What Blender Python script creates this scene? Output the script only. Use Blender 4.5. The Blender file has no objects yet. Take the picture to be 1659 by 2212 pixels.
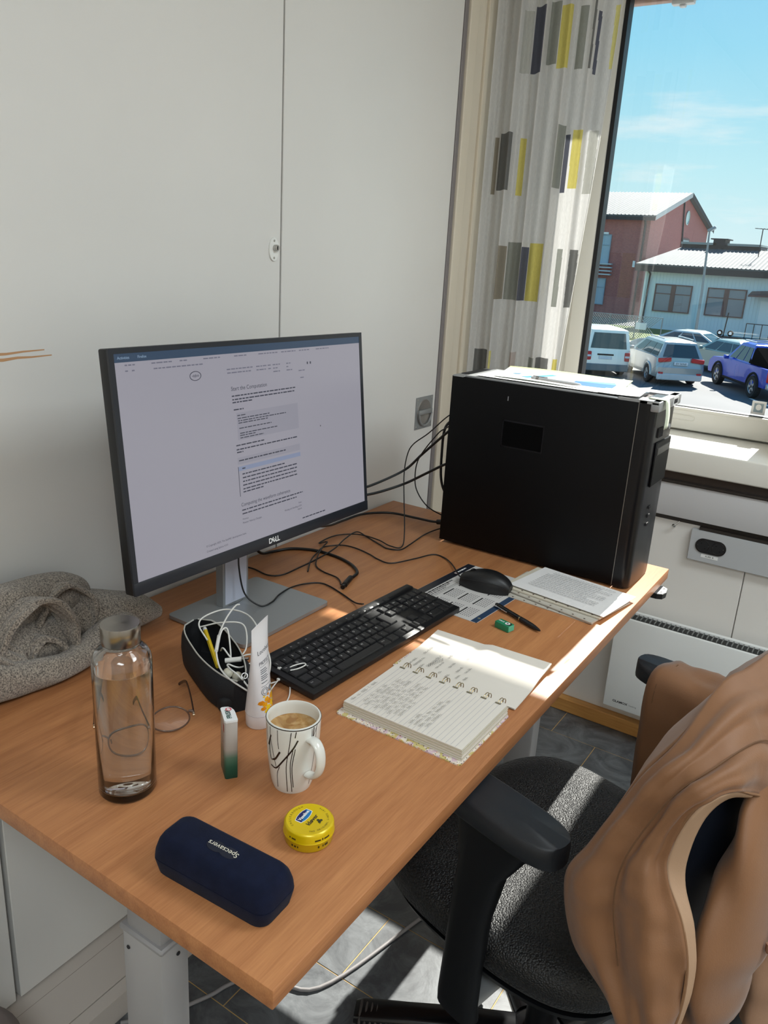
import bpy, bmesh, math, random
from mathutils import Vector, Matrix, Euler, noise
random.seed(7)
scene = bpy.context.scene
COL = scene.collection
PI = math.pi

# ---------------------------------------------------------------- camera
cam_d = bpy.data.cameras.new('camera'); cam = bpy.data.objects.new('camera', cam_d); COL.objects.link(cam)
cam.location = (1.18837, -0.45794, 1.50071)
cam.rotation_euler = (1.2566797, -0.0560925, 0.5870059)
cam_d.sensor_fit = 'VERTICAL'; cam_d.sensor_height = 24.0
cam_d.lens = 1725.35 / 2212 * 24.0
cam_d.clip_start = 0.02; cam_d.clip_end = 500
scene.camera = cam

# ---------------------------------------------------------------- world, sun, exposure
scene.view_settings.view_transform = 'Standard'
scene.view_settings.look = 'None'
scene.view_settings.exposure = 0.0
scene.view_settings.gamma = 1.0
scene.view_settings.use_curve_mapping = False

def lin(c):
    if isinstance(c, str):
        c = c.lstrip('#'); c = [int(c[i:i+2], 16) for i in (0, 2, 4)]
    out = []
    for v in c:
        v /= 255.0
        out.append(v/12.92 if v <= 0.04045 else ((v+0.055)/1.055)**2.4)
    return (out[0], out[1], out[2], 1.0)

world = bpy.data.worlds.new('sky'); scene.world = world; world.use_nodes = True
wn = world.node_tree; wn.nodes.clear()
def wnode(t, **k):
    n = wn.nodes.new(t)
    for a, b in k.items(): setattr(n, a, b)
    return n
w_out = wnode('ShaderNodeOutputWorld'); w_bg = wnode('ShaderNodeBackground')
w_tc = wnode('ShaderNodeTexCoord'); w_sep = wnode('ShaderNodeSeparateXYZ'); w_ramp = wnode('ShaderNodeValToRGB')
w_map = wnode('ShaderNodeMapping'); w_noise = wnode('ShaderNodeTexNoise'); w_cr = wnode('ShaderNodeValToRGB'); w_mix = wnode('ShaderNodeMixRGB')
L = wn.links.new
L(w_tc.outputs['Generated'], w_sep.inputs[0]); L(w_sep.outputs['Z'], w_ramp.inputs[0])
r = w_ramp.color_ramp
r.elements[0].position = 0.0; r.elements[0].color = lin((226, 246, 250))
r.elements[1].position = 1.0; r.elements[1].color = lin((70, 132, 212))
for pos, c in ((0.10, (196, 240, 250)), (0.22, (158, 224, 250)), (0.34, (138, 206, 248))):
    e = r.elements.new(pos); e.color = lin(c)
L(w_tc.outputs['Generated'], w_map.inputs['Vector']); w_map.inputs['Scale'].default_value = (3.0, 3.0, 17.0)
w_map.inputs['Location'].default_value = (0.7, 0.0, 0.25)
L(w_map.outputs[0], w_noise.inputs['Vector']); w_noise.inputs['Scale'].default_value = 1.6; w_noise.inputs['Detail'].default_value = 7; w_noise.inputs['Roughness'].default_value = 0.55
L(w_noise.outputs['Fac'], w_cr.inputs[0]); w_cr.color_ramp.elements[0].position = 0.60; w_cr.color_ramp.elements[1].position = 0.80
w_cr.color_ramp.elements[1].color = (0.75, 0.75, 0.75, 1)
L(w_cr.outputs[0], w_mix.inputs[0]); L(w_ramp.outputs[0], w_mix.inputs[1]); w_mix.inputs[2].default_value = lin((250, 253, 254))
L(w_mix.outputs[0], w_bg.inputs[0]); w_bg.inputs[1].default_value = 1.08
L(w_bg.outputs[0], w_out.inputs[0])

sun_d = bpy.data.lights.new('sun', 'SUN'); sun_d.energy = 17.0; sun_d.angle = math.radians(0.6); sun_d.color = (1.0, 0.955, 0.89)
sun = bpy.data.objects.new('sun', sun_d); COL.objects.link(sun)
sun.location = (0.5, 12, 12); sun.rotation_euler = (math.radians(-49.8), 0, 0)

# ---------------------------------------------------------------- mesh helpers
class MB:
    """collects shapes into ONE mesh object"""
    def __init__(s): s.v = []; s.f = []; s.m = []
    def add(s, vs, fs, mi=0, M=None):
        o = len(s.v)
        s.v += [tuple(M @ Vector(q)) if M else tuple(q) for q in vs]
        s.f += [tuple(i+o for i in f) for f in fs]; s.m += [mi]*len(fs); return s
    def box(s, x0, x1, y0, y1, z0, z1, mi=0, M=None):
        vs = [(x, y, z) for z in (z0, z1) for y in (y0, y1) for x in (x0, x1)]
        return s.add(vs, [(0,2,3,1),(4,5,7,6),(0,1,5,4),(2,6,7,3),(0,4,6,2),(1,3,7,5)], mi, M)
    def bm(s, b, mi=0, M=None):
        b.verts.index_update()
        s.add([v.co[:] for v in b.verts], [[v.index for v in f.verts] for f in b.faces], mi, M); b.free(); return s
    def rbox(s, x0, x1, y0, y1, z0, z1, r=0.003, seg=2, mi=0, M=None, vert_only=False):
        b = bmesh.new(); bmesh.ops.create_cube(b, size=1.0)
        for v in b.verts:
            v.co = Vector(((x0+x1)/2+v.co.x*(x1-x0), (y0+y1)/2+v.co.y*(y1-y0), (z0+z1)/2+v.co.z*(z1-z0)))
        es = [e for e in b.edges if (not vert_only) or abs(e.verts[0].co.z-e.verts[1].co.z) > 1e-6]
        bmesh.ops.bevel(b, geom=es, offset=r, segments=seg, profile=0.5, affect='EDGES', clamp_overlap=True)
        return s.bm(b, mi, M)
    def tube(s, pts, r, n=8, mi=0, closed=False, cap=True, M=None, flat=None):
        P = [Vector(q) for q in pts]; k = len(P); rings = []
        up = None
        for i in range(k):
            a = P[(i-1) % k] if (i > 0 or closed) else P[i]
            b = P[(i+1) % k] if (i < k-1 or closed) else P[i]
            t = (b-a)
            t = t.normalized() if t.length > 1e-9 else Vector((0, 0, 1))
            if up is None:
                up = Vector((0, 0, 1)) if abs(t.z) < 0.9 else Vector((1, 0, 0))
            u = t.cross(up)
            if u.length < 1e-6: u = t.cross(Vector((0.3, 1, 0.2)))
            u.normalize(); w = u.cross(t).normalized(); up = w
            rr = r[i] if isinstance(r, (list, tuple)) else r
            f1, f2 = (1, 1) if flat is None else flat
            rings.append([P[i] + u*rr*f1*math.cos(2*PI*j/n) + w*rr*f2*math.sin(2*PI*j/n) for j in range(n)])
        vs = [q for R in rings for q in R]; fs = []
        m = k if closed else k-1
        for i in range(m):
            for j in range(n):
                a = i*n+j; b = i*n+(j+1) % n; c = ((i+1) % k)*n+(j+1) % n; d = ((i+1) % k)*n+j
                fs.append((a, b, c, d))
        if cap and not closed:
            fs.append(tuple(range(n-1, -1, -1))); fs.append(tuple((k-1)*n+j for j in range(n)))
        return s.add(vs, fs, mi, M)
    def lathe(s, prof, n=40, mi=0, M=None, sx=1, sy=1):
        vs = []; fs = []; idx = []
        for r, z in prof:
            if r < 1e-7: idx.append([len(vs)]); vs.append((0, 0, z))
            else:
                idx.append(list(range(len(vs), len(vs)+n)))
                vs += [(sx*r*math.cos(2*PI*j/n), sy*r*math.sin(2*PI*j/n), z) for j in range(n)]
        for a, b in zip(idx, idx[1:]):
            for j in range(n):
                j2 = (j+1) % n
                if len(a) == 1 and len(b) == 1: continue
                if len(a) == 1: fs.append((a[0], b[j2], b[j]))
                elif len(b) == 1: fs.append((a[j], a[j2], b[0]))
                else: fs.append((a[j], a[j2], b[j2], b[j]))
        return s.add(vs, fs, mi, M)
    def prism(s, pts, z0, z1, mi=0, M=None):
        n = len(pts); vs = [(x, y, z0) for x, y in pts]+[(x, y, z1) for x, y in pts]
        fs = [tuple(range(n-1, -1, -1)), tuple(range(n, 2*n))]+[(i, (i+1) % n, n+(i+1) % n, n+i) for i in range(n)]
        return s.add(vs, fs, mi, M)
    def loft(s, rings, cap=True, mi=0, M=None):
        n = len(rings[0]); vs = [q for R in rings for q in R]; fs = []
        for i in range(len(rings)-1):
            for j in range(n):
                fs.append((i*n+j, i*n+(j+1) % n, (i+1)*n+(j+1) % n, (i+1)*n+j))
        if cap: fs.append(tuple(range(n-1, -1, -1))); fs.append(tuple((len(rings)-1)*n+j for j in range(n)))
        return s.add(vs, fs, mi, M)
    def grid(s, rows, mi=0, M=None, mfun=None):
        a = len(rows); b = len(rows[0]); o = len(s.v)
        s.v += [tuple(M @ Vector(q)) if M else tuple(q) for R in rows for q in R]
        for i in range(a-1):
            for j in range(b-1):
                s.f.append((o+i*b+j, o+i*b+j+1, o+(i+1)*b+j+1, o+(i+1)*b+j)); s.m.append(mfun(i, j) if mfun else mi)
        return s
    def ribbon(s, pts, w, z=None, mi=0, M=None):
        """flat stroke in the xy plane"""
        vs = []; k = len(pts)
        for i in range(k):
            a = pts[max(i-1, 0)]; b = pts[min(i+1, k-1)]
            dx, dy = b[0]-a[0], b[1]-a[1]; l = math.hypot(dx, dy) or 1
            nx, ny = -dy/l*w/2, dx/l*w/2; zz = pts[i][2] if len(pts[i]) > 2 else (z or 0)
            vs += [(pts[i][0]-nx, pts[i][1]-ny, zz), (pts[i][0]+nx, pts[i][1]+ny, zz)]
        return s.add(vs, [(2*i, 2*i+2, 2*i+3, 2*i+1) for i in range(k-1)], mi, M)
    def mesh(s, name):
        me = bpy.data.meshes.new(name); me.from_pydata(s.v, [], s.f); return me
    def build(s, name, mats, parent=None, smooth=None, loc=None, rot=None, fix=True):
        me = s.mesh(name)
        if not isinstance(mats, (list, tuple)): mats = [mats]
        for m in mats: me.materials.append(m)
        if len(mats) > 1: me.polygons.foreach_set('material_index', s.m)
        if fix:
            b = bmesh.new(); b.from_mesh(me); bmesh.ops.recalc_face_normals(b, faces=b.faces); b.to_mesh(me); b.free()
        if smooth is not None:
            me.polygons.foreach_set('use_smooth', [True]*len(me.polygons))
            me.set_sharp_from_angle(angle=math.radians(smooth))
        me.update()
        o = bpy.data.objects.new(name, me); COL.objects.link(o)
        if parent: o.parent = parent
        if loc: o.location = loc
        if rot: o.rotation_euler = rot
        return o

def cr(pts, k=6, closed=False):
    """Catmull-Rom through points"""
    P = [Vector(q) for q in pts]; n = len(P); out = []
    rng = range(n if closed else n-1)
    for i in rng:
        p0 = P[(i-1) % n] if (closed or i > 0) else P[0]*2-P[1]
        p1 = P[i]; p2 = P[(i+1) % n]
        p3 = P[(i+2) % n] if (closed or i+2 < n) else P[n-1]*2-P[n-2]
        for j in range(k):
            t = j/k
            out.append(0.5*((2*p1)+(p2-p0)*t+(2*p0-5*p1+4*p2-p3)*t*t+(3*p1-p0-3*p2+p3)*t**3))
    if not closed: out.append(P[-1])
    return out

def tag(o, label=None, cat=None, group=None, kind=None):
    if label: o['label'] = label
    if cat: o['category'] = cat
    if group: o['group'] = group
    if kind: o['kind'] = kind
    return o
def thing(name, label, cat, loc=(0, 0, 0), rotz=0.0, group=None, rot=None):
    o = bpy.data.objects.new(name, None); COL.objects.link(o); o.empty_display_size = 0.05
    o.location = loc; o.rotation_euler = rot if rot else (0, 0, rotz)
    return tag(o, label, cat, group)
def struct(o): o['kind'] = 'structure'; return o
def share(name, src, parent=None, loc=(0, 0, 0), rot=(0, 0, 0)):
    o = bpy.data.objects.new(name, src.data); COL.objects.link(o); o.parent = parent; o.location = loc; o.rotation_euler = rot; return o
def copy_tree(o, parent=None):
    c = o.copy(); COL.objects.link(c); c.parent = parent
    for ch in list(o.children): copy_tree(ch, c)
    return c
TX = Matrix.Translation
def RX(a): return Matrix.Rotation(a, 4, 'X')
def RY(a): return Matrix.Rotation(a, 4, 'Y')
def RZ(a): return Matrix.Rotation(a, 4, 'Z')
def frame(o, x, y):
    """matrix with origin o, x axis, y axis (z = x cross y)"""
    o, x, y = Vector(o), Vector(x).normalized(), Vector(y).normalized(); z = x.cross(y).normalized(); y = z.cross(x)
    return Matrix(((x.x, y.x, z.x, o.x), (x.y, y.y, z.y, o.y), (x.z, y.z, z.z, o.z), (0, 0, 0, 1)))

TEXTQ = []
def text(s, size, m, name, parent, M, align='CENTER', shear=0.0, extrude=0.0, sx=1.0, bold=0.0):
    cu = bpy.data.curves.new(name, 'FONT'); cu.body = s; cu.size = size; cu.align_x = align; cu.align_y = 'CENTER'; cu.shear = shear
    cu.extrude = extrude; cu.resolution_u = 3; cu.offset = bold
    o = bpy.data.objects.new(name+'_curve', cu); COL.objects.link(o)
    TEXTQ.append((o, m, name, parent, M @ Matrix.Diagonal((sx, 1, 1, 1))))
def flush_text():
    bpy.context.view_layer.update(); dg = bpy.context.evaluated_depsgraph_get()
    for o, m, name, parent, M in TEXTQ:
        me = bpy.data.meshes.new_from_object(o.evaluated_get(dg)); me.name = name
        me.transform(M); me.materials.clear(); me.materials.append(m)
        n = bpy.data.objects.new(name, me); COL.objects.link(n); n.parent = parent
    for o, *_ in TEXTQ:
        cu = o.data; bpy.data.objects.remove(o); bpy.data.curves.remove(cu)
    TEXTQ.clear()

# ---------------------------------------------------------------- materials
def new_mat(name):
    m = bpy.data.materials.new(name); m.use_nodes = True
    return m, m.node_tree, m.node_tree.nodes['Principled BSDF']
def P(b, **k):
    for a, v in k.items():
        a = a.replace('_', ' ')
        if a in b.inputs: b.inputs[a].default_value = v
def plain(name, c, rough=0.5, metal=0.0, spec=0.5, bump=0.0, bscale=200.0, var=0.0, vscale=8.0, **k):
    """principled with optional fine bump and low-contrast colour variation"""
    m, t, b = new_mat(name); col = lin(c) if not (isinstance(c, tuple) and len(c) == 4) else c
    P(b, Base_Color=col, Roughness=rough, Metallic=metal, Specular_IOR_Level=spec, **k)
    if bump or var:
        tc = t.nodes.new('ShaderNodeTexCoord')
    if bump:
        n = t.nodes.new('ShaderNodeTexNoise'); n.inputs['Scale'].default_value = bscale; n.inputs['Detail'].default_value = 3
        bp = t.nodes.new('ShaderNodeBump'); bp.inputs['Strength'].default_value = bump; bp.inputs['Distance'].default_value = 0.002
        t.links.new(tc.outputs['Object'], n.inputs['Vector']); t.links.new(n.outputs['Fac'], bp.inputs['Height']); t.links.new(bp.outputs[0], b.inputs['Normal'])
    if var:
        n = t.nodes.new('ShaderNodeTexNoise'); n.inputs['Scale'].default_value = vscale; n.inputs['Detail'].default_value = 5
        mx = t.nodes.new('ShaderNodeMixRGB'); mx.blend_type = 'MULTIPLY'; mx.inputs[1].default_value = col
        rp = t.nodes.new('ShaderNodeValToRGB'); rp.color_ramp.elements[0].color = (1-var,)*3+(1,); rp.color_ramp.elements[1].color = (1+var*0.3,)*3+(1,)
        rp.color_ramp.elements[0].position = 0.3; rp.color_ramp.elements[1].position = 0.7
        t.links.new(tc.outputs['Object'], n.inputs['Vector']); t.links.new(n.outputs['Fac'], rp.inputs[0]); mx.inputs[0].default_value = 1
        t.links.new(rp.outputs[0], mx.inputs[2]); t.links.new(mx.outputs[0], b.inputs['Base Color'])
    return m
def wood(name, c1, c2, axis='y', rough=0.38, scale=1.0):
    m, t, b = new_mat(name); nd = t.nodes.new
    tc = nd('ShaderNodeTexCoord'); mp = nd('ShaderNodeMapping'); t.links.new(tc.outputs['Object'], mp.inputs['Vector'])
    sc = {'y': (60, 1.6, 60), 'x': (1.6, 60, 60)}[axis]
    mp.inputs['Scale'].default_value = tuple(v*scale for v in sc)
    n1 = nd('ShaderNodeTexNoise'); n1.inputs['Scale'].default_value = 1.0; n1.inputs['Detail'].default_value = 6; n1.inputs['Distortion'].default_value = 0.4
    t.links.new(mp.outputs[0], n1.inputs['Vector'])
    mp2 = nd('ShaderNodeMapping'); mp2.inputs['Scale'].default_value = tuple(v*scale for v in {'y': (420, 22, 300), 'x': (22, 420, 300)}[axis])
    t.links.new(tc.outputs['Object'], mp2.inputs['Vector'])
    n2 = nd('ShaderNodeTexNoise'); n2.inputs['Scale'].default_value = 1.0; n2.inputs['Detail'].default_value = 2; t.links.new(mp2.outputs[0], n2.inputs['Vector'])
    mp3 = nd('ShaderNodeMapping'); mp3.inputs['Scale'].default_value = {'y': (6, .5, 6), 'x': (.5, 6, 6)}[axis]; t.links.new(tc.outputs['Object'], mp3.inputs['Vector'])
    n3 = nd('ShaderNodeTexNoise'); n3.inputs['Scale'].default_value = 1.0; t.links.new(mp3.outputs[0], n3.inputs['Vector'])
    a1 = nd('ShaderNodeMath'); a1.operation = 'MULTIPLY_ADD'; a1.inputs[1].default_value = 0.5; t.links.new(n1.outputs['Fac'], a1.inputs[0])
    a2 = nd('ShaderNodeMath'); a2.operation = 'MULTIPLY'; a2.inputs[1].default_value = 0.28; t.links.new(n2.outputs['Fac'], a2.inputs[0]); t.links.new(a2.outputs[0], a1.inputs[2])
    a3 = nd('ShaderNodeMath'); a3.operation = 'MULTIPLY_ADD'; a3.inputs[1].default_value = 0.3; t.links.new(n3.outputs['Fac'], a3.inputs[0]); t.links.new(a1.outputs[0], a3.inputs[2])
    rp = nd('ShaderNodeValToRGB'); rp.color_ramp.elements[0].position = 0.36; rp.color_ramp.elements[1].position = 0.72
    rp.color_ramp.elements[0].color = lin(c1); rp.color_ramp.elements[1].color = lin(c2)
    t.links.new(a3.outputs[0], rp.inputs[0]); t.links.new(rp.outputs[0], b.inputs['Base Color'])
    bp = nd('ShaderNodeBump'); bp.inputs['Strength'].default_value = 0.10; bp.inputs['Distance'].default_value = 0.001
    t.links.new(n2.outputs['Fac'], bp.inputs['Height']); t.links.new(bp.outputs[0], b.inputs['Normal'])
    P(b, Roughness=rough, Specular_IOR_Level=0.4)
    return m
def glassy(name, tint=(1, 1, 1, 1), refl=0.9):
    """thin pane: transparent with fresnel reflection"""
    m = bpy.data.materials.new(name); m.use_nodes = True; t = m.node_tree; t.nodes.clear()
    o = t.nodes.new('ShaderNodeOutputMaterial'); tr = t.nodes.new('ShaderNodeBsdfTransparent'); gl = t.nodes.new('ShaderNodeBsdfGlossy')
    mx = t.nodes.new('ShaderNodeMixShader'); fr = t.nodes.new('ShaderNodeFresnel'); fr.inputs['IOR'].default_value = 1.5
    mu = t.nodes.new('ShaderNodeMath'); mu.operation = 'MULTIPLY'; mu.inputs[1].default_value = refl
    tr.inputs[0].default_value = tint; gl.inputs['Roughness'].default_value = 0.0
    t.links.new(fr.outputs[0], mu.inputs[0]); t.links.new(mu.outputs[0], mx.inputs[0]); t.links.new(tr.outputs[0], mx.inputs[1]); t.links.new(gl.outputs[0], mx.inputs[2]); t.links.new(mx.outputs[0], o.inputs[0])
    return m
def emit(name, c, s=1.0):
    m, t, b = new_mat(name); P(b, Base_Color=lin(c), Emission_Color=lin(c), Emission_Strength=s, Roughness=0.4); return m

M = {}
M['door'] = plain('door_laminate', (226, 224, 220), 0.42, var=0.03, vscale=2.5, bump=0.02, bscale=300)
M['door_edge'] = plain('door_gap', (70, 66, 62), 0.7)
M['seal_grey'] = plain('grey_seal', (128, 122, 122), 0.6)
M['cream'] = plain('cream_paint', (224, 214, 196), 0.5, var=0.03, vscale=3)
M['wall'] = plain('wall_paint', (232, 228, 222), 0.7, bump=0.05, bscale=400)
M['panel'] = plain('wall_panel', (236, 232, 226), 0.55, var=0.04, vscale=2.0)
M['ceiling'] = plain('ceiling_paint', (240, 239, 236), 0.8)
M['grey_panel'] = plain('grey_trunking', (206, 205, 206), 0.45)
M['dark_gap'] = plain('dark_rail', (48, 42, 38), 0.35)
M['frame_white'] = plain('window_paint', (232, 229, 220), 0.4)
M['gasket'] = plain('black_gasket', (24, 24, 28), 0.45)
M['pane'] = glassy('window_glass', (0.97, 0.985, 0.98, 1), 1.35)
M['plinth'] = plain('plinth_laminate', (206, 197, 188), 0.5, var=0.04, vscale=6)
M['base_wood'] = wood('baseboard_wood', (176, 118, 58), (214, 160, 92), 'x', 0.4)
M['desk'] = wood('beech_laminate', (156, 99, 61), (196, 136, 88), 'y', 0.42)
M['desk_edge'] = wood('beech_edge_band', (150, 92, 58), (178, 116, 78), 'y', 0.4)
M['leg_grey'] = plain('leg_powdercoat', (176, 174, 174), 0.4, metal=0.3, bump=0.03, bscale=600)
M['white_plastic'] = plain('white_plastic', (236, 236, 232), 0.35)
M['black_plastic'] = plain('black_plastic', (18, 18, 20), 0.42, bump=0.04, bscale=900)
M['black_gloss'] = plain('black_gloss', (12, 12, 13), 0.15)
M['chrome'] = plain('chrome', (200, 200, 200), 0.12, metal=1.0)
M['steel'] = plain('brushed_steel', (190, 188, 184), 0.28, metal=1.0)
M['alu'] = plain('silver_paint', (160, 163, 165), 0.38, metal=0.55)
M['ink'] = plain('black_ink', (28, 28, 30), 0.6)
M['white'] = plain('white_ink', (240, 240, 238), 0.5)
M['paper'] = plain('paper', (238, 236, 230), 0.75)
# ================================================================= THE SETTING
ROOM_X, ROOM_Y0, WALL_Y, CEIL = 3.4, -2.6, 2.03, 2.65
# floor: gold-coloured joints with slate tiles laid in running bond
def slate():
    m, t, b = new_mat('slate_vinyl'); nd = t.nodes.new
    tc = nd('ShaderNodeTexCoord'); geo = nd('ShaderNodeNewGeometry')
    n = nd('ShaderNodeTexNoise'); n.inputs['Scale'].default_value = 9; n.inputs['Detail'].default_value = 10; n.inputs['Roughness'].default_value = 0.7; n.inputs['Distortion'].default_value = 1.2
    t.links.new(geo.outputs['Position'], n.inputs['Vector'])
    rp = nd('ShaderNodeValToRGB'); e = rp.color_ramp.elements
    e[0].position = 0.38; e[0].color = lin((66, 69, 73)); e[1].position = 0.72; e[1].color = lin((122, 126, 129))
    t.links.new(n.outputs['Fac'], rp.inputs[0]); t.links.new(rp.outputs[0], b.inputs['Base Color'])
    bp = nd('ShaderNodeBump'); bp.inputs['Strength'].default_value = 0.25; bp.inputs['Distance'].default_value = 0.002
    t.links.new(n.outputs['Fac'], bp.inputs['Height']); t.links.new(bp.outputs[0], b.inputs['Normal'])
    P(b, Roughness=0.40, Specular_IOR_Level=0.8); return m
M['slate'] = slate()
M['joint'] = plain('gold_joint', (206, 168, 104), 0.6)
fl = MB().box(-0.4, ROOM_X+0.1, ROOM_Y0-0.1, WALL_Y+0.5, -0.1, -0.0012).build('floor', M['joint']); struct(fl)
TW, TD, G = 0.304, 0.1995, 0.0022
proto = MB().rbox(G/2, TW-G/2, G/2, TD-G/2, -0.004, 0.0, 0.0006, 1).build('tile', M['slate'], fl)
first = True; TILE0 = proto
for k in range(-12, 7):
    y0 = 0.6505+k*TD
    if y0 < -1.4: continue
    off = 0.436 if k % 2 == 0 else 0.588
    j0 = int(math.floor((0.0-off)/TW))
    for j in range(j0, 11):
        x0 = off+j*TW
        if x0 > 2.6: continue
        if first: proto.location = (x0, y0, 0); first = False
        else: share('tile', proto, fl, (x0, y0, 0))

# left wall: wall behind a run of tall built-in cupboard doors
wl = MB().box(-0.25, -0.045, ROOM_Y0, 2.5, 0, CEIL).build('wall_left', M['wall']); struct(wl)
def door(n, y0, y1, z0=0.062, z1=2.62):
    o = MB().rbox(-0.034, -0.010, y0, y1, z0, z1, 0.0015, 1).build('door_%d' % n, M['door']); struct(o); return o
d_near = door(1, -0.62, 0.183)
d_mid = door(2, 0.193, 0.9375)
d_far = door(3, 0.9425, 1.668)
door(4, -1.43, -0.626); door(5, -2.3, -1.436)
# lock of the middle door: oval plate with cylinder and key slot
pl = MB().prism([(0.0155*math.cos(a)*1.0, 0.024*math.sin(a)) for a in [2*PI*i/28 for i in range(28)]], 0, 0.003, M=frame((-0.010, 0.914, 1.494), (0, 1, 0), (0, 0, 1))).build('lock_plate', M['white_plastic'], d_mid, 40)
MB().lathe([(0.0, 0.009), (0.0062, 0.009), (0.0068, 0.0082), (0.0068, 0.0)], 24, M=frame((-0.008, 0.916, 1.497), (0, 1, 0), (0, 0, 1))).build('lock_cylinder', M['steel'], d_mid, 40)
MB().box(-0.0012, 0.0012, -0.004, 0.004, 0.0088, 0.0096, M=frame((-0.008, 0.916, 1.497), (0, 1, 0), (0, 0, 1))).build('key_slot', M['ink'], d_mid)
for dz in (-0.0175, 0.0175):
    MB().lathe([(0, 0.0042), (0.002, 0.004), (0.0026, 0.003)], 12, M=frame((-0.010, 0.914, 1.494+dz), (0, 1, 0), (0, 0, 1))).build('lock_screw', M['steel'], d_mid)
# scraped lines in the laminate of the middle door
sc = plain('bare_board', (196, 150, 108), 0.8)
for pts in ([(0.196, 1.3155), (0.262, 1.3150), (0.281, 1.3146), (0.31, 1.3164), (0.349, 1.3172)], [(0.196, 1.3085), (0.275, 1.3055), (0.30, 1.3075), (0.325, 1.3068), (0.362, 1.3076)]):
    lo = []; hi = []
    for i, (y, z) in enumerate(pts):
        w = 0.0026*(1-i/len(pts))+0.0004; lo.append((-0.0098, y, z-w)); hi.append((-0.0098, y, z+w))
    MB().grid([lo, hi]).build('scrape_mark', sc, d_mid)
# flush ring pull of the far door
F = frame((-0.010, 1.604, 1.0505), (0, 1, 0), (0, 0, 1))
MB().rbox(-0.0485, 0.0485, -0.0485, 0.0485, 0, 0.0022, 0.0009, 1, M=F).build('pull_plate', M['alu'], d_far)
MB().lathe([(0, 0.0026), (0.036, 0.0026), (0.038, 0.0036), (0.040, 0.0026), (0.040, 0.001)], 40, M=F).build('pull_cup', plain('pull_cup', (150, 146, 142), 0.35, metal=0.6), d_far, 40)
MB().rbox(-0.038, 0.038, -0.004, 0.010, 0.002, 0.010, 0.002, 2, M=F).build('pull_bar', M['alu'], d_far, 40)
ring = [(0.036*math.cos(a), 0.036*math.sin(a)-0.002, 0.008) for a in [PI+PI*i/22 for i in range(23)]]
MB().tube(ring, 0.003, 8, M=F).build('pull_ring', M['alu'], d_far, 40)
for sx in (-1, 1):
    for sy in (-1, 1):
        MB().lathe([(0, 0.0034), (0.0022, 0.003), (0.003, 0.002)], 12, M=F @ TX((sx*0.041, sy*0.041, 0))).build('screw', M['steel'], d_far)
# seals and gaps between the doors
struct(MB().box(-0.045, -0.036, 0.03, 1.70, 0.05, 2.63).build('trim_1', M['door_edge']))
struct(MB().rbox(-0.036, -0.007, 1.670, 1.688, 0.0, CEIL, 0.002, 1).build('trim_2', M['seal_grey']))
# plinth box under the doors with its groove lines
pb = MB().box(-0.04, 0.109, ROOM_Y0, 1.66, 0.0, 0.058).box(0.1115, 0.139, ROOM_Y0, 1.66, 0.0, 0.058).box(0.105, 0.113, ROOM_Y0, 1.66, 0.0, 0.053).build('baseboard_left', M['plinth']); struct(pb)
MB().box(0.0195, 0.0202, ROOM_Y0, 1.66, 0.0575, 0.0583).build('groove', plain('groove', (150, 138, 128), 0.7), pb)
# corner posts between the cupboards and the window wall
struct(MB().rbox(-0.05, 0.000, 1.690, 1.735, 0, CEIL, 0.003, 2).build('trim_3', M['cream']))
struct(MB().rbox(-0.06, -0.012, 1.735, 1.80, 0, CEIL, 0.003, 2).build('trim_4', M['cream']))
struct(MB().rbox(-0.07, -0.004, 1.80, 2.06, 0, CEIL, 0.003, 2).build('trim_5', plain('corner_paint', (216, 205, 186), 0.5)))

# far (window) wall built around two window openings; the glass stands 0.3 m further out
WX = ((0.10, 0.95), (1.55, 3.05))
wb = MB()
wb.box(-0.25, ROOM_X+0.1, WALL_Y, 2.5, 0, 0.916)
wb.box(-0.25, ROOM_X+0.1, WALL_Y, 2.5, 2.45, CEIL)
wb.box(-0.25, WX[0][0], WALL_Y, 2.5, 0.916, 2.45); wb.box(WX[0][1], WX[1][0], WALL_Y, 2.5, 0.916, 2.45); wb.box(WX[1][1], ROOM_X+0.1, WALL_Y, 2.5, 0.916, 2.45)
wf = wb.build('wall_far', M['wall']); struct(wf)
# wall panels below the sill, separated by a fine seam
for x0, x1 in ((-0.01, 0.8985), (0.9015, 1.8), (1.803, 2.7)):
    MB().rbox(x0, x1, 2.018, 2.031, 0.05, 0.764, 0.001, 1).build('wall_panel', M['panel'], wf)
# horizontal cable trunking with dark channel above and below
tr = MB().rbox(-0.01, 3.3, 1.998, 2.031, 0.7795, 0.884, 0.003, 2).build('trim_6', M['grey_panel'], smooth=40); struct(tr)
struct(MB().box(-0.01, 3.3, 2.016, 2.031, 0.7635, 0.780).build('trim_7', M['dark_gap']))
rail = MB().box(-0.01, 3.3, 2.012, 2.031, 0.884, 0.917).rbox(-0.01, 3.3, 1.992, 2.016, 0.884, 0.8915, 0.003, 2).build('trim_8', M['dark_gap'], smooth=40); struct(rail)
struct(MB().rbox(0.0, 3.3, 1.988, 2.031, 0.0, 0.050, 0.003, 1).build('baseboard_far', M['base_wood']))
struct(MB().box(ROOM_X, ROOM_X+0.1, ROOM_Y0, 2.1, 0, CEIL).build('wall_right', M['wall']))
struct(MB().box(-0.25, ROOM_X+0.1, ROOM_Y0-0.1, ROOM_Y0, 0, CEIL).build('wall_near', M['wall']))
struct(MB().box(-0.25, ROOM_X+0.1, ROOM_Y0-0.1, 2.5, CEIL, CEIL+0.1).build('ceiling', M['ceiling']))

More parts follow.
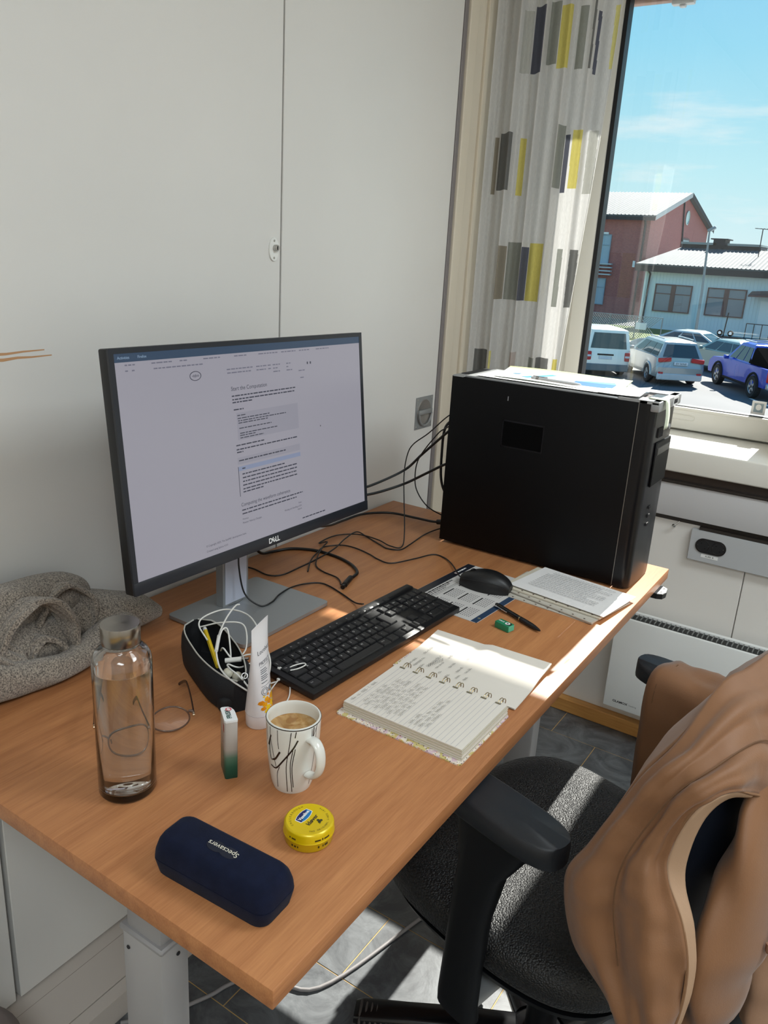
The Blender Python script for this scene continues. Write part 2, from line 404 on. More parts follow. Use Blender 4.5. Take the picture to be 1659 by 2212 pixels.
def window(n, x0, x1, gx0, gx1):
    """frame, sash, gasket and pane; sill reaching into the room"""
    gz0, gz1, gy = 1.064, 2.36, 2.335
    w = bpy.data.objects.new('window_%d' % n, None); COL.objects.link(w); w.location = (0, 0, 0); struct(w)
    f = MB()
    f.box(x0, gx0-0.055, 2.315, 2.40, 0.985, 2.45).box(gx1+0.055, x1, 2.315, 2.40, 0.985, 2.45)
    f.box(x0, x1, 2.315, 2.40, gz1+0.055, 2.45).box(x0, x1, 2.325, 2.40, 0.96, 0.993)
    f.build('frame', M['frame_white'], w)
    s = MB()
    s.rbox(gx0-0.058, gx1+0.058, 2.298, 2.36, 0.9955, gz0, 0.004, 2)
    s.rbox(gx0-0.058, gx1+0.058, 2.298, 2.36, gz1, gz1+0.06, 0.004, 2)
    s.rbox(gx0-0.058, gx0-0.008, 2.298, 2.36, gz0-0.004, gz1+0.004, 0.004, 2).rbox(gx1+0.008, gx1+0.058, 2.298, 2.36, gz0-0.004, gz1+0.004, 0.004, 2)
    s.build('sash', M['frame_white'], w, 40)
    g = MB()
    g.box(gx0-0.010, gx0+0.006, 2.306, 2.345, gz0, gz1).box(gx1-0.006, gx1+0.010, 2.306, 2.345, gz0, gz1)
    g.box(gx0, gx1, 2.318, 2.345, gz0, gz0+0.006).box(gx0, gx1, 2.306, 2.345, gz1-0.008, gz1)
    g.build('gasket', M['gasket'], w)
    b = MB().box(gx0-0.012, gx1+0.012, 2.296, 2.318, gz0-0.004, gz0+0.0035).build('glazing_bead', M['frame_white'], w)
    MB().box(gx0, gx1, gy, gy+0.004, gz0, gz1).build('pane', M['pane'], w)
    sl = MB().rbox(x0-0.12 if n == 1 else x0-0.3, x1+0.3, 2.0, 2.34, 0.917, 0.989, 0.006, 3).build('sill', M['frame_white'], w, 40)
    return w
W1 = window(1, WX[0][0], WX[0][1], 0.209, 0.852)
W2 = window(2, WX[1][0], WX[1][1], 1.63, 2.97)
# finger groove and knob on the sash bottom rail, sticker on the pane
gp = []
for i in range(24):
    a = 2*PI*i/24; gp.append(((0.043 if math.cos(a) > 0 else -0.043)+0.0085*math.cos(a), 0.0085*math.sin(a)))
Fg = frame((0.570, 2.2975, 1.036), (1, 0, 0), (0, 0, 1))
MB().tube([(x, y, 0) for x, y in gp], 0.0016, 6, closed=True, M=Fg).build('finger_groove', M['frame_white'], W1, 60)
MB().lathe([(0, 0.013), (0.009, 0.0125), (0.0115, 0.010), (0.012, 0.004), (0.008, 0.0)], 24, M=frame((0.535, 2.298, 1.026), (1, 0, 0), (0, 0, 1))).build('knob', plain('cream_knob', (222, 206, 150), 0.35), W1, 50)
stk = MB().box(0.782, 0.824, 2.3325, 2.3335, 1.074, 1.116).build('sticker', M['white'], W1)
MB().box(0.789, 0.817, 2.3318, 2.3326, 1.081, 1.109).build('sticker_print', plain('sticker_grey', (150, 168, 178), 0.5), stk)
MB().lathe([(0, 0.0004), (0.0085, 0.0004)], 20, M=frame((0.803, 2.3316, 1.097), (1, 0, 0), (0, 0, 1)), sy=1.15).build('sticker_emblem', M['white'], stk)

# desk =====================================================================
DT = 0.81
desk = thing('desk', 'orange-brown beech office desk with grey telescopic legs along the cupboard doors', 'desk', (0, 0, 0))
MB().rbox(0.0, 0.8, 0.0, 1.4485, DT-0.0255, DT, 0.0018, 2).build('desktop', M['desk'], desk, 40)
for y0, sgn in ((0.07, 1), (1.335, 1)):
    lg = MB().rbox(0.478, 0.5545, y0, y0+0.048, 0.05, 0.642, 0.006, 2).build('leg', M['leg_grey'], desk, 40)
    MB().rbox(0.483, 0.5495, y0+0.004, y0+0.044, 0.62, 0.766, 0.006, 2).build('inner_column', M['leg_grey'], lg, 40)
    MB().rbox(0.475, 0.5575, y0-0.002, y0+0.050, 0.634, 0.6435, 0.003, 1).build('collar', plain('collar_grey', (150, 148, 148), 0.5), lg, 40)
    for px, py in ((0.487, 0), (0.556, 1)):
        if py == 0: MB().lathe([(0, 0.001), (0.0028, 0.001), (0.003, 0)], 12, M=frame((0.492, y0-0.0005, 0.612), (1, 0, 0), (0, 0, 1))).build('screw', M['ink'], lg)
        else: MB().lathe([(0, 0.001), (0.0028, 0.001), (0.003, 0)], 12, M=frame((0.555, y0+0.028, 0.617), (0, 1, 0), (0, 0, 1))).build('screw', M['ink'], lg)
    MB().rbox(0.10, 0.74, y0-0.012, y0+0.060, 0.0, 0.05, 0.01, 2).build('foot', M['leg_grey'], desk, 40)
    MB().rbox(0.12, 0.70, y0+0.002, y0+0.046, 0.755, 0.7845, 0.003, 1).build('top_bracket', M['leg_grey'], desk, 40)
MB().rbox(0.49, 0.54, 0.10, 1.35, 0.735, 0.765, 0.003, 1).build('crossbeam', M['leg_grey'], desk)
hc = MB().prism([(0.74, 1.362), (0.80, 1.362), (0.812, 1.368), (0.816, 1.385), (0.812, 1.412), (0.80, 1.420), (0.74, 1.420)], 0.760, 0.7725).build('height_control', M['black_plastic'], desk)
MB().prism([(0.75, 1.3635), (0.799, 1.3635), (0.8105, 1.369), (0.8145, 1.385), (0.8105, 1.411), (0.799, 1.4185), (0.75, 1.4185)], 0.7725, 0.7735).build('control_face', M['alu'], hc)
for yy, s in ((1.378, 1), (1.404, -1)):
    MB().prism([(0.8035, yy-0.008*s), (0.8035, yy+0.008*s), (0.8115 if False else 0.8095, yy)], 0.7735, 0.7738).build('arrow_mark', M['ink'], hc)
MB().lathe([(0, 0), (0.006, 0), (0.0065, -0.012), (0.004, -0.016), (0, -0.016)], 16, M=TX((0.77, 0.035, 0.7845))).build('rubber_stop', M['black_plastic'], desk, 40)

# unseen ceiling panels above the frame, added as fill light for the room ------------------------------------------------
def fill_panel(x, y, w, d, label, power):
    t = thing('ceiling_fill_panel', label, 'ceiling light', (x, y, CEIL-0.06), 0, 'added ceiling fill panels')
    MB().rbox(-w/2, w/2, -d/2, d/2, 0.0, 0.06, 0.004, 1).build('housing', M['white_plastic'], t)
    MB().box(-w/2+0.02, w/2-0.02, -d/2+0.02, d/2-0.02, -0.004, 0.0).build('diffuser', M['diffuser'], t)
    ld = bpy.data.lights.new('fill_lamp', 'AREA'); ld.shape = 'RECTANGLE'; ld.size = w-0.04; ld.size_y = d-0.04; ld.energy = power; ld.color = (0.86, 0.95, 1.0)
    lo = bpy.data.objects.new('lamp', ld); COL.objects.link(lo); lo.parent = t; lo.location = (0, 0, -0.01)
M['diffuser'] = emit('fill_diffuser', (240, 250, 255), 2.0)
fill_panel(2.1, 0.9, 1.2, 0.6, 'unseen white ceiling panel added as fill light nearest the windows', 25)
fill_panel(1.9, -1.2, 1.2, 0.6, 'unseen white ceiling panel added as fill light at the back of the room', 29)
# ================================================================= MONITOR
def stuff(o): o['kind'] = 'stuff'; return o
def words(mb, x0, x1, y, h, z=0.0, seed=None, wmin=0.004, wmax=0.013, gap=0.0018, Mx=None):
    """row of tiny printed words too small to read, as flat dashes"""
    rnd = random.Random(seed if seed is not None else int(abs(x0*1e5+y*3e6)))
    x = x0
    while x < x1-0.001:
        w = min(rnd.uniform(wmin, wmax), x1-x)
        mb.add([(x, y-h/2, z), (x+w, y-h/2, z), (x+w, y+h/2, z), (x, y+h/2, z)], [(0, 1, 2, 3)], 0, Mx); x += w+gap
    return mb
MT = frame((0.255, 0.592, 1.168), (0, 1, -0.010), (-0.109, 0.010, 0.994))
mon = thing('monitor', 'large black flat screen monitor on a square silver stand beside the cupboard doors', 'monitor', (0.2, 0.62, DT))
MTl = TX((-0.2, -0.62, -DT)) @ MT
SW, SH = 0.3025, 0.1715
bm_ = MB()
bm_.rbox(-SW-0.009, SW+0.009, -SH-0.021, SH+0.008, -0.022, -0.001, 0.003, 2, M=MTl)
bm_.rbox(-0.22, 0.22, -0.13, 0.12, -0.046, -0.020, 0.012, 3, M=MTl)
bm_.build('housing', M['black_plastic'], mon, 40)
bz = MB()
M['bezel'] = plain('bezel', (36, 39, 46), 0.35)
bz.rbox(-SW-0.009, SW+0.009, -SH-0.021, -SH, -0.003, 0.0022, 0.0012, 2, M=MTl)
bz.box(-SW-0.009, -SW, -SH, SH+0.008, -0.003, 0.0012, M=MTl).box(SW, SW+0.009, -SH, SH+0.008, -0.003, 0.0012, M=MTl).box(-SW, SW, SH, SH+0.008, -0.003, 0.0012, M=MTl)
bz.build('bezel', M['bezel'], mon, 40)
def screen_mat(name, c, s):
    m, t, b = new_mat(name); P(b, Base_Color=(0.02, 0.02, 0.022, 1), Emission_Color=lin(c), Emission_Strength=s, Roughness=0.28, Specular_IOR_Level=0.55); return m
scr = MB().box(-SW, SW, -SH, SH, -0.002, 0.0004, M=MTl).build('screen', screen_mat('screen_page', (176, 174, 186), 0.62), mon)
ZS = 0.0007
def sbox(x0, x1, y0, y1, z, name, m): return MB().add([(x0, y0, z), (x1, y0, z), (x1, y1, z), (x0, y1, z)], [(0, 1, 2, 3)], 0, MTl).build(name, m, scr)
M['scr_bar'] = screen_mat('screen_top_bar', (46, 74, 104), 0.6)
M['scr_ink'] = screen_mat('screen_text', (58, 60, 78), 0.62)
M['scr_faint'] = screen_mat('screen_faint_text', (120, 120, 138), 0.62)
M['scr_blue'] = screen_mat('screen_note_blue', (150, 162, 192), 0.62)
M['scr_note'] = screen_mat('screen_code_box', (166, 165, 178), 0.62)
M['scr_white'] = screen_mat('screen_white_text', (150, 175, 200), 0.8)
sbox(-SW, SW, SH-0.0125, SH, ZS, 'top_bar', M['scr_bar'])
sbox(-0.0645, 0.098, 0.0125, 0.0595, ZS, 'code_box', M['scr_note'])
sbox(-0.0695, 0.098, -0.0405, -0.033, ZS, 'note_header', M['scr_blue'])
sbox(-0.0700, -0.0688, -0.085, -0.033, ZS+0.0001, 'note_border', M['scr_ink'])
sbox(-0.0695, 0.098, -0.029, -0.017, ZS, 'output_box', M['scr_note'])
T = lambda x, y: MTl @ TX((x, y, ZS+0.0002))
text('Start the Computation', 0.0098, M['scr_ink'], 'heading_text', scr, T(-0.073, 0.1005), 'LEFT')
text('Computing the waveform coherence', 0.0088, M['scr_ink'], 'heading_text', scr, T(-0.069, -0.1005), 'LEFT')
text('\u00a9 Copyright 2025, The SeisMIC development team.', 0.0046, M['scr_ink'], 'footer_text', scr, T(-0.158, -0.1525), 'LEFT')
text('Created using Sphinx 4.5.0', 0.0046, M['scr_ink'], 'footer_text', scr, T(-0.158, -0.1615), 'LEFT')
text('Previous', 0.0042, M['scr_ink'], 'link_text', scr, T(-0.068, -0.1262), 'LEFT')
text('Monitor Velocity Changes', 0.0046, M['scr_ink'], 'link_text', scr, T(-0.0685, -0.1328), 'LEFT')
text('Next', 0.0042, M['scr_ink'], 'link_text', scr, T(0.0935, -0.1290), 'RIGHT')
text('Plotting and Handling of DV', 0.0044, M['scr_ink'], 'link_text', scr, T(0.0935, -0.1355), 'RIGHT')
text('objects', 0.0044, M['scr_ink'], 'link_text', scr, T(0.0935, -0.1410), 'RIGHT')
text('Activities', 0.0058, M['scr_white'], 'bar_text', scr, T(-0.286, SH-0.0062), 'CENTER')
text('Firefox', 0.0058, M['scr_white'], 'bar_text', scr, T(-0.252, SH-0.0062), 'CENTER')
small = MB(); faint = MB()
for x0, x1, y in ((-0.0723, 0.0937, 0.0885), (-0.0718, 0.0932, 0.0825), (-0.0717, -0.0237, 0.0776), (-0.0702, -0.046, 0.0653),
                  (-0.0705, 0.0003, 0.0042), (-0.0704, 0.0923, -0.003), (-0.0699, -0.0542, -0.0078), (-0.0665, 0.0566, -0.0226),
                  (-0.0605, 0.0515, -0.0468), (-0.0604, 0.0884, -0.0534), (-0.0605, 0.0870, -0.0600), (-0.0608, 0.0860, -0.0666), (-0.0610, 0.0868, -0.0732), (-0.0612, -0.0096, -0.0785),
                  (-0.0679, 0.0986, -0.1100), (-0.0676, 0.0797, -0.1165), (-0.06, -0.052, -0.0370), (0.094, 0.1645, -0.1612)):
    words(small, x0, x1, y, 0.0021, ZS+0.0002, Mx=MTl)
for x0, x1, y in ((-0.0626, -0.0429, 0.0548), (-0.0623, 0.0189, 0.0498), (-0.0615, 0.0634, 0.0456), (-0.0612, 0.0135, 0.0417), (-0.0601, 0.0227, 0.0327), (-0.0590, 0.0374, 0.0240), (-0.0594, -0.0205, 0.0202), (-0.0591, 0.0007, 0.0160)):
    words(small, x0, x1, y, 0.0016, ZS+0.0002, Mx=MTl)
stuff(small.build('small_text', M['scr_ink'], scr))
for x0, x1, y in ((-0.2358, -0.1957, 0.1545), (-0.18, -0.165, 0.1545), (-0.13, -0.09, 0.1545), (-0.06, -0.03, 0.1545), (0.0, 0.05, 0.1545), (0.06, 0.1, 0.1545), (0.11, 0.14, 0.1545), (0.16, 0.20, 0.1545),
                  (-0.285, -0.265, 0.1545), (-0.2325, -0.1322, 0.1462), (-0.285, -0.28, 0.1462), (-0.273, -0.268, 0.1462), (-0.0794, -0.0168, 0.1335), (-0.0789, -0.0197, 0.1275), (-0.008, 0.0187, 0.1335), (-0.0075, 0.017, 0.1275), (0.022, 0.03, 0.1335), (0.023, 0.03, 0.1275), (0.035, 0.055, 0.1335), (0.036, 0.048, 0.1275), (0.036, 0.054, 0.1215), (0.072, 0.084, 0.1335), (0.072, 0.08, 0.1275), (0.072, 0.088, 0.1215), (0.11, 0.12, 0.105), (0.106, 0.124, 0.118)):
    words(faint, x0, x1, y, 0.0019, ZS+0.0002, Mx=MTl)
stuff(faint.build('faint_text', M['scr_faint'], scr))
MB().tube([(-0.150+0.0118*math.cos(a), 0.1287+0.0070*math.sin(a), ZS+0.0003) for a in [2*PI*i/36 for i in range(36)]], 0.0006, 5, closed=True, M=MTl).build('page_logo', M['scr_ink'], scr)
wv = MB()
for i, h in enumerate((0.0008, 0.0018, 0.0032, 0.0022, 0.0036, 0.0026, 0.0014, 0.0028, 0.0012)):
    x = -0.157+i*0.00175; wv.box(x, x+0.0006, 0.1287-h/1.4, 0.1287+h/1.4, ZS+0.0002, ZS+0.0004, M=MTl)
wv.build('page_logo_wave', M['scr_ink'], scr)
for x in (0.131, 0.140):
    sbox(x, x+0.0035, 0.1282, 0.1326, ZS+0.0002, 'page_icon', M['scr_ink'])
MB().add([(0.1620, 0.0104, ZS+0.0003), (0.1620, 0.0064, ZS+0.0003), (0.1646, 0.0076, ZS+0.0003)], [(0, 1, 2)], 0, MTl).build('mouse_pointer', M['ink'], scr)
# maker's name on the lower bezel, with the slanted E
ML = MTl @ TX((0.008, -SH-0.0110, 0.0024))
for ch, x in (('D', -0.0098), ('L', 0.0062), ('L', 0.0122)): text(ch, 0.0135, M['white'], 'maker_lettering', mon, ML @ TX((x, 0, 0)), bold=0.0004)
text('E', 0.0125, M['white'], 'maker_lettering', mon, ML @ TX((-0.0012, 0.0004, 0)) @ RZ(math.radians(38)), bold=0.0004)
# stand: post and base plate
st = MB()
pr_ = [(-0.058, 0.0), (-0.042, 0.0)]
def post_ring(x0, x1, z, yh=0.0355): return [(x0, -yh, z), (x1, -yh, z), (x1, yh, z), (x0, yh, z)]
st.loft([post_ring(-0.058, -0.040, 0.008), post_ring(-0.060, -0.041, 0.20), post_ring(-0.066, -0.047, 0.33)])
po = st.build('stand_post', M['alu'], mon)
MB().rbox(-0.05, 0.012, -0.045, 0.045, 0.24, 0.36, 0.006, 2).build('mount', M['black_plastic'], mon, 40)
b = MB()
out = []
for cx, cy, a0 in ((0.090, 0.115, 0), (-0.090, 0.115, 90), (-0.090, -0.115, 180), (0.090, -0.115, 270)):
    for i in range(7):
        a = math.radians(a0+i*15); out.append((cx+0.010*math.cos(a), cy+0.010*math.sin(a)))
b.prism(out, 0.0015, 0.0085)
b.build('base_plate', M['alu'], mon, 30)
MB().prism([(x*0.985, y*0.985) for x, y in out], 0.0, 0.0016).build('base_pad', M['black_plastic'], mon)
MB().tube([(0.013*math.cos(a)-0.049, 0.028*math.sin(a), 0.0088) for a in [2*PI*i/30 for i in range(30)]], 0.0004, 4, closed=True).build('base_ring', M['ink'], mon)
MB().rbox(-0.0405, -0.0385, -0.030, 0.030, 0.012, 0.19, 0.0008, 1).build('post_face', plain('post_face', (196, 200, 216), 0.4, metal=0.2), mon)
MB().rbox(-0.044, -0.018, -0.018, 0.002, 0.130, 0.150, 0.006, 3).build('cable_clip', M['black_plastic'], mon, 40)

# ================================================================= COMPUTER TOWER
tow = thing('computer_tower', 'tall black desktop computer tower with silver carry handles standing at the window end', 'computer', (0.279, 1.237, DT))
TB = plain('tower_black', (9, 9, 11), 0.5, spec=0.18, bump=0.03, bscale=700)
TS = plain('tower_silver', (168, 170, 172), 0.35, metal=0.5)
TP = plain('tower_bezel', (16, 16, 19), 0.3, spec=0.35)
MB().rbox(0.004, 0.445, 0.004, 0.172, 0.008, 0.419, 0.004, 2).build('case', TB, tow, 40)
MB().rbox(-0.003, 0.446, -0.001, 0.006, 0.006, 0.422, 0.002, 2).build('side_panel', TB, tow, 40)
MB().box(0.4455, 0.4468, -0.0012, 0.001, 0.006, 0.424).build('panel_seam', plain('bare_metal_edge', (150, 146, 140), 0.35, metal=0.8), tow)
# bezel: rounded front
ring = [(0.447, 0.0)]
for i in range(8):
    a = -PI/2+i*PI/14; ring.append((0.462+0.020*math.cos(a), 0.020+0.020*math.sin(a)))
ring += [(0.484, 0.06), (0.485, 0.10), (0.484, 0.14), (0.478, 0.170), (0.447, 0.173)]
MB().prism(ring, 0.004, 0.426).build('front_bezel', TP, tow, 35)
# drive bay panel, optical slot, vents, buttons on the front
MB().rbox(0.483, 0.4875, 0.036, 0.150, 0.235, 0.335, 0.002, 1).build('drive_cover', TB, tow, 40)
MB().rbox(0.483, 0.4885, 0.046, 0.142, 0.305, 0.322, 0.001, 1).build('optical_slot', TP, tow)
for i in range(4): MB().box(0.482, 0.4862, 0.040+i*0.010, 0.045+i*0.010, 0.345, 0.366).build('vent_slot', M['ink'], tow)
for i in range(3): MB().rbox(0.483, 0.487, 0.060, 0.075, 0.18-i*0.02, 0.187-i*0.02, 0.0008, 1).build('usb_port', M['ink'], tow)
MB().lathe([(0, 0.004), (0.006, 0.0035), (0.007, 0)], 20, M=frame((0.484, 0.12, 0.36), (0, 1, 0), (0, 0, 1))).build('power_button', TS, tow)
# recessed grip hatch and small notch in the side panel
hh = MB()
hh.box(0.140, 0.243, -0.0016, 0.0, 0.334, 0.3375).box(0.140, 0.2415, -0.0016, 0.0, 0.273, 0.276).box(0.140, 0.1425, -0.0016, 0.0, 0.273, 0.3375).box(0.2415, 0.244, -0.0016, 0.0, 0.273, 0.3375)
hh.build('hatch_rim', TP, tow)
MB().rbox(0.1425, 0.2415, -0.0012, 0.003, 0.276, 0.334, 0.001, 1).build('hatch', plain('hatch_black', (5, 5, 6), 0.7, spec=0.08), tow)
MB().box(0.1465, 0.1485, -0.0016, 0.0, 0.382, 0.392).build('latch_notch', TS, tow)
# silver handles: rear corner and front loop
MB().rbox(-0.003, 0.030, -0.0008, 0.175, 0.393, 0.424, 0.003, 2).box(0.0, 0.05, 0.02, 0.15, 0.40, 0.405).build('rear_handle', TS, tow, 40)
MB().rbox(0.004, 0.026, 0.03, 0.145, 0.4235, 0.4255, 0.0008, 1).build('rear_grip_opening', M['ink'], tow)
MB().rbox(0.03, 0.41, 0.002, 0.172, 0.419, 0.426, 0.002, 1).build('top_panel', TS, tow, 40)
fh = MB()
fh.box(0.40, 0.43, 0.0, 0.175, 0.421, 0.4275).box(0.43, 0.487, 0.0, 0.045, 0.421, 0.4275).box(0.43, 0.487, 0.130, 0.175, 0.421, 0.4275)
fh.rbox(0.470, 0.489, 0.0, 0.175, 0.405, 0.4275, 0.003, 2)
fh.build('front_handle', TS, tow, 40)
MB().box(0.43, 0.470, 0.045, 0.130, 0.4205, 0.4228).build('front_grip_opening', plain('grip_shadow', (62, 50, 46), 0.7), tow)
stk = MB().box(0.4885, 0.4893, 0.110, 0.150, 0.407, 0.425).build('service_label', M['white'], tow)
lb = MB()
for i in range(12): lb.box(0.4892, 0.4896, 0.114+i*0.0026, 0.1152+i*0.0026+(0.0006 if i % 3 == 0 else 0), 0.411, 0.421)
lb.build('bar_code', M['ink'], stk)
for x in (0.03, 0.43):
    for y in (0.03, 0.145): MB().lathe([(0, 0), (0.009, 0), (0.010, 0.004), (0.010, 0.009)], 16, M=TX((x, y, 0))).build('foot', M['black_plastic'], tow)

# sheets, brochure, receipt and pen lying on the tower
TT = DT+0.4277
def flat_sheet(name, label, cat, corners, z, m, lift=None, thick=0.0004, nx=10, ny=8, group=None, curl=None):
    """a sheet of paper as a thin gently curled solid; corners in order a(0,0) b(1,0) c(1,1) d(0,1)"""
    a, b_, c, d = [Vector((q[0], q[1], 0)) for q in corners]; rows = []; rows2 = []
    for j in range(ny+1):
        R = []
        for i in range(nx+1):
            u, v = i/nx, j/ny
            p = a*(1-u)*(1-v)+b_*u*(1-v)+c*u*v+d*(1-u)*v
            zz = z+(curl(u, v) if curl else 0)
            R.append((p.x, p.y, zz))
        rows.append(R); rows2.append([(x, y, zz+thick) for x, y, zz in R])
    n = (nx+1)
    mb = MB(); mb.grid(rows); mb.grid(rows2)
    o = mb.build(name, m, smooth=50, fix=False)
    return tag(o, label, cat, group)
M['sheet_white'] = plain('sheet_white', (244, 244, 240), 0.7)
def brochure_mat():
    m, t, b_ = new_mat('brochure_print'); nd = t.nodes.new
    tc = nd('ShaderNodeTexCoord'); sp = nd('ShaderNodeSeparateXYZ'); t.links.new(tc.outputs['Object'], sp.inputs[0])
    n = nd('ShaderNodeTexNoise'); n.inputs['Scale'].default_value = 6; t.links.new(tc.outputs['Object'], n.inputs['Vector'])
    ad = nd('ShaderNodeMath'); ad.operation = 'MULTIPLY_ADD'; ad.inputs[1].default_value = 0.05; t.links.new(n.outputs['Fac'], ad.inputs[0]); t.links.new(sp.outputs['Y'], ad.inputs[2])
    mr = nd('ShaderNodeMapRange'); mr.inputs[1].default_value = 1.27; mr.inputs[2].default_value = 1.47; t.links.new(ad.outputs[0], mr.inputs[0])
    rp = nd('ShaderNodeValToRGB'); e = rp.color_ramp.elements
    e[0].position = 0.0; e[0].color = lin((240, 244, 240)); e[1].position = 1.0; e[1].color = lin((238, 244, 226))
    for pos, c in ((0.6, (236, 243, 236)), (0.78, (206, 222, 140)), (0.9, (214, 228, 166))):
        x = e.new(pos); x.color = lin(c)
    t.links.new(mr.outputs[0], rp.inputs[0]); t.links.new(rp.outputs[0], b_.inputs['Base Color']); P(b_, Roughness=0.4); return m
bro = thing('brochure', 'glossy white and lime green brochure with blue picture on top of the computer tower', 'brochure', (0, 0, TT+0.0012))
Bc = [(0.372, 1.262), (0.662, 1.262), (0.648, 1.436), (0.350, 1.400)]
rows = []
for j in range(9):
    v = j/8; R = []
    for i in range(13):
        u = i/12
        p = Vector((*Bc[0], 0))*(1-u)*(1-v)+Vector((*Bc[1], 0))*u*(1-v)+Vector((*Bc[2], 0))*u*v+Vector((*Bc[3], 0))*(1-u)*v
        R.append((p.x, p.y, 0.010*(v**2)*0.9+0.0015*math.sin(5*u)+0.0015))
    rows.append(R)
MB().grid(rows).grid([[(x, y, z-0.0012) for x, y, z in R] for R in rows]).build('page', brochure_mat(), bro, 60, fix=False)
def onb(u, v, dz=0.0003):
    i = min(int(u*12), 11); f = u*12-i; j = min(int(v*8), 7); g = v*8-j
    q = [Vector(rows[j+b2][i+a2]) for a2 in (0, 1) for b2 in (0, 1)]
    p = (q[0]*(1-g)+q[1]*g)*(1-f)+(q[2]*(1-g)+q[3]*g)*f; p.z += dz; return p
def bpatch(name, m, pts, parent): 
    k = len(pts); g = MB(); R1 = []; R2 = []
    for s_ in range(9):
        w = s_/8
        a_ = (pts[0][0]*(1-w)+pts[1][0]*w, pts[0][1]*(1-w)+pts[1][1]*w); b2 = (pts[3][0]*(1-w)+pts[2][0]*w, pts[3][1]*(1-w)+pts[2][1]*w)
        R1.append([onb(a_[0]*(1-q/6)+b2[0]*q/6, a_[1]*(1-q/6)+b2[1]*q/6) for q in range(7)])
    return g.grid(R1).build(name, m, parent, 60, fix=False)
bpatch('picture', plain('print_sea', (36, 110, 168), 0.35), [(0.62, 0.22), (0.93, 0.30), (0.93, 0.60), (0.62, 0.50)], bro)
bpatch('picture_sky', plain('print_sky', (110, 178, 212), 0.35), [(0.62, 0.50), (0.93, 0.60), (0.90, 0.72), (0.72, 0.62)], bro)
bpatch('stripe', plain('print_cyan', (52, 158, 196), 0.35), [(0.20, 0.24), (0.26, 0.20), (0.45, 0.66), (0.40, 0.68)], bro)
bpatch('emblem', plain('print_blue', (90, 140, 170), 0.4), [(0.10, 0.40), (0.16, 0.42), (0.17, 0.52), (0.11, 0.50)], bro)
flat_sheet('paper_sheet', 'white sheet under the lime brochure on top of the computer tower', 'paper', [(0.335, 1.245), (0.665, 1.2445), (0.668, 1.40), (0.33, 1.37)], TT, M['sheet_white'], curl=lambda u, v: 0.0006+0.0003*u, group='papers on the tower')
flat_sheet('paper_sheet', 'curled white printed leaflet at the front end of the computer tower top', 'paper', [(0.63, 1.243), (0.722, 1.243), (0.712, 1.37), (0.62, 1.37)], TT+0.002, M['sheet_white'], curl=lambda u, v: 0.0002+0.012*max(0, u-0.3)**2*(0.4+v), group='papers on the tower')
# ballpoint on the edge of the brochure
pn = thing('ballpoint_pen', 'slim white and silver ballpoint pen lying on the computer tower beside the brochure', 'pen', (0.472, 1.250, TT+0.0125))
Mp = frame((0, 0, 0), (0.99, -0.06, 0.0), (0.06, 0.99, 0))
pax = frame((0, 0, 0), (0, 0, 1), (0, 1, 0))
MB().lathe([(0, 0), (0.0035, 0.0005), (0.0038, 0.004), (0.0038, 0.10), (0.0028, 0.112), (0.0012, 0.120), (0, 0.121)], 16, M=Mp @ RY(PI/2)).build('barrel', plain('pen_white', (228, 230, 232), 0.25), pn, 40)
MB().lathe([(0.0039, 0.012), (0.0041, 0.013), (0.0041, 0.018), (0.0039, 0.019)], 16, M=Mp @ RY(PI/2)).build('ring', M['chrome'], pn, 40)
MB().rbox(0.004, 0.040, -0.0012, 0.0012, 0.0036, 0.0052, 0.0004, 1, M=Mp).build('clip', M['chrome'], pn)
# hanging pale green receipt
rc = [(0.768, 1.268), (0.768, 1.292)]
rec = MB(); R = []
for i in range(10):
    t_ = i/9; R.append([(0.7715+0.004*math.sin(t_*2.2)+0.0005, 1.264+0.004*t_, TT+0.0008-0.062*t_), (0.7715+0.006*math.sin(t_*2.2)+0.0005, 1.292-0.001*t_, TT+0.0008-0.062*t_)])
R = [[(0.735, 1.262, TT+0.0012), (0.735, 1.290, TT+0.0012)]]+R
rec.grid(R)
o = rec.build('receipt', plain('pale_receipt', (214, 222, 200), 0.6), smooth=70, fix=False)
sm = o.modifiers.new('thickness', 'SOLIDIFY'); sm.thickness = 0.0003
tag(o, 'pale green paper slip hanging over the front corner of the computer tower', 'paper slip')

# ================================================================= KEYBOARD
kb = thing('keyboard', 'black full-size keyboard with a numeric pad lying in front of the monitor', 'keyboard', (0.504, 0.436, DT+0.002), rot=(0.075, 0, math.radians(87.3)))
KM = plain('keyboard_black', (21, 21, 23), 0.38, bump=0.03, bscale=900)
KK = plain('keycap_black', (26, 26, 28), 0.40, bump=0.04, bscale=1200)
MB().rbox(0, 0.452, 0, 0.132, 0.0, 0.0125, 0.003, 2).rbox(0.004, 0.448, 0.114, 0.132, 0.006, 0.0165, 0.003, 2).build('body', KM, kb, 40)
for x in (0.05, 0.39): MB().rbox(x, x+0.03, 0.115, 0.122, -0.0105, 0.002, 0.002, 1).build('flip_foot', KM, kb)
U = 0.0193
def key_mesh(w, h):
    a, b_, c = w*U-0.0016, h*U-0.0018, 0.0022
    return MB().loft([[(-a/2, -b_/2, 0), (a/2, -b_/2, 0), (a/2, b_/2, 0), (-a/2, b_/2, 0)], [(-a/2+0.0006, -b_/2+0.0005, 0.0022), (a/2-0.0006, -b_/2+0.0005, 0.0022), (a/2-0.0006, b_/2-0.0008, 0.0026), (-a/2+0.0006, b_/2-0.0008, 0.0026)],
                      [(-a/2+c, -b_/2+0.0014, 0.0040), (a/2-c, -b_/2+0.0014, 0.0040), (a/2-c, b_/2-0.0024, 0.0042), (-a/2+c, b_/2-0.0024, 0.0042)]])
kcache = {}
M['legend'] = plain('key_legend', (214, 214, 210), 0.5)
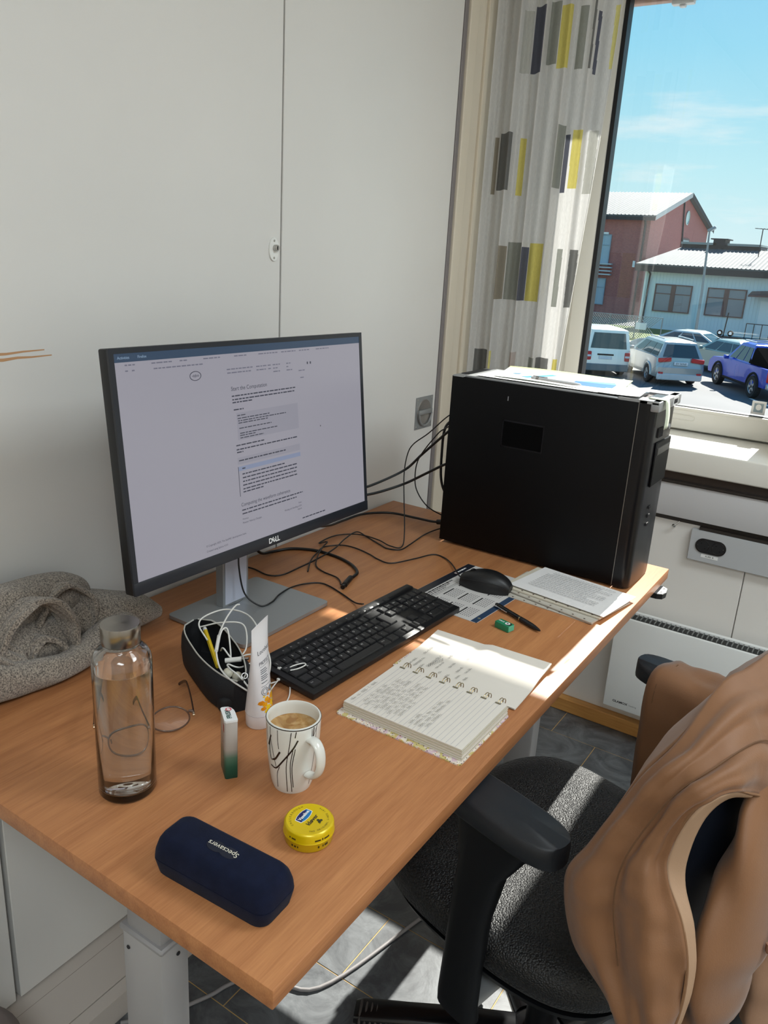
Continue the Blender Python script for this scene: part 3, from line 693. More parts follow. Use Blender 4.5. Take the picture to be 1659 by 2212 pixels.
def key(x, y, w=1.0, leg=None, h=1.0, hy=0.0):
    k = (w, h)
    loc = (0.0115+(x+w/2)*U, 0.0105+y*U+h*U/2, 0.0125)
    if k not in kcache: o = key_mesh(w, h).build('key', KK, kb); o.location = loc; kcache[k] = o
    else: o = share('key', kcache[k], kb, loc)
    if leg: text(leg, 0.0058 if len(leg) == 1 else 0.0034, M['legend'], 'legend', o, TX((-w*U/2+0.0055 if len(leg) == 1 else -w*U/2+0.0045, 0.0012, 0.00435)), 'LEFT' if len(leg) > 1 else 'CENTER')
r0 = [('Ctrl', 1.25), ('\u229e', 1.25), ('Alt', 1.25), ('', 6.25), ('Alt Gr', 1.25), ('', 1.25), ('\u25a4', 1.25), ('Ctrl', 1.25)]
r1 = [('\u21e7', 1.25), ('<', 1), *[(c, 1) for c in 'ZXCVBNM,.-'], ('\u21e7', 2.75)]
r2 = [('\u21ea', 1.75), *[(c, 1) for c in 'ASDFGHJKL\u00d8\u00c6'], ("'", 1)]
r3 = [('Tab', 1.5), *[(c, 1) for c in 'QWERTYUIOP\u00c5\u00a8']]
r4 = [('|', 1), *[(c, 1) for c in '1234567890+\\'], ('\u2190', 2)]
SAFE = set('ABCDEFGHIJKLMNOPQRSTUVWXYZ0123456789<,.-+|\\\'') | {'\u00d8', '\u00c6', '\u00c5', '\u00a8'}
for y, row in ((0, r0), (1, r1), (2, r2), (3, r3), (4, r4)):
    x = 0
    for s_, w in row:
        ok = s_ and (s_[0] in SAFE)
        key(x, y, w, s_ if ok else None); x += w
key(13.75, 2, 1.25, None, 2.0)
fx = [('Esc', 0), ('F1', 2), ('F2', 3), ('F3', 4), ('F4', 5), ('F5', 6.5), ('F6', 7.5), ('F7', 8.5), ('F8', 9.5), ('F9', 11), ('F10', 12), ('F11', 13), ('F12', 14)]
for s_, x in fx: key(x, 5.25, 1, s_, 0.72)
for i in range(3): key(15.25+i, 5.25, 1, None, 0.72)
for i, s_ in enumerate(('Ins', 'Home', 'PgUp')): key(15.25+i, 4, 1, s_)
for i, s_ in enumerate(('Del', 'End', 'PgDn')): key(15.25+i, 3, 1, s_)
key(16.25, 1, 1); key(15.25, 0, 1); key(16.25, 0, 1); key(17.25, 0, 1)
for j, rw in enumerate((('Num', '/', '*', '-'), ('7', '8', '9'), ('4', '5', '6'), ('1', '2', '3'))):
    for i, s_ in enumerate(rw): key(18.45+i, 4-j, 1, s_ if s_ != '*' and s_ != '/' else None)
key(21.45, 2, 1, '+', 2.0); key(21.45, 0, 1, None, 2.0); key(18.45, 0, 2, '0'); key(20.45, 0, 1, ',')

# ================================================================= MOUSE + CALENDAR MAT
mo = thing('computer_mouse', 'black wired computer mouse resting on the calendar mat', 'mouse', (0.508, 1.040, DT+0.0012), math.radians(90-352))
mo.rotation_euler = (0, 0, math.radians(97))
def mouse_ring(t, ins=1.0):
    """t 0 back .. 1 front along local +y"""
    y = -0.057+0.114*t
    w = 0.031*(math.sin(PI*min(max(0.04+t*0.92, 0), 1)))**0.34*(1.0-0.10*math.cos(2*PI*t)*0.5)
    hh_ = 0.037*(math.sin(PI*(0.06+0.86*t**0.85)))**0.55
    R = []
    for i in range(21):
        a = PI*i/20; x = -w*math.copysign(abs(math.cos(a))**0.72, math.cos(a)); z = 0.004+hh_*math.sin(a)**0.75
        R.append((x*ins, y, z*ins))
    return R
rings = [mouse_ring(i/22) for i in range(23)]
mbm = MB(); mbm.grid(rings); mbm.grid([[(x, y, 0.0) for x, y, z in (R[0], R[-1])] for R in rings]);
mbm.grid([[R[0], (R[0][0], R[0][1], 0.0)] for R in rings]).grid([[R[-1], (R[-1][0], R[-1][1], 0.0)] for R in rings])
mbm.add(rings[0], [tuple(range(21))]).add(rings[-1], [tuple(range(21))])
mbm.build('shell', plain('mouse_black', (17, 17, 19), 0.45, bump=0.03, bscale=900), mo, 50)
gs = MB().tube([(0, -0.057+0.114*t, mouse_ring(t)[10][2]+0.0002) for t in [0.6+0.38*i/12 for i in range(13)]], 0.0008, 5).build('button_seam', M['ink'], mo)
side = [mouse_ring(t)[17] for t in [0.08+0.84*i/16 for i in range(17)]]
MB().tube([(x+0.0005, y, z) for x, y, z in side], 0.0008, 5).build('side_seam', M['ink'], mo)
MB().tube([(-x-0.0005, y, z) for x, y, z in side], 0.0008, 5).build('side_seam', M['ink'], mo)
MB().lathe([(0.0, -0.003), (0.009, -0.003), (0.0095, -0.002), (0.0095, 0.002), (0.009, 0.003), (0, 0.003)], 24, M=TX((0, 0.031, 0.0285)) @ RY(PI/2)).build('scroll_wheel', M['black_gloss'], mo, 40)

cal = thing('calendar_mat', 'thin plastic desk calendar with navy borders under the black mouse', 'calendar', (0.4925, 1.005, DT+0.0002), math.radians(86.5))
MB().prism([(-0.133, -0.086), (-0.128, -0.0905), (0.128, -0.0905), (0.133, -0.086), (0.133, 0.086), (0.128, 0.0905), (-0.128, 0.0905), (-0.133, 0.086)], 0, 0.0008).build('sheet', plain('calendar_grey', (206, 203, 200), 0.3), cal)
NV = plain('calendar_navy', (46, 66, 92), 0.3)
MB().box(-0.132, 0.132, 0.070, 0.090, 0.0008, 0.0010).build('border', plain('calendar_black', (34, 36, 44), 0.3), cal)
MB().box(-0.132, 0.132, -0.090, -0.076, 0.0008, 0.0010).build('border', NV, cal)
for x in (-0.11, -0.03, 0.05, 0.12): MB().lathe([(0, 0.0013), (0.003, 0.0013), (0.0034, 0.0008)], 14, M=TX((x, -0.083, 0))).build('rivet', plain('rivet', (150, 150, 130), 0.4, metal=0.6), cal)
hd = MB()
for i in range(3): words(hd, -0.115, 0.02-0.02*i, 0.064-i*0.0055, 0.0022 if i else 0.004, 0.00095, seed=40+i)
MB().box(-0.12, 0.12, 0.0475, 0.0483, 0.0008, 0.00098).box(-0.12, 0.12, 0.0435, 0.0440, 0.0008, 0.00098).build('rule', M['ink'], cal)
hd.build('header_text', M['ink'], cal)
MB().lathe([(0, 0.0012), (0.0042, 0.0012), (0.0045, 0.0010)], 20, M=TX((0.062, 0.080, 0))).build('round_emblem', plain('emblem_pale', (206, 190, 188), 0.4), cal)
words(MB(), 0.070, 0.105, 0.080, 0.004, 0.00115, seed=91).build('emblem_print', M['white'], cal)['kind'] = 'stuff'
for c in range(4):
    for r_ in range(3):
        x0, y0 = -0.122+c*0.0625, 0.037-r_*0.0365
        MB().box(x0, x0+0.042, y0-0.0032, y0, 0.0008, 0.00098).build('month_bar', M['ink'], cal)
        dd = MB()
        for a in range(7):
            for b_ in range(5):
                dd.box(x0+0.003+a*0.0066, x0+0.0058+a*0.0066, y0-0.0085-b_*0.005, y0-0.0063-b_*0.005, 0.0008, 0.00096)
        dd.build('month_days', plain('cal_digits', (92, 90, 92), 0.5) if 'cal_digits' not in bpy.data.materials else bpy.data.materials['cal_digits'], cal)
def scribble(mb, x, y, n, size, z, fr, rnd, w=0.00035):
    """n loops of joined-up handwriting starting at (x,y); fr maps (right, up) to world xy"""
    pts = []
    for i in range(n*6+1):
        t = i/6
        up = math.sin(t*2*PI)*0.42
        if int(t) % 4 == rnd.randint(0, 3): up *= rnd.uniform(1.1, 2.0)
        px = x+t*size*0.74+math.cos(t*2*PI)*size*0.22+rnd.uniform(-.05, .05)*size
        py = y+size*(0.5+up)+rnd.uniform(-.06, .06)*size
        q = fr(px, py); pts.append((q[0], q[1], z))
    mb.ribbon(pts, w)
    return x+n*size*0.74
# ================================================================= NOTEBOOK
nb = thing('notebook', 'open spiral notebook with handwriting on ruled cream pages and a floral cover', 'notebook', (0.662, 0.602, DT))
def floral():
    m, t, b = new_mat('floral_cover'); nd = t.nodes.new
    tc = nd('ShaderNodeTexCoord'); v = nd('ShaderNodeTexVoronoi'); v.inputs['Scale'].default_value = 130; v2 = nd('ShaderNodeTexVoronoi'); v2.inputs['Scale'].default_value = 260
    t.links.new(tc.outputs['Object'], v.inputs['Vector']); t.links.new(tc.outputs['Object'], v2.inputs['Vector'])
    rp = nd('ShaderNodeValToRGB'); rp.color_ramp.interpolation = 'CONSTANT'; e = rp.color_ramp.elements
    e[0].position = 0; e[0].color = lin((226, 214, 200)); e[1].position = 0.35; e[1].color = lin((214, 190, 198))
    for pos, c in ((0.55, (206, 192, 128)), (0.75, (232, 222, 208))): x = e.new(pos); x.color = lin(c)
    s = nd('ShaderNodeSeparateColor'); t.links.new(v.outputs['Color'], s.inputs[0]); t.links.new(s.outputs[0], rp.inputs[0])
    m1 = nd('ShaderNodeMath'); m1.operation = 'LESS_THAN'; m1.inputs[1].default_value = 0.27; t.links.new(v2.outputs['Distance'], m1.inputs[0])
    s2 = nd('ShaderNodeSeparateColor'); t.links.new(v2.outputs['Color'], s2.inputs[0]); rp2 = nd('ShaderNodeValToRGB'); rp2.color_ramp.interpolation = 'CONSTANT'; e = rp2.color_ramp.elements
    e[0].position = 0; e[0].color = lin((92, 60, 84)); e[1].position = 0.4; e[1].color = lin((64, 62, 40)); x = e.new(0.7); x.color = lin((214, 150, 100))
    t.links.new(s2.outputs[1], rp2.inputs[0])
    mx = nd('ShaderNodeMixRGB'); t.links.new(m1.outputs[0], mx.inputs[0]); t.links.new(rp.outputs[0], mx.inputs[1]); t.links.new(rp2.outputs[0], mx.inputs[2])
    t.links.new(mx.outputs[0], b.inputs['Base Color']); P(b, Roughness=0.45); return m
M['floral'] = floral()
M['page'] = plain('page_cream', (226, 219, 208), 0.75)
M['page_edge'] = plain('page_edges', (206, 200, 178), 0.8)
def rrect(x0, x1, y0, y1, r, n=5):
    o = []
    for cx, cy, a0 in ((x1-r, y1-r, 0), (x0+r, y1-r, 90), (x0+r, y0+r, 180), (x1-r, y0+r, 270)):
        for i in range(n+1):
            a = math.radians(a0+90*i/n); o.append((cx+r*math.cos(a), cy+r*math.sin(a)))
    return o
MB().prism(rrect(-0.111, 0.111, -0.170, -0.004, 0.006), 0.0, 0.0022).build('cover', M['floral'], nb)
MB().prism([(x-0.012+0.03*(y-0.1)*0, y) for x, y in rrect(-0.112, 0.112, 0.012, 0.188, 0.006)], 0.0, 0.0022).build('cover', M['floral'], nb)
# near page block: several groups of leaves, slightly fanned
rnd = random.Random(5)
lay = 9; z = 0.0024
for i in range(lay):
    d = 0.0016; sh = 0.0030*(1-i/lay)+rnd.uniform(-0.0008, 0.0008); zz = z+i*0.00185
    g = MB(); f = []
    x0, x1, y0, y1 = -0.104+rnd.uniform(-.0008, .0008), 0.106+sh*0.7, -0.158-sh*0.5, -0.006
    for zc in (zz, zz+d): f.append([(x0, y0, zc), (x1, y0, zc+0.0006*(i/lay)), (x1, y1, zc+0.0006*(i/lay)), (x0, y1, zc)])
    g.loft(f)
    g.build('page_leaves', M['page'] if i == lay-1 else (M['page_edge'] if i % 2 else M['page']), nb)
ZP = z+lay*0.00185
def topz(x): return ZP+0.0001+0.0006*(x+0.104)/0.21
rl = plain('ruled_ink', (176, 172, 178), 0.8)
for i in range(24):
    x = -0.092+i*0.0081
    MB().add([(x, -0.157, topz(x)), (x+0.0005, -0.157, topz(x)), (x+0.0005, -0.012, topz(x)), (x, -0.012, topz(x))], [(0, 1, 2, 3)]).build('ruled_line', rl, nb)
# handwriting on the near page: right = +Y, up = -X
hw = MB()
frn = lambda px, py: (py*-1-0.0, px)
def line(mb, row, x0, words_, z0, size=0.0046, fr=None, xoff=-0.092, rndm=rnd):
    x = x0
    for n in words_:
        xx = xoff+row*0.0081
        x = scribble(mb, x, -xx+0.0006, n, size, z0, lambda px, py: (-py, px), rndm)+0.0055
L0 = ZP+0.0010
line(hw, -0.2, -0.148, [3, 2, 4, 1, 4], L0)
for row, x0, ws in ((2, -0.140, [4, 3, 4, 3]), (3, -0.146, [5, 4, 8, 2, 4]), (4, -0.140, [1, 3, 3, 6, 3, 3]), (5, -0.146, [4, 7, 3, 2, 1, 6]), (6, -0.140, [6, 4, 3, 3]), (7, -0.140, [5, 3, 4, 1, 4, 5]), (8, -0.146, [4, 3, 2, 4, 4, 5]), (9, -0.140, [5, 4, 3, 4, 2, 3]), (10, -0.140, [6, 3, 2]), (13, -0.148, [4, 4]), (14, -0.146, [6, 2, 3, 3, 4]), (15, -0.146, [4, 4, 2, 8, 3]), (16, -0.140, [4, 7])):
    line(hw, row, x0, ws, L0)
stuff(hw.build('handwriting', plain('pen_grey', (92, 88, 88), 0.7), nb, fix=False))
# far page: loose sheet rising towards its outer edge
def farz(x, y): return 0.004+0.009*max(0, (y-0.02)/0.15)**1.5+(0.004 if x > -0.005 else 0.0)*max(0, min(1, (y-0.085)/0.03))
rows = []
for j in range(17):
    v = j/16; rows.append([(-0.117+0.228*i/14-0.004*v, 0.016+0.152*v+0.008*(i/14)*v, farz(-0.117+0.228*i/14, 0.016+0.152*v)) for i in range(15)])
pg = MB().grid(rows).grid([[(x, y, zz-0.0018) for x, y, zz in R] for R in rows])
pg.build('page_leaf', M['page'], nb, 50, fix=False)
MB().grid([[(x*0.985-0.001, y+0.004, zz*0.45+0.0005) for x, y, zz in R] for R in rows]).build('page_leaf', M['page_edge'], nb, 50, fix=False)
hw2 = MB(); inkd = plain('pen_dark', (44, 42, 44), 0.7)
rnd2 = random.Random(11)
for x, y, ws, sz in ((-0.098, 0.030, [3, 4], 0.0045), (-0.088, 0.030, [8, 2], 0.0045), (-0.077, 0.032, [4], 0.0045), (-0.094, 0.075, [3, 2, 3], 0.0045), (-0.066, 0.040, [10, 4, 3], 0.006), (-0.052, 0.045, [3, 2, 2], 0.004), (-0.050, 0.085, [2, 2], 0.004), (-0.040, 0.035, [2], 0.004), (-0.034, 0.060, [3, 3], 0.004), (-0.024, 0.030, [4], 0.004), (-0.016, 0.055, [4, 2], 0.004), (-0.008, 0.036, [5], 0.004), (-0.002, 0.06, [3, 3], 0.004), (0.006, 0.04, [4], 0.004), (-0.020, 0.1, [3], 0.004)):
    px = y
    for n in ws: px = scribble(hw2, px, -x, n, sz, farz(x, y+0.03)+0.0012, lambda a, b_: (-b_, a), rnd2, 0.00045)+0.003
for k in range(9):
    a = -0.066+0.0012*k
    hw2.ribbon([(a, 0.042+k*0.004, farz(a, 0.07)+0.0014), (a-0.006, 0.052+k*0.004, farz(a, 0.07)+0.0014)], 0.0005)
stuff(hw2.build('handwriting', inkd, nb, fix=False))
# wire binding: pairs of loops through both halves
gold = plain('wire_bronze', (150, 132, 96), 0.3, metal=0.9)
for k in range(8):
    x = -0.091+k*0.0258
    for dx in (0, 0.0045):
        pts = [(x+dx, 0.003+0.0115*math.cos(a), 0.0125+0.0085*math.sin(a)) for a in [PI*1.12-PI*1.24*i/14 for i in range(15)]]
        MB().tube(pts, 0.0007, 6).build('binding_ring', gold, nb, 50)
    MB().add([(x-0.003, -0.012, topz(x)+0.0002), (x+0.007, -0.012, topz(x)+0.0002), (x+0.007, -0.008, topz(x)+0.0002), (x-0.003, -0.008, topz(x)+0.0002)], [(0, 1, 2, 3)]).build('punch_hole', plain('hole_shadow', (120, 112, 88), 0.8) if 'hole_shadow' not in bpy.data.materials else bpy.data.materials['hole_shadow'], nb)

# ================================================================= PRINTED SHEETS BY THE TOWER
def sheet(name, label, cat, cx, cy, ang, w, h, z, m, thick, curl=None, group=None):
    t = thing(name, label, cat, (cx, cy, z), math.radians(ang), group)
    rows = []
    for j in range(7):
        rows.append([(-w/2+w*i/10, -h/2+h*j/6, (curl(i/10, j/6) if curl else 0)+thick) for i in range(11)])
    b = MB().grid(rows).grid([[(x, y, zz-thick) for x, y, zz in R] for R in rows])
    e = rows; 
    b.grid([[q, (q[0], q[1], q[2]-thick)] for q in e[0]]).grid([[q, (q[0], q[1], q[2]-thick)] for q in e[-1]])
    b.grid([[R[0], (R[0][0], R[0][1], R[0][2]-thick)] for R in e]).grid([[R[-1], (R[-1][0], R[-1][1], R[-1][2]-thick)] for R in e])
    b.build('page', m, t, 50, fix=False)
    return t
POCK = plain('plastic_pocket', (196, 190, 178), 0.25)
def holes(t, w, h, n, z):
    for k in range(n): MB().lathe([(0, z), (0.0022, z)], 10, M=TX((-w/2+0.02+k*(w-0.04)/(n-1), -h/2+0.006, 0))).build('punched_hole', plain('hole_dark', (70, 50, 42), 0.8) if 'hole_dark' not in bpy.data.materials else bpy.data.materials['hole_dark'], t)
s1 = sheet('document_pocket', 'clear punched document pocket lowest in the pile beside the computer tower', 'document pocket', 0.650, 1.104, -4, 0.232, 0.162, DT+0.0003, POCK, 0.0015, group='document pockets beside the tower')
holes(s1, 0.232, 0.162, 8, 0.0017)
s2 = sheet('document_pocket', 'clear punched document pocket in the middle of the pile by the computer tower', 'document pocket', 0.662, 1.112, -11, 0.230, 0.160, DT+0.0020, POCK, 0.0025, curl=lambda u, v: 0.0012*(1-v), group='document pockets beside the tower')
holes(s2, 0.230, 0.160, 8, 0.0040)
s3 = sheet('document_pocket', 'cream document pocket just under the top printed page by the computer tower', 'document pocket', 0.661, 1.128, -6, 0.232, 0.160, DT+0.0050, plain('pocket_cream', (216, 208, 190), 0.35), 0.0030, curl=lambda u, v: 0.0012*(1-v), group='document pockets beside the tower')
holes(s3, 0.232, 0.160, 8, 0.0044)
s4 = sheet('printed_page', 'white page of printed text topmost in the pile beside the computer tower', 'printed page', 0.672, 1.132, -7.5, 0.226, 0.156, DT+0.0090, plain('page_white', (232, 230, 228), 0.65), 0.0008, curl=lambda u, v: 0.002*(1-v)**2+0.001)
pw = MB()
for i in range(12):
    y = 0.058-i*0.0092 if i < 9 else 0.058-i*0.0092
    x0 = -0.075 if i in (0, 1) else -0.085
    words(pw, x0, 0.075-(0.03 if i in (1, 4, 8) else 0), y, 0.0016, 0.0052, seed=i+3, wmin=0.003, wmax=0.011, gap=0.0016)
stuff(pw.build('print', plain('print_grey', (120, 118, 122), 0.7), s4))

# ================================================================= PEN + ERASER
pb_ = thing('gel_pen', 'black pen with a silver clip lying across the edge of the calendar mat', 'pen', (0.6305, 0.938, DT+0.0055))
Mq = frame((0, 0, 0), (0.121, -0.056, 0), (0.056, 0.121, 0)) @ RY(PI/2)
bl = plain('pen_black', (14, 14, 15), 0.25)
MB().lathe([(0, -0.068), (0.0030, -0.068), (0.0040, -0.066), (0.0048, -0.060), (0.0050, 0.008)], 20, M=Mq).build('barrel', bl, pb_, 40)
MB().lathe([(0.0051, 0.008), (0.0053, 0.0085), (0.0053, 0.0098), (0.0051, 0.0103)], 20, M=Mq).build('ring', plain('pen_gold', (206, 190, 150), 0.25, metal=1.0), pb_, 40)
MB().lathe([(0.0050, 0.0103), (0.0054, 0.018), (0.0054, 0.040), (0.0046, 0.052), (0.0026, 0.064), (0.0012, 0.068), (0, 0.0685)], 20, M=Mq).build('grip', plain('pen_grip', (20, 21, 24), 0.45), pb_, 40)
Mc = frame((0, 0, 0), (0.121, -0.056, 0), (0.056, 0.121, 0))
MB().rbox(-0.064, -0.026, -0.0075, -0.0052, -0.0012, 0.0016, 0.0006, 1, M=Mc).rbox(-0.064, -0.060, -0.0075, 0.0, -0.0014, 0.0020, 0.0004, 1, M=Mc).build('clip', M['chrome'], pb_)
er = thing('eraser', 'small green paper-sleeved eraser between the black pen and the notebook', 'eraser', (0.628, 0.882, DT), math.radians(-14))
GR = plain('eraser_green', (34, 132, 92), 0.4)
MB().rbox(-0.017, 0.017, -0.0095, 0.0095, 0.0, 0.0135, 0.0014, 2).build('sleeve', GR, er, 40)
MB().rbox(0.0165, 0.0178, -0.0085, 0.0085, 0.001, 0.0125, 0.0008, 1).build('end_face', plain('eraser_teal', (96, 186, 150), 0.5), er, 40)
def disc(name, r, m, parent, Mx, z=0.0, r2=0.0): return MB().lathe([(r2, z), (r, z)], 24, M=Mx).build(name, m, parent)
disc('print_spot', 0.0062, M['ink'], er, TX((0.010, 0.0, 0.0137))); disc('print_ring', 0.0052, M['white'], er, TX((0.0075, 0.0, 0.0139)), 0, 0.0022)
for i, x in enumerate((-0.0125, -0.008, -0.003)):
    text('XNE'[i], 0.006, M['white'], 'print_letter', er, TX((x, 0.001, 0.0138)) @ RZ(PI), bold=0.0002)
disc('print_spot', 0.0056, M['ink'], er, frame((-0.0172, -0.003, 0.0068), (0, -1, 0), (0, 0, 1))); disc('print_ring', 0.0040, M['white'], er, frame((-0.0174, -0.003, 0.0068), (0, -1, 0), (0, 0, 1)), 0, 0.002)

# ================================================================= MUG
mug = thing('coffee_mug', 'white china mug with dark brush strokes and milky coffee inside', 'mug', (0.607, 0.260, DT))
china = plain('china_white', (226, 224, 216), 0.18)
def mug_r(z): 
    t = max(0.0, min(1.0, z/0.104)); return 0.0265+0.0098*math.sin(t*PI/2)**0.8
prof = [(0, 0.0015), (0.022, 0.0015), (0.0235, 0.0), (0.0255, 0.0004)]+[(mug_r(0.104*i/16), 0.0015+0.1025*i/16) for i in range(1, 17)]
ri = [(mug_r(0.104*i/16)-0.0028, 0.006+0.098*i/16) for i in range(16, -1, -1)]
MB().lathe(prof+[(mug_r(0.104)-0.0008, 0.1052), (mug_r(0.104)-0.0022, 0.1052)]+ri+[(0, 0.006)], 56).build('body', china, mug, 40)
MB().lathe([(0.0366, 0.1030), (0.0369, 0.1037), (0.0366, 0.1044), (0.0360, 0.1040)], 56).build('rim_line', plain('glaze_black', (34, 28, 28), 0.25), mug, 60)
def coffee():
    m, t, b = new_mat('coffee_crema'); nd = t.nodes.new
    tc = nd('ShaderNodeTexCoord'); n = nd('ShaderNodeTexNoise'); n.inputs['Scale'].default_value = 45; n.inputs['Detail'].default_value = 6; n.inputs['Distortion'].default_value = 1.5
    t.links.new(tc.outputs['Object'], n.inputs['Vector']); rp = nd('ShaderNodeValToRGB'); e = rp.color_ramp.elements
    e[0].position = 0.35; e[0].color = lin((150, 104, 50)); e[1].position = 0.68; e[1].color = lin((196, 160, 108)); x = e.new(0.5); x.color = lin((176, 134, 78))
    t.links.new(n.outputs['Fac'], rp.inputs[0]); t.links.new(rp.outputs[0], b.inputs['Base Color']); P(b, Roughness=0.25); return m
MB().lathe([(0, 0.0865), (0.0335, 0.0865), (mug_r(0.087)-0.0026, 0.0878)], 48).build('coffee', coffee(), mug, 60)
# handle: curved band towards the room
hp = cr([(0.034, 0, 0.086), (0.047, 0, 0.087), (0.0565, 0, 0.077), (0.0585, 0, 0.060), (0.054, 0, 0.044), (0.045, 0, 0.035), (0.0335, 0, 0.032)], 6)
hd_ = MB().tube(hp, 0.0058, 14, flat=(1.3, 0.62), M=RZ(math.radians(-13)))
hd_.build('handle', china, mug, 60)
stroke_m = plain('glaze_stroke', (30, 22, 22), 0.25)
def stroke(pts, w):
    """painted stroke through (angle deg, z); laid on the glaze"""
    q = cr([(a, z, 0) for a, z in pts], 6); vs = []
    for i, p in enumerate(q):
        a = q[max(i-1, 0)]; b = q[min(i+1, len(q)-1)]; r = mug_r(p.y)+0.00035
        dx, dy = math.radians(b.x-a.x)*r, b.y-a.y; l = math.hypot(dx, dy) or 1; nx, ny = -dy/l*w/2, dx/l*w/2
        for s in (-1, 1):
            ang = math.radians(p.x)+s*nx/r; z = p.y+s*ny; rr = mug_r(z)+0.00035; vs.append((rr*math.cos(ang), rr*math.sin(ang), z+0.0012))
    MB().add(vs, [(2*i, 2*i+2, 2*i+3, 2*i+1) for i in range(len(q)-1)]).build('painted_stroke', stroke_m, mug)
C0 = -51
stroke([(C0-58, 0.040), (C0-40, 0.040), (C0-20, 0.056), (C0, 0.075), (C0+10, 0.088)], 0.0022)
stroke([(C0-50, 0.051), (C0-40, 0.055), (C0-28, 0.068)], 0.0026)
stroke([(C0-62, 0.070), (C0-52, 0.088)], 0.0024)
stroke([(C0-52, 0.088), (C0-58, 0.070), (C0-56, 0.052), (C0-50, 0.050)], 0.0014)
stroke([(C0-55, 0.100), (C0-54, 0.085), (C0-46, 0.060), (C0-40, 0.042)], 0.0009)
stroke([(C0-34, 0.100), (C0-33, 0.085), (C0-31, 0.072)], 0.0009)
stroke([(C0-30, 0.044), (C0-38, 0.030), (C0-40, 0.008)], 0.0009)
stroke([(C0-4, 0.100), (C0-8, 0.075), (C0-14, 0.045), (C0-12, 0.004)], 0.0010)
stroke([(C0+0, 0.073), (C0-5, 0.045), (C0+0, 0.004)], 0.0010)
stroke([(C0+5, 0.075), (C0-1, 0.045), (C0+3, 0.012)], 0.0010)
stroke([(C0+6, 0.101), (C0+4, 0.092)], 0.0012)
stroke([(C0-70, 0.100), (C0-69, 0.075)], 0.0008)
stroke([(C0+47, 0.101), (C0+44, 0.085), (C0+42, 0.078)], 0.0016)
stroke([(C0+43, 0.084), (C0+58, 0.102)], 0.0008)
stroke([(C0+42, 0.100), (C0+41, 0.086)], 0.0007)
stroke([(C0+55, 0.100), (C0+53, 0.05), (C0+49, 0.010)], 0.0006)

# ================================================================= MINT BOX
fz = thing('mint_box', 'upright slim mint box with white lid fading from grey to dark green', 'mint box', (0.5235, 0.2255, DT), math.atan2(0.81, 0.58))
def fade():
    m, t, b = new_mat('mint_box_print'); nd = t.nodes.new
    tc = nd('ShaderNodeTexCoord'); s = nd('ShaderNodeSeparateXYZ'); t.links.new(tc.outputs['Object'], s.inputs[0])
    mr = nd('ShaderNodeMapRange'); mr.inputs[1].default_value = 0.0; mr.inputs[2].default_value = 0.09; t.links.new(s.outputs['Z'], mr.inputs[0])
    rp = nd('ShaderNodeValToRGB'); e = rp.color_ramp.elements; e[0].position = 0; e[0].color = lin((14, 62, 48)); e[1].position = 1; e[1].color = lin((196, 190, 184))
    for pos, c in ((0.2, (26, 84, 66)), (0.36, (78, 116, 98)), (0.5, (168, 160, 152))): x = e.new(pos); x.color = lin(c)
    t.links.new(mr.outputs[0], rp.inputs[0]); t.links.new(rp.outputs[0], b.inputs['Base Color']); P(b, Roughness=0.3); return m
o_ = [(-0.0075, -0.0165), (-0.0065, -0.0175), (0.0075, -0.0175), (0.0085, -0.0165), (0.0085, 0.002), (0.0078, 0.008), (0.0055, 0.0135), (0.002, 0.0168), (-0.0025, 0.0178), (-0.0065, 0.0178), (-0.0085, 0.0158), (-0.0085, -0.0155)]
MB().prism(o_, 0.0, 0.0875).build('body', fade(), fz, 50)
MB().prism([(x*1.03, y*1.02) for x, y in o_], 0.0875, 0.0905).build('lid', plain('lid_white', (232, 233, 232), 0.3), fz, 50)
Mt = frame((0, 0, 0.0907), (0, 1, 0), (-1, 0, 0))
text('FRISK', 0.0088, plain('print_dark_green', (20, 70, 60), 0.4), 'brand_lettering', fz, Mt @ TX((-0.0012, 0.0008, 0)), bold=0.0003)
disc('brand_disc', 0.0042, plain('print_red', (196, 40, 62), 0.4), fz, Mt @ TX((0.0105, -0.0012, 0.0001)))
MB().tube([((0.0006+0.0022*i/40)*math.cos(i*0.42)+0.0105, (0.0006+0.0022*i/40)*math.sin(i*0.42)-0.0012, 0.0002) for i in range(41)], 0.0003, 4, M=Mt).build('brand_swirl', M['white'], fz)
# print on the narrow side facing the bottle
Ms = frame((-0.0087, 0.0, 0.047), (0, 0, -1), (0, 1, 0))
text('FRISK', 0.020, plain('print_pale', (150, 152, 148), 0.4), 'side_lettering', fz, Ms @ TX((0.006, -0.002, 0.0002)), bold=0.0003)
MB().box(-0.0336, -0.022, -0.011, -0.005, 0.0, 0.0003, M=Ms).build('side_badge', plain('print_brick', (150, 60, 58), 0.5), fz)

# ================================================================= LOTION TUBE
tb = thing('lotion_tube', 'white lotion tube standing on its cap with grey print and orange hexagons', 'tube', (0.4760, 0.3385, DT))
TA = math.atan2(0.95, -0.30)            # direction of the top seam
white_t = plain('tube_white', (230, 228, 230), 0.28)
def tring(z):
    """circle at the cap turning into a flat seam at the top"""
    t = max(0, min(1, (z-0.022)/0.138)); a = 0.0205+(0.0285-0.0205)*t; b = 0.0205*(1-t)**0.85+0.0006
    return [(a*math.cos(q), b*math.sin(q), z) for q in [2*PI*i/40 for i in range(40)]]
Mz = RZ(TA)
MB().loft([tring(0.022+0.138*i/20) for i in range(21)]+[[(x, y*0.9, 0.168) for x, y, z in tring(0.160)]], M=Mz).build('body', white_t, tb, 50)
MB().lathe([(0, 0), (0.0185, 0), (0.0198, 0.0015), (0.0203, 0.021), (0.0205, 0.0225), (0.0205, 0.0235)], 44).build('cap', plain('cap_white', (236, 234, 236), 0.3), tb, 40)
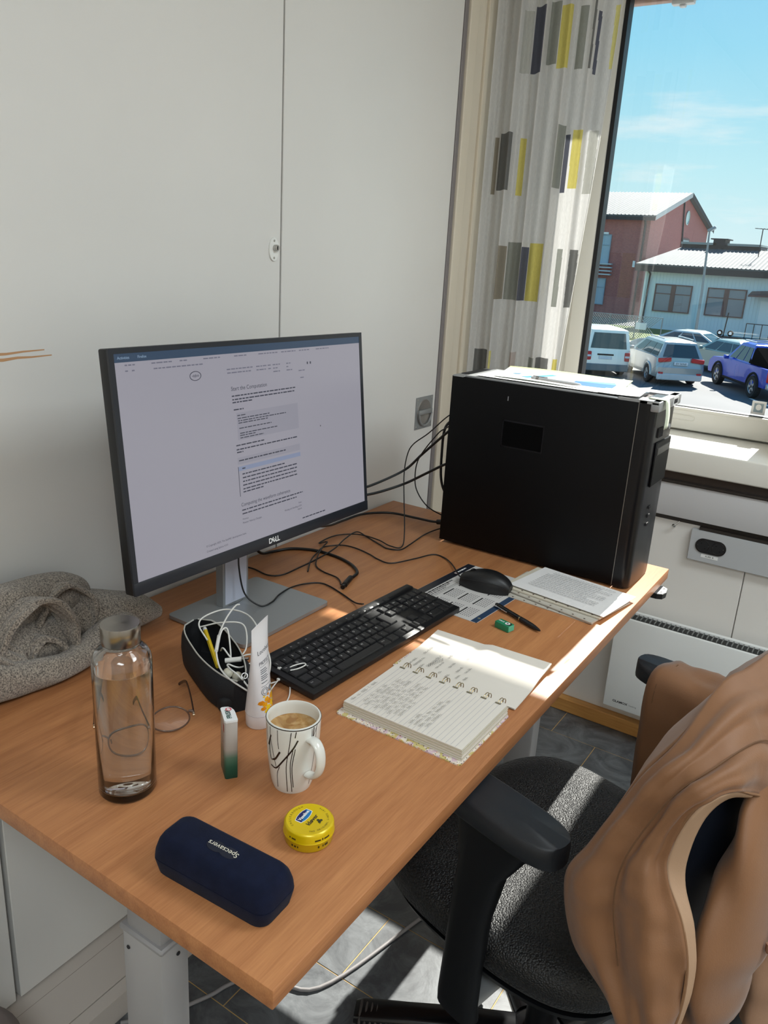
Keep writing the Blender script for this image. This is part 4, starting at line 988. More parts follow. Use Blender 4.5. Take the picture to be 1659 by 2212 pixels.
MB().lathe([(0.0206, 0.0215), (0.0209, 0.0222), (0.0206, 0.0229)], 44).build('cap_ring', plain('cap_ring', (206, 202, 206), 0.4), tb, 60)
def tube_pt(s, z, out=0.0004):
    """point on the front of the tube; s in metres sideways (+ = far end of seam), z height"""
    t = max(0, min(1, (z-0.022)/0.138)); a = 0.0205+0.008*t; b = 0.0205*(1-t)**0.85+0.0006
    s = max(-a*0.97, min(a*0.97, s)); y = -b*math.sqrt(max(0, 1-(s/a)**2))
    nrm = Vector((s/a/a, y/b/b, 0)).normalized(); return Mz @ (Vector((s, y, z))+nrm*out)
def tube_text(s, size, x, z, m, parent=tb):
    cu = []  # each letter sits tangentially on the curved front
    pos = x
    for ch in s:
        p = tube_pt(pos, z); q = tube_pt(pos+0.001, z); u = tube_pt(pos, z+0.002)
        text(ch, size, m, 'brand_lettering', parent, frame(p, q-p, u-p)); pos += size*0.56
grey_p = plain('print_slate', (92, 96, 106), 0.4)
tube_text('Locobase', 0.0098, -0.0165, 0.1265, grey_p)
tube_text('PROTECT', 0.0078, -0.0155, 0.1090, grey_p)
def tube_line(x0, x1, z, w=0.0005, m=grey_p, name='print_line'):
    g = MB(); g.grid([[tube_pt(x0+(x1-x0)*i/16, z), tube_pt(x0+(x1-x0)*i/16, z+w)] for i in range(17)]); g.build(name, m, tb, fix=False)
tube_line(-0.016, 0.019, 0.1035); tube_line(-0.016, 0.018, 0.0720)
for i, z in enumerate((0.0985, 0.0955, 0.0925, 0.0885, 0.0855, 0.0825, 0.0775)): tube_line(-0.0155, (-0.002, 0.001, -0.001)[i % 3], z, 0.0012)
for cx, r in ((-0.010, 0.0062), (0.0035, 0.0045)):
    for k in (1.0, 0.62):
        MB().tube([tube_pt(cx+r*k*math.cos(a), 0.0635+r*k*math.sin(a)) for a in [2*PI*i/24 for i in range(24)]], 0.00035, 4, closed=True).build('print_ring', grey_p, tb)
rh = random.Random(3)
hexes = [(-0.0165, 0.046, .004, 0), (-0.0085, 0.050, .0045, 1), (-0.012, 0.0425, .0042, 1), (-0.004, 0.0455, .0046, 0), (0.003, 0.051, .0048, 1), (0.010, 0.052, .005, 2), (0.0015, 0.0405, .0048, 2), (-0.007, 0.0365, .0046, 2), (-0.0145, 0.036, .0034, 0), (0.009, 0.0435, .005, 2), (0.0045, 0.0335, .0044, 1), (-0.002, 0.0310, .0044, 0), (-0.010, 0.0305, .0036, 2), (0.0115, 0.0355, .0045, 2), (-0.013, 0.0555, .0018, 2), (-0.005, 0.0570, .0024, 0), (-0.001, 0.0615, .0016, 1), (0.008, 0.0610, .0026, 2), (0.0125, 0.0625, .003, 2), (0.0155, 0.048, .004, 2)]
hm = [plain('hex_orange', (226, 140, 20), 0.3), plain('hex_amber', (236, 164, 24), 0.3), plain('hex_yellow', (244, 202, 30), 0.3)]
for x, z, r, c in hexes:
    g = MB(); ctr = tube_pt(x, z, 0.0005); vs = [ctr]+[tube_pt(x+r*math.cos(PI/3*i+0.3), z+r*math.sin(PI/3*i+0.3), 0.0005) for i in range(6)]
    g.add(vs, [(0, i+1, (i+1) % 6+1) for i in range(6)]).build('hexagon_print', hm[c], tb, fix=False)

# ================================================================= PENCIL CASE with chain
pc = thing('pencil_case', 'open black zip pencil case behind the lotion tube', 'pencil case', (0.338, 0.388, DT), math.atan2(-0.085, 0.18))
BK = plain('case_neoprene', (17, 18, 22), 0.75, bump=0.15, bscale=700)
def pring(x, w, h0, n=24):
    return [(x, w*math.copysign(abs(math.cos(a))**0.6, math.cos(a)), 0.001+h0*(0.5-0.5*math.copysign(abs(math.sin(a))**0.6, math.sin(a)))) for a in [2*PI*i/n for i in range(n)]]
# outer trough: U-shaped sections along x, open on top
secs = []; inn = []; LW = 0.104
for i in range(17):
    t = -1+2*i/16; x = LW*t; f = (1-abs(t)**4)**0.5 if abs(t) < 1 else 0.0
    w = 0.010+0.030*f; h = 0.060-0.006*t
    top = 0.030*f*(1-0.55*max(0, t)**1.5)+0.004
    row = []; rin = []
    prof_ = [(-top, h), (-w*0.97, h*0.82), (-w, h*0.5), (-w*0.93, 0.006), (-w*0.8, 0.0), (0, 0.0), (w*0.8, 0.0), (w*0.93, 0.006), (w, h*0.5), (w*0.97, h*0.82), (top, h)]
    secs.append([(x, y, z) for y, z in prof_]); inn.append([(x*0.975, y*0.92, z*0.93+0.003) for y, z in prof_])
g = MB().grid(secs).grid(inn)
g.add(secs[0], [tuple(range(11))]).add(secs[-1], [tuple(range(11))])
g.build('shell', BK, pc, 60, fix=False)
zt = plain('zip_tape', (190, 188, 180), 0.6)
for k in (0, 10): MB().tube([s[k] for s in secs], 0.0013, 6).build('zip_edge', zt, pc, 60)
MB().rbox(0.066, 0.102, -0.030, 0.030, 0.0, 0.026, 0.006, 2).build('end_pouch', BK, pc, 50)
def torus(R_, r_, Mx, name, m, parent, n=20): MB().tube([(R_*math.cos(a), R_*math.sin(a), 0) for a in [2*PI*i/n for i in range(n)]], r_, 8, closed=True, M=Mx).build(name, m, parent, 60)
cp = [(0.098, 0.010, 0.057), (0.104, 0.014, 0.050), (0.109, 0.015, 0.043), (0.114, 0.018, 0.036), (0.118, 0.019, 0.029), (0.123, 0.022, 0.022)]
for i, q in enumerate(cp): torus(0.0044, 0.0010, TX(q) @ RY(0.9) @ RX(PI/2*(i % 2)+0.3), 'chain_link', M['chrome'], pc)
pcl = thing('pencil', 'yellow pencil poking out inside the open black pencil case', 'pencil', (0, 0, 0))
MB().tube([(0.268, 0.432, DT+0.052), (0.345, 0.384, DT+0.030)], 0.0038, 6).build('shaft', plain('pencil_yellow', (224, 190, 40), 0.4), pcl)
MB().tube([(0.268, 0.432, DT+0.052), (0.262, 0.4357, DT+0.0537)], [0.0038, 0.0036], 6).build('end_cap', M['white_plastic'], pcl)

# earphones with their white cable spilling out of the case
ep = thing('earphones', 'tangled white wired earphones spilling out of the pencil case', 'earphones', (0, 0, 0))
EW = plain('earphone_white', (228, 226, 220), 0.35)
def cable(name, pts, r, m, parent, k=8, n=7): return MB().tube(cr(pts, k), r, n).build(name, m, parent, 60)
zc = DT
cable('cord', [(0.300, 0.405, zc+0.055), (0.270, 0.415, zc+0.070), (0.268, 0.432, zc+0.080), (0.285, 0.465, zc+0.086), (0.330, 0.470, zc+0.088), (0.385, 0.440, zc+0.085), (0.430, 0.415, zc+0.060), (0.440, 0.400, zc+0.030), (0.430, 0.430, zc+0.012)], 0.0014, EW, ep)
cable('cord', [(0.262, 0.425, zc+0.060), (0.300, 0.440, zc+0.075), (0.335, 0.455, zc+0.076), (0.365, 0.430, zc+0.055), (0.372, 0.405, zc+0.045)], 0.0014, EW, ep)
cable('cord', [(0.300, 0.482, zc+0.094), (0.302, 0.470, zc+0.096), (0.312, 0.440, zc+0.090), (0.330, 0.405, zc+0.082), (0.345, 0.385, zc+0.078)], 0.0015, EW, ep)
MB().tube([(0.338, 0.394, zc+0.080), (0.364, 0.3615, zc+0.0745)], 0.0030, 10).build('remote', EW, ep, 60)
cable('cord', [(0.364, 0.3615, zc+0.0745), (0.376, 0.352, zc+0.068), (0.392, 0.343, zc+0.060), (0.418, 0.336, zc+0.055), (0.444, 0.336, zc+0.050), (0.455, 0.345, zc+0.040)], 0.0014, EW, ep)
cable('cord', [(0.345, 0.386, zc+0.078), (0.338, 0.402, zc+0.088), (0.342, 0.410, zc+0.086), (0.356, 0.402, zc+0.055), (0.362, 0.396, zc+0.040)], 0.0014, EW, ep)
cable('cord', [(0.336, 0.400, zc+0.050), (0.350, 0.392, zc+0.062), (0.372, 0.392, zc+0.050), (0.392, 0.404, zc+0.060), (0.415, 0.418, zc+0.062)], 0.0014, EW, ep)
cable('cord', [(0.412, 0.424, zc+0.058), (0.394, 0.388, zc+0.045), (0.384, 0.368, zc+0.055), (0.398, 0.356, zc+0.058), (0.425, 0.350, zc+0.056), (0.446, 0.352, zc+0.040)], 0.0014, EW, ep)
MB().tube([(0.366, 0.380, zc+0.050), (0.388, 0.394, zc+0.055)], 0.0042, 12).build('jack_plug', EW, ep, 60)
MB().tube([(0.388, 0.394, zc+0.055), (0.398, 0.400, zc+0.057)], 0.0022, 10).build('jack_tip', M['steel'], ep, 60)
for q, s_ in (((0.385, 0.366, zc+0.040), 1.0), ((0.400, 0.372, zc+0.036), 0.9)):
    MB().lathe([(0, 0.0085), (0.005, 0.008), (0.0082, 0.004), (0.0085, -0.001), (0.006, -0.005), (0.003, -0.009), (0, -0.0095)], 20, M=TX(q) @ RX(0.7) @ RY(0.5*s_)).build('ear_bud', plain('bud_beige', (206, 200, 180), 0.35), ep, 60)
# right-hand part beside the keyboard: splitter, loop and slider
cable('cord', [(0.382, 0.470, zc+0.016), (0.400, 0.457, zc+0.020), (0.422, 0.455, zc+0.0215)], 0.0014, EW, ep)
MB().tube([(0.414, 0.4550, zc+0.0215), (0.431, 0.4555, zc+0.0215)], [0.0032, 0.0022], 10).build('splitter', EW, ep, 60)
cable('cord', [(0.431, 0.4555, zc+0.0215), (0.444, 0.470, zc+0.0245), (0.446, 0.487, zc+0.025), (0.438, 0.488, zc+0.0245), (0.430, 0.466, zc+0.0235), (0.428, 0.445, zc+0.014), (0.430, 0.430, zc+0.010), (0.436, 0.410, zc+0.006), (0.455, 0.385, zc+0.0025)], 0.0012, EW, ep)
cable('cord', [(0.431, 0.4555, zc+0.0215), (0.446, 0.446, zc+0.010), (0.460, 0.430, zc+0.0025), (0.470, 0.412, zc+0.0016), (0.473, 0.398, zc+0.0016)], 0.0012, EW, ep)
MB().rbox(-0.004, 0.004, -0.0028, 0.0028, -0.002, 0.002, 0.0008, 1, M=TX((0.4285, 0.440, zc+0.0125)) @ RZ(1.5)).build('slider', EW, ep, 50)

# ================================================================= WATER BOTTLE
wbt = thing('water_bottle', 'clear glass water bottle with steel screw cap nearly full of water', 'bottle', (0.4445, 0.1185, DT))
def glass_mat(name, ior, c=(1, 1, 1, 1)):
    m, t, b = new_mat(name); P(b, Base_Color=c, Roughness=0.0, IOR=ior, Transmission_Weight=1.0); return m
GLS = glass_mat('bottle_glass', 1.45, (0.97, 0.985, 0.98, 1)); WTR = glass_mat('water', 1.33, (0.985, 0.99, 0.99, 1))
RB = 0.0368
outp = [(0, 0.0), (RB-0.006, 0.0), (RB-0.002, 0.0012), (RB, 0.005), (RB, 0.188), (RB-0.0012, 0.196), (RB-0.005, 0.2035), (RB-0.011, 0.2075), (0.0222, 0.2095), (0.0215, 0.212), (0.0215, 0.222)]
inp = [(0.0195, 0.222), (0.0195, 0.211), (RB-0.0125, 0.2055), (RB-0.0066, 0.2015), (RB-0.0032, 0.195), (RB-0.0022, 0.188), (RB-0.0022, 0.015), (RB-0.005, 0.0105), (0, 0.0098)]
MB().lathe(outp+inp, 64).build('glass', GLS, wbt, 60)
MB().lathe([(0, 0.0099), (RB-0.0051, 0.0106), (RB-0.0023, 0.0151), (RB-0.0023, 0.180), (RB-0.003, 0.1796), (RB-0.0055, 0.1792), (0, 0.1791)], 64).build('water', WTR, wbt, 60)
def brushed():
    m, t, b = new_mat('spun_steel'); P(b, Base_Color=lin((158, 152, 144)), Metallic=1.0, Roughness=0.24, Anisotropic=0.55)
    tn = t.nodes.new('ShaderNodeTangent'); tn.direction_type = 'RADIAL'; tn.axis = 'Z'; t.links.new(tn.outputs[0], b.inputs['Tangent']); return m
MB().lathe([(0.0222, 0.2145), (0.0236, 0.2148), (0.0240, 0.2155), (0.0240, 0.2385), (0.0234, 0.2398), (0, 0.2402)], 56).build('cap', brushed(), wbt, 40)

# ================================================================= GLASSES
gx = Vector((0.084, 0.108, 0)).normalized()
gl = thing('eyeglasses', 'thin-framed eyeglasses standing open behind the water bottle', 'eyeglasses', (0.370, 0.211, DT), math.atan2(gx.y, gx.x))
FR = plain('frame_acetate', (120, 96, 82), 0.2, Transmission_Weight=0.35); TMP = plain('temple_dark', (44, 30, 30), 0.25); GOLD = plain('frame_metal', (190, 170, 140), 0.2, metal=1.0)
LNS = glassy('lens_glass', (0.985, 0.99, 0.985, 1), 1.0)
tilt = RX(math.radians(8))
for s in (-1, 1):
    rim = []
    for i in range(36):
        a = 2*PI*i/36
        rx = 0.0262*(1+0.05*math.cos(2*a)); rz = 0.0225
        q = 1.15 if math.sin(a) > 0 else 1.0
        rim.append((s*(0.0355+rx*math.cos(a)*s), -0.0025*math.cos(a)**2, 0.0250+rz*math.copysign(abs(math.sin(a))**(0.85 if math.sin(a) > 0 else 1.0), math.sin(a))))
    MB().tube(rim, 0.0013, 7, closed=True, M=tilt).build('rim', FR, gl, 60)
    MB().tube([(s*0.0615, -0.002, 0.0375), (s*0.066, -0.004, 0.0385), (s*0.0685, -0.007, 0.0385)], [0.0018, 0.0026, 0.0022], 8, M=tilt).build('end_piece', FR, gl, 60)
    MB().rbox(-0.0016, 0.0016, -0.005, 0.002, -0.002, 0.002, 0.0005, 1, M=tilt @ TX((s*0.0680, -0.010, 0.0385))).build('hinge', GOLD, gl)
    MB().add([(0, 0, 0)]+[tuple((x*0.985+s*0.0355*0.015, y, z)) for x, y, z in rim], [(0, i+1, (i+1) % 36+1) for i in range(36)]) if False else None
    ctr = (s*0.0355, -0.001, 0.0250)
    MB().add([ctr]+rim, [(0, i+1, (i+1) % 36+1) for i in range(36)], M=tilt).build('lens', LNS, gl, 60)
    # temple running back (local +y is away from the viewer)
    tp = cr([(s*0.0685, 0.008-0.016, 0.0385), (s*0.069, 0.045, 0.033), (s*0.068, 0.088, 0.0275), (s*0.066, 0.105, 0.022), (s*0.062, 0.125, 0.009), (s*0.059, 0.133, 0.002)], 6)
    MB().tube([tuple(tilt @ Vector(tp[0]))]+tp[3:], 0.0017, 8, flat=(0.7, 1.5)).build('temple', TMP, gl, 60)
    MB().tube([(s*0.0125, -0.001, 0.030), (s*0.0105, 0.004, 0.026), (s*0.0108, 0.006, 0.020)], 0.0011, 6, M=tilt).build('nose_pad', LNS if False else FR, gl, 60)
MB().tube(cr([(-0.0098, -0.0015, 0.0320), (-0.005, -0.003, 0.0350), (0, -0.0035, 0.0358), (0.005, -0.003, 0.0350), (0.0098, -0.0015, 0.0320)], 4), 0.0013, 7, M=tilt).build('bridge', FR, gl, 60)

# ================================================================= GLASSES CASE
gc = thing('glasses_case', 'closed navy felt glasses case at the near corner of the desk', 'glasses case', (0.6645, 0.0705, DT), math.radians(3.0))
def felt():
    m = plain('navy_felt', (20, 26, 48), 0.9, bump=0.35, bscale=1500, var=0.25, vscale=60); b = m.node_tree.nodes['Principled BSDF']; P(b, Sheen_Weight=0.04, Sheen_Roughness=0.4, Specular_IOR_Level=0.15); return m
NF = felt()
def case_ring(z, k, hx=0.0835, hy=0.0315, r=0.016): return [(x*k[0], y*k[1], z) for x, y in rrect(-hx, hx, -hy, hy, r, 5)]
MB().loft([case_ring(0.0, (0.93, 0.84)), case_ring(0.003, (0.955, 0.90)), case_ring(0.020, (1.0, 1.0)), case_ring(0.0222, (1.0, 1.0))]).build('bottom_shell', NF, gc, 50)
MB().loft([case_ring(0.0230, (0.998, 0.996)), case_ring(0.030, (0.99, 0.97)), case_ring(0.041, (0.955, 0.87)), case_ring(0.0475, (0.91, 0.74)), case_ring(0.0495, (0.87, 0.64))]).build('lid', NF, gc, 50)
MB().loft([case_ring(0.0220, (0.985, 0.97)), case_ring(0.0232, (0.985, 0.97))]).build('seam', M['ink'], gc)
Mg = frame((0.0, 0.0, 0.0498), (-1, 0, 0), (0, -1, 0))
em = plain('embossed_navy', (16, 20, 38), 0.8)
for dx in (-0.009, 0.009):
    MB().lathe([(0, 0.0003), (0.0125, 0.0003), (0.0128, -0.0002)], 30, M=Mg @ TX((dx, 0.001, 0.0001 if dx > 0 else 0.0)), sy=0.62).build('logo_oval', em, gc)
text('Specsavers', 0.0098, plain('foil_cream', (232, 226, 206), 0.4), 'brand_lettering', gc, Mg @ TX((0, 0, 0.0006)))

# ================================================================= YELLOW TIN
tn_ = thing('balm_tin', 'round yellow balm tin beside the navy glasses case', 'tin', (0.6915, 0.1905, DT))
YL = plain('tin_yellow', (222, 190, 8), 0.28, metal=0.15); YD = plain('tin_yellow_dark', (206, 172, 6), 0.3, metal=0.15)
MB().lathe([(0, 0.0006), (0.0265, 0.0006), (0.0280, 0.0), (0.0292, 0.0008), (0.0298, 0.002), (0.0298, 0.0135), (0.029, 0.0138)], 56).build('base', YD, tn_, 40)
MB().lathe([(0.0298, 0.0130), (0.0313, 0.0128), (0.0317, 0.0134), (0.0313, 0.0142), (0.0310, 0.0150), (0.0309, 0.0232), (0.0298, 0.0254), (0.0280, 0.0264), (0.0272, 0.0262), (0, 0.0262)], 56).build('lid', YL, tn_, 40)
Mtop = frame((0, 0, 0.0264), (-0.10, 0.995, 0), (-0.995, -0.10, 0))
nav = plain('tin_navy', (16, 30, 96), 0.35); cya = plain('tin_blue', (24, 116, 178), 0.35); ytx = plain('tin_ink', (60, 52, 14), 0.4)
def shield(k, z0): return [(x*k, y*k) for x, y in ((-0.0118, -0.0040), (-0.0118, 0.0040), (-0.006, 0.0058), (0.0, 0.0064), (0.006, 0.0058), (0.0118, 0.0040), (0.0118, -0.0040), (0.006, -0.0058), (0, -0.0064), (-0.006, -0.0058))]
MB().prism(shield(1.09, 0), 0, 0.0002, M=Mtop @ TX((0.001, 0.0085, 0))).build('badge_rim', M['white'], tn_)
MB().prism(shield(1.0, 0), 0, 0.0003, M=Mtop @ TX((0.001, 0.0085, 0))).build('badge', nav, tn_)
MB().prism([(-0.0115, -0.0040), (0.0, -0.0012), (0.0115, 0.0036), (0.0118, -0.0040), (0.006, -0.0058), (0, -0.0064), (-0.006, -0.0058)], 0.0003, 0.0004, M=Mtop @ TX((0.001, 0.0085, 0))).build('badge_swoosh', cya, tn_)
text('Vaseline', 0.0062, M['white'], 'brand_lettering', tn_, Mtop @ TX((0.001, 0.0085, 0.0006)), bold=0.0002)
text('kl\u00f8ver', 0.0082, plain('tin_dark_ink', (40, 36, 40), 0.4), 'product_lettering', tn_, Mtop @ TX((0.000, -0.0045, 0.0003)), bold=0.00015)
for a in (90, 210, 330):
    MB().lathe([(0, 0.0003), (0.0019, 0.0003)], 14, M=Mtop @ TX((0.0035+0.0021*math.cos(math.radians(a)), -0.0128+0.0021*math.sin(math.radians(a)), 0))).build('clover_leaf', plain('clover_ink', (54, 58, 34), 0.4) if 'clover_ink' not in bpy.data.materials else bpy.data.materials['clover_ink'], tn_)
MB().tube([(0.0035, -0.0128, 0.0003), (0.002, -0.0150, 0.0003), (-0.001, -0.0160, 0.0003)], 0.0003, 4, M=Mtop).build('clover_stem', bpy.data.materials['clover_ink'], tn_)
def arc(s, r, a0, step, size, inward):
    for i, ch in enumerate(s):
        if ch == ' ': continue
        a = math.radians(a0+step*i); rot = a+(PI/2 if inward else -PI/2)
        text(ch, size, ytx, 'arc_lettering', tn_, Mtop @ TX((r*math.cos(a), r*math.sin(a), 0.0003)) @ RZ(rot))
arc('CHESEBROUGH', 0.0232, 152, -9.6, 0.0037, False)
arc('THE ORIGINAL SINCE 1870', 0.0232, 215, 6.4, 0.0034, True)
def side_marks(z, segs, m):
    for a0, a1, h in segs:
        g = MB(); R_ = 0.03015 if z < 0.0132 else 0.0312
        g.grid([[(R_*math.cos(math.radians(a0+(a1-a0)*i/6)), R_*math.sin(math.radians(a0+(a1-a0)*i/6)), z), (R_*math.cos(math.radians(a0+(a1-a0)*i/6)), R_*math.sin(math.radians(a0+(a1-a0)*i/6)), z+h)] for i in range(7)])
        g.build('side_print', m, tn_, fix=False)
side_marks(0.017, [(-38, -24, 0.0022), (-21, -18, 0.003), (-15, 0, 0.0022), (-100, -96, 0.0022), (-93, -82, 0.0022)], ytx)
side_marks(0.006, [(-30, -26, 0.003), (-18, -15, 0.003), (-12, -2, 0.003), (-95, -90, 0.0026), (-87, -82, 0.0026), (-79, -76, 0.0026)], ytx)
# ================================================================= CURTAIN
def cloth_mat(name, c, trans=0.5):
    m = bpy.data.materials.new(name); m.use_nodes = True; t = m.node_tree; t.nodes.clear(); nd = t.nodes.new
    o = nd('ShaderNodeOutputMaterial'); d = nd('ShaderNodeBsdfDiffuse'); tr = nd('ShaderNodeBsdfTranslucent'); mx = nd('ShaderNodeMixShader')
    tc = nd('ShaderNodeTexCoord'); mp = nd('ShaderNodeMapping'); mp.inputs['Scale'].default_value = (900, 900, 90); n = nd('ShaderNodeTexNoise'); n.inputs['Scale'].default_value = 1.0
    t.links.new(tc.outputs['Object'], mp.inputs[0]); t.links.new(mp.outputs[0], n.inputs['Vector'])
    mc = nd('ShaderNodeMixRGB'); mc.blend_type = 'MULTIPLY'; mc.inputs[0].default_value = 0.35; mc.inputs[1].default_value = lin(c); t.links.new(n.outputs['Fac'], mc.inputs[2])
    hs = nd('ShaderNodeMixRGB'); hs.blend_type = 'MULTIPLY'; hs.inputs[0].default_value = 1.0; hs.inputs[2].default_value = (1.2, 1.2, 1.2, 1); t.links.new(mc.outputs[0], hs.inputs[1])
    for b in (d, tr): t.links.new(hs.outputs[0], b.inputs['Color'])
    mx.inputs[0].default_value = trans; t.links.new(d.outputs[0], mx.inputs[1]); t.links.new(tr.outputs[0], mx.inputs[2]); t.links.new(mx.outputs[0], o.inputs[0]); return m
CM = [cloth_mat('curtain_white', (218, 217, 215), 0.34)]+[cloth_mat('curtain_'+n, c, 0.22) for n, c in (('pale_grey', (190, 190, 184)), ('charcoal', (98, 100, 112)), ('mid_grey', (152, 154, 147)), ('yellow', (214, 202, 116)), ('dark_grey', (120, 120, 118)), ('taupe', (150, 142, 128)), ('pale_yellow', (222, 214, 140)), ('rose_grey', (196, 184, 178)))]
CI = {'L': 1, 'N': 2, 'M': 3, 'Y': 4, 'D': 5, 'B': 6, 'y': 7, 'P': 8}
RECT = [('L', .079, .104, 2.011, 2.166), ('N', .107, .135, 2.009, 2.168), ('M', .150, .176, 2.03, 2.186), ('Y', .177, .210, 2.018, 2.169), ('M', .230, .248, 2.012, 2.169), ('D', .265, .273, 2.023, 2.183), ('N', .280, .289, 2.006, 2.162), ('y', .319, .333, 2.014, 2.168),
        ('B', .028, .0375, 1.687, 1.840), ('D', .040, .077, 1.694, 1.855), ('Y', .1005, .115, 1.688, 1.844), ('M', .203, .226, 1.703, 1.869), ('N', .2275, .239, 1.69, 1.847), ('Y', .245, .274, 1.702, 1.868), ('L', .292, .3145, 1.695, 1.858),
        ('B', .067, .092, 1.381, 1.539), ('M', .095, .134, 1.386, 1.552), ('N', .1355, .159, 1.383, 1.542), ('Y', .160, .197, 1.380, 1.546), ('M', .240, .254, 1.377, 1.538), ('D', .279, .301, 1.375, 1.535),
        ('D', .022, .059, 1.06, 1.226), ('y', .068, .075, 1.06, 1.225), ('P', .130, .1525, 1.06, 1.232), ('M', .189, .208, 1.06, 1.219), ('D', .215, .249, 1.06, 1.220), ('Y', .2635, .2805, 1.06, 1.219),
        ('L', .03, .06, 2.32, 2.48), ('Y', .09, .12, 2.32, 2.48), ('N', .15, .17, 2.32, 2.48), ('M', .2, .23, 2.32, 2.48)]
c0, c1 = Vector((0.005, 1.83, 0)), Vector((0.32, 1.94, 0)); cd = (c1-c0).normalized(); cn = Vector((-cd.y, cd.x, 0))
NT, NZ = 230, 150
def tmap(t, z):
    e = 0.288+0.05*(z-1.2)
    return t if t < 0.24 else 0.24+(t-0.24)*(e-0.24)/0.094
def cur(t, z):
    t = tmap(t, z)
    u = t/0.334; h = (z-0.8)/1.8
    w = 0.016*math.sin(u*2*PI*5.2+0.5*math.sin(3*h)+0.6)+0.009*math.sin(u*2*PI*9.7+1.3+1.2*h)+0.006*math.sin(u*2*PI*2.1-h*2)
    w *= 0.8+0.35*math.sin(h*2.4+u*3)
    fold = 0.012*math.exp(-((u-0.42-0.16*h)/0.05)**2)
    p = c0+cd*(t+0.004*math.sin(u*2*PI*5.2+2.0)*0.6)-cn*(w+fold); return (p.x, p.y, z)
zs = [0.80+1.79*j/NZ for j in range(NZ+1)]; ts = [0.334*i/NT for i in range(NT+1)]
def cidx(i, j):
    zm = (zs[i]+zs[i+1])/2; tm = tmap((ts[j]+ts[j+1])/2, zm)
    for k, a, b, z0, z1 in RECT:
        if a <= tm <= b and z0 <= zm <= z1: return CI[k]
    return 0
g = MB(); g.grid([[cur(t, z) for t in ts] for z in zs], mfun=cidx)
curt = thing('curtain', 'white curtain printed with grey and yellow blocks hanging left of the window', 'curtain', (0, 0, 0))
g.build('fabric', CM, curt, 80, fix=False)
MB().box(-0.008, 0.005, 1.80, 1.99, 2.59, 2.62).rbox(0.0, 1.2, 1.86, 1.90, 2.60, 2.63, 0.004, 1).build('curtain_rail', M['white_plastic'], curt)
g = MB(); g.grid([[tuple(Vector(cur(0.3335, z))+Vector((a, 0.0005, 0))) for a in (-0.002, 0.0015)] for z in zs]); g.build('side_hem', cloth_mat('curtain_hem', (244, 243, 240), 0.35), curt, 80, fix=False)

# ================================================================= HEATER, SOCKET BOX
ht = thing('wall_heater', 'white electric panel heater with slotted top grille below the window', 'heater', (0.577, 1.895, 0.135))
HW = plain('heater_white', (238, 240, 238), 0.32)
MB().rbox(0, 1.05, 0, 0.012, 0, 0.318, 0.004, 2).build('front_panel', HW, ht, 40)
MB().rbox(0.012, 1.04, 0.012, 0.090, 0.012, 0.305, 0.003, 1).build('body', HW, ht, 40)
MB().box(0.004, 1.046, 0.010, 0.060, 0.305, 0.3175).build('grille_recess', plain('grille_dark', (38, 40, 40), 0.6), ht)
fin = None
for i in range(72):
    x = 0.014+i*0.0142
    if fin is None: fin = MB().box(0, 0.003, 0.012, 0.048, 0.317, 0.322).build('grille_fin', plain('fin_grey', (120, 122, 120), 0.5), ht); fin.location = (x, 0, 0)
    else: share('grille_fin', fin, ht, (x, 0, 0))
MB().rbox(0.0, 1.05, 0.048, 0.062, 0.314, 0.325, 0.002, 1).build('grille_edge', HW, ht, 40)
for x in (0.15, 0.85): MB().rbox(x, x+0.05, 0.085, 0.1345, 0.05, 0.25, 0.003, 1).build('wall_bracket', HW, ht)
MB().box(0.03, 1.03, 0.06, 0.10, -0.012, 0.012).build('lower_edge', M['grey_panel'], ht)
Hm = frame((0.030, -0.0004, 0.026), (1, 0, 0), (0, 0, 1))
text('GLAMOX', 0.0105, M['ink'], 'brand_lettering', ht, Hm, 'LEFT', bold=0.0003, sx=1.1)
text('heating', 0.0085, plain('print_mid_grey', (150, 152, 152), 0.5), 'brand_lettering', ht, Hm @ TX((0.053, 0, 0)), 'LEFT')

sk = thing('socket_box', 'grey trunking box with a black double power socket on the window wall', 'power socket', (0.733, 2.0175, 0.658))
MB().rbox(0, 1.2, -0.020, 0.0, 0.0, 0.0965, 0.0015, 1).build('cover', plain('socket_grey', (190, 192, 194), 0.4), sk, 40)
def stadium(w, h, n=14): 
    o = []
    for cx, a0 in ((w/2-h/2, -90), (-w/2+h/2, 90)):
        for i in range(n+1):
            a = math.radians(a0+180*i/n); o.append((cx+h/2*math.cos(a), h/2*math.sin(a)))
    return o
Fs = frame((0.0625, -0.0202, 0.0525), (1, 0, 0), (0, 0, 1))
MB().prism(stadium(0.089, 0.045), 0, 0.003, M=Fs).build('socket_rim', plain('socket_black', (30, 26, 26), 0.35), sk, 40)
MB().prism(stadium(0.083, 0.039), 0.003, 0.0034, M=Fs).build('socket_well', M['ink'], sk)
for cx in (-0.0215, 0.0215):
    MB().tube([(cx+0.0175*math.cos(a), 0.0175*math.sin(a), 0.0034) for a in [2*PI*i/26 for i in range(26)]], 0.001, 5, closed=True, M=Fs).build('socket_ring', bpy.data.materials['socket_black'], sk)
    for hx, hy in ((-0.006, 0.0075), (0.006, -0.0075)): MB().lathe([(0, 0.0037), (0.0024, 0.0037)], 12, M=Fs @ TX((cx+hx, hy, 0))).build('pin_hole', plain('pin_black', (4, 4, 4), 0.8) if 'pin_black' not in bpy.data.materials else bpy.data.materials['pin_black'], sk)
    for hx in (-0.0155, 0.0155): MB().lathe([(0, 0.0042), (0.0011, 0.0042), (0.0012, 0.0035)], 10, M=Fs @ TX((cx+hx, 0.001, 0))).build('earth_clip', M['chrome'], sk)
Fl = frame((0.064, -0.0204, 0.0205), (1, 0, 0), (0, 0, 1))
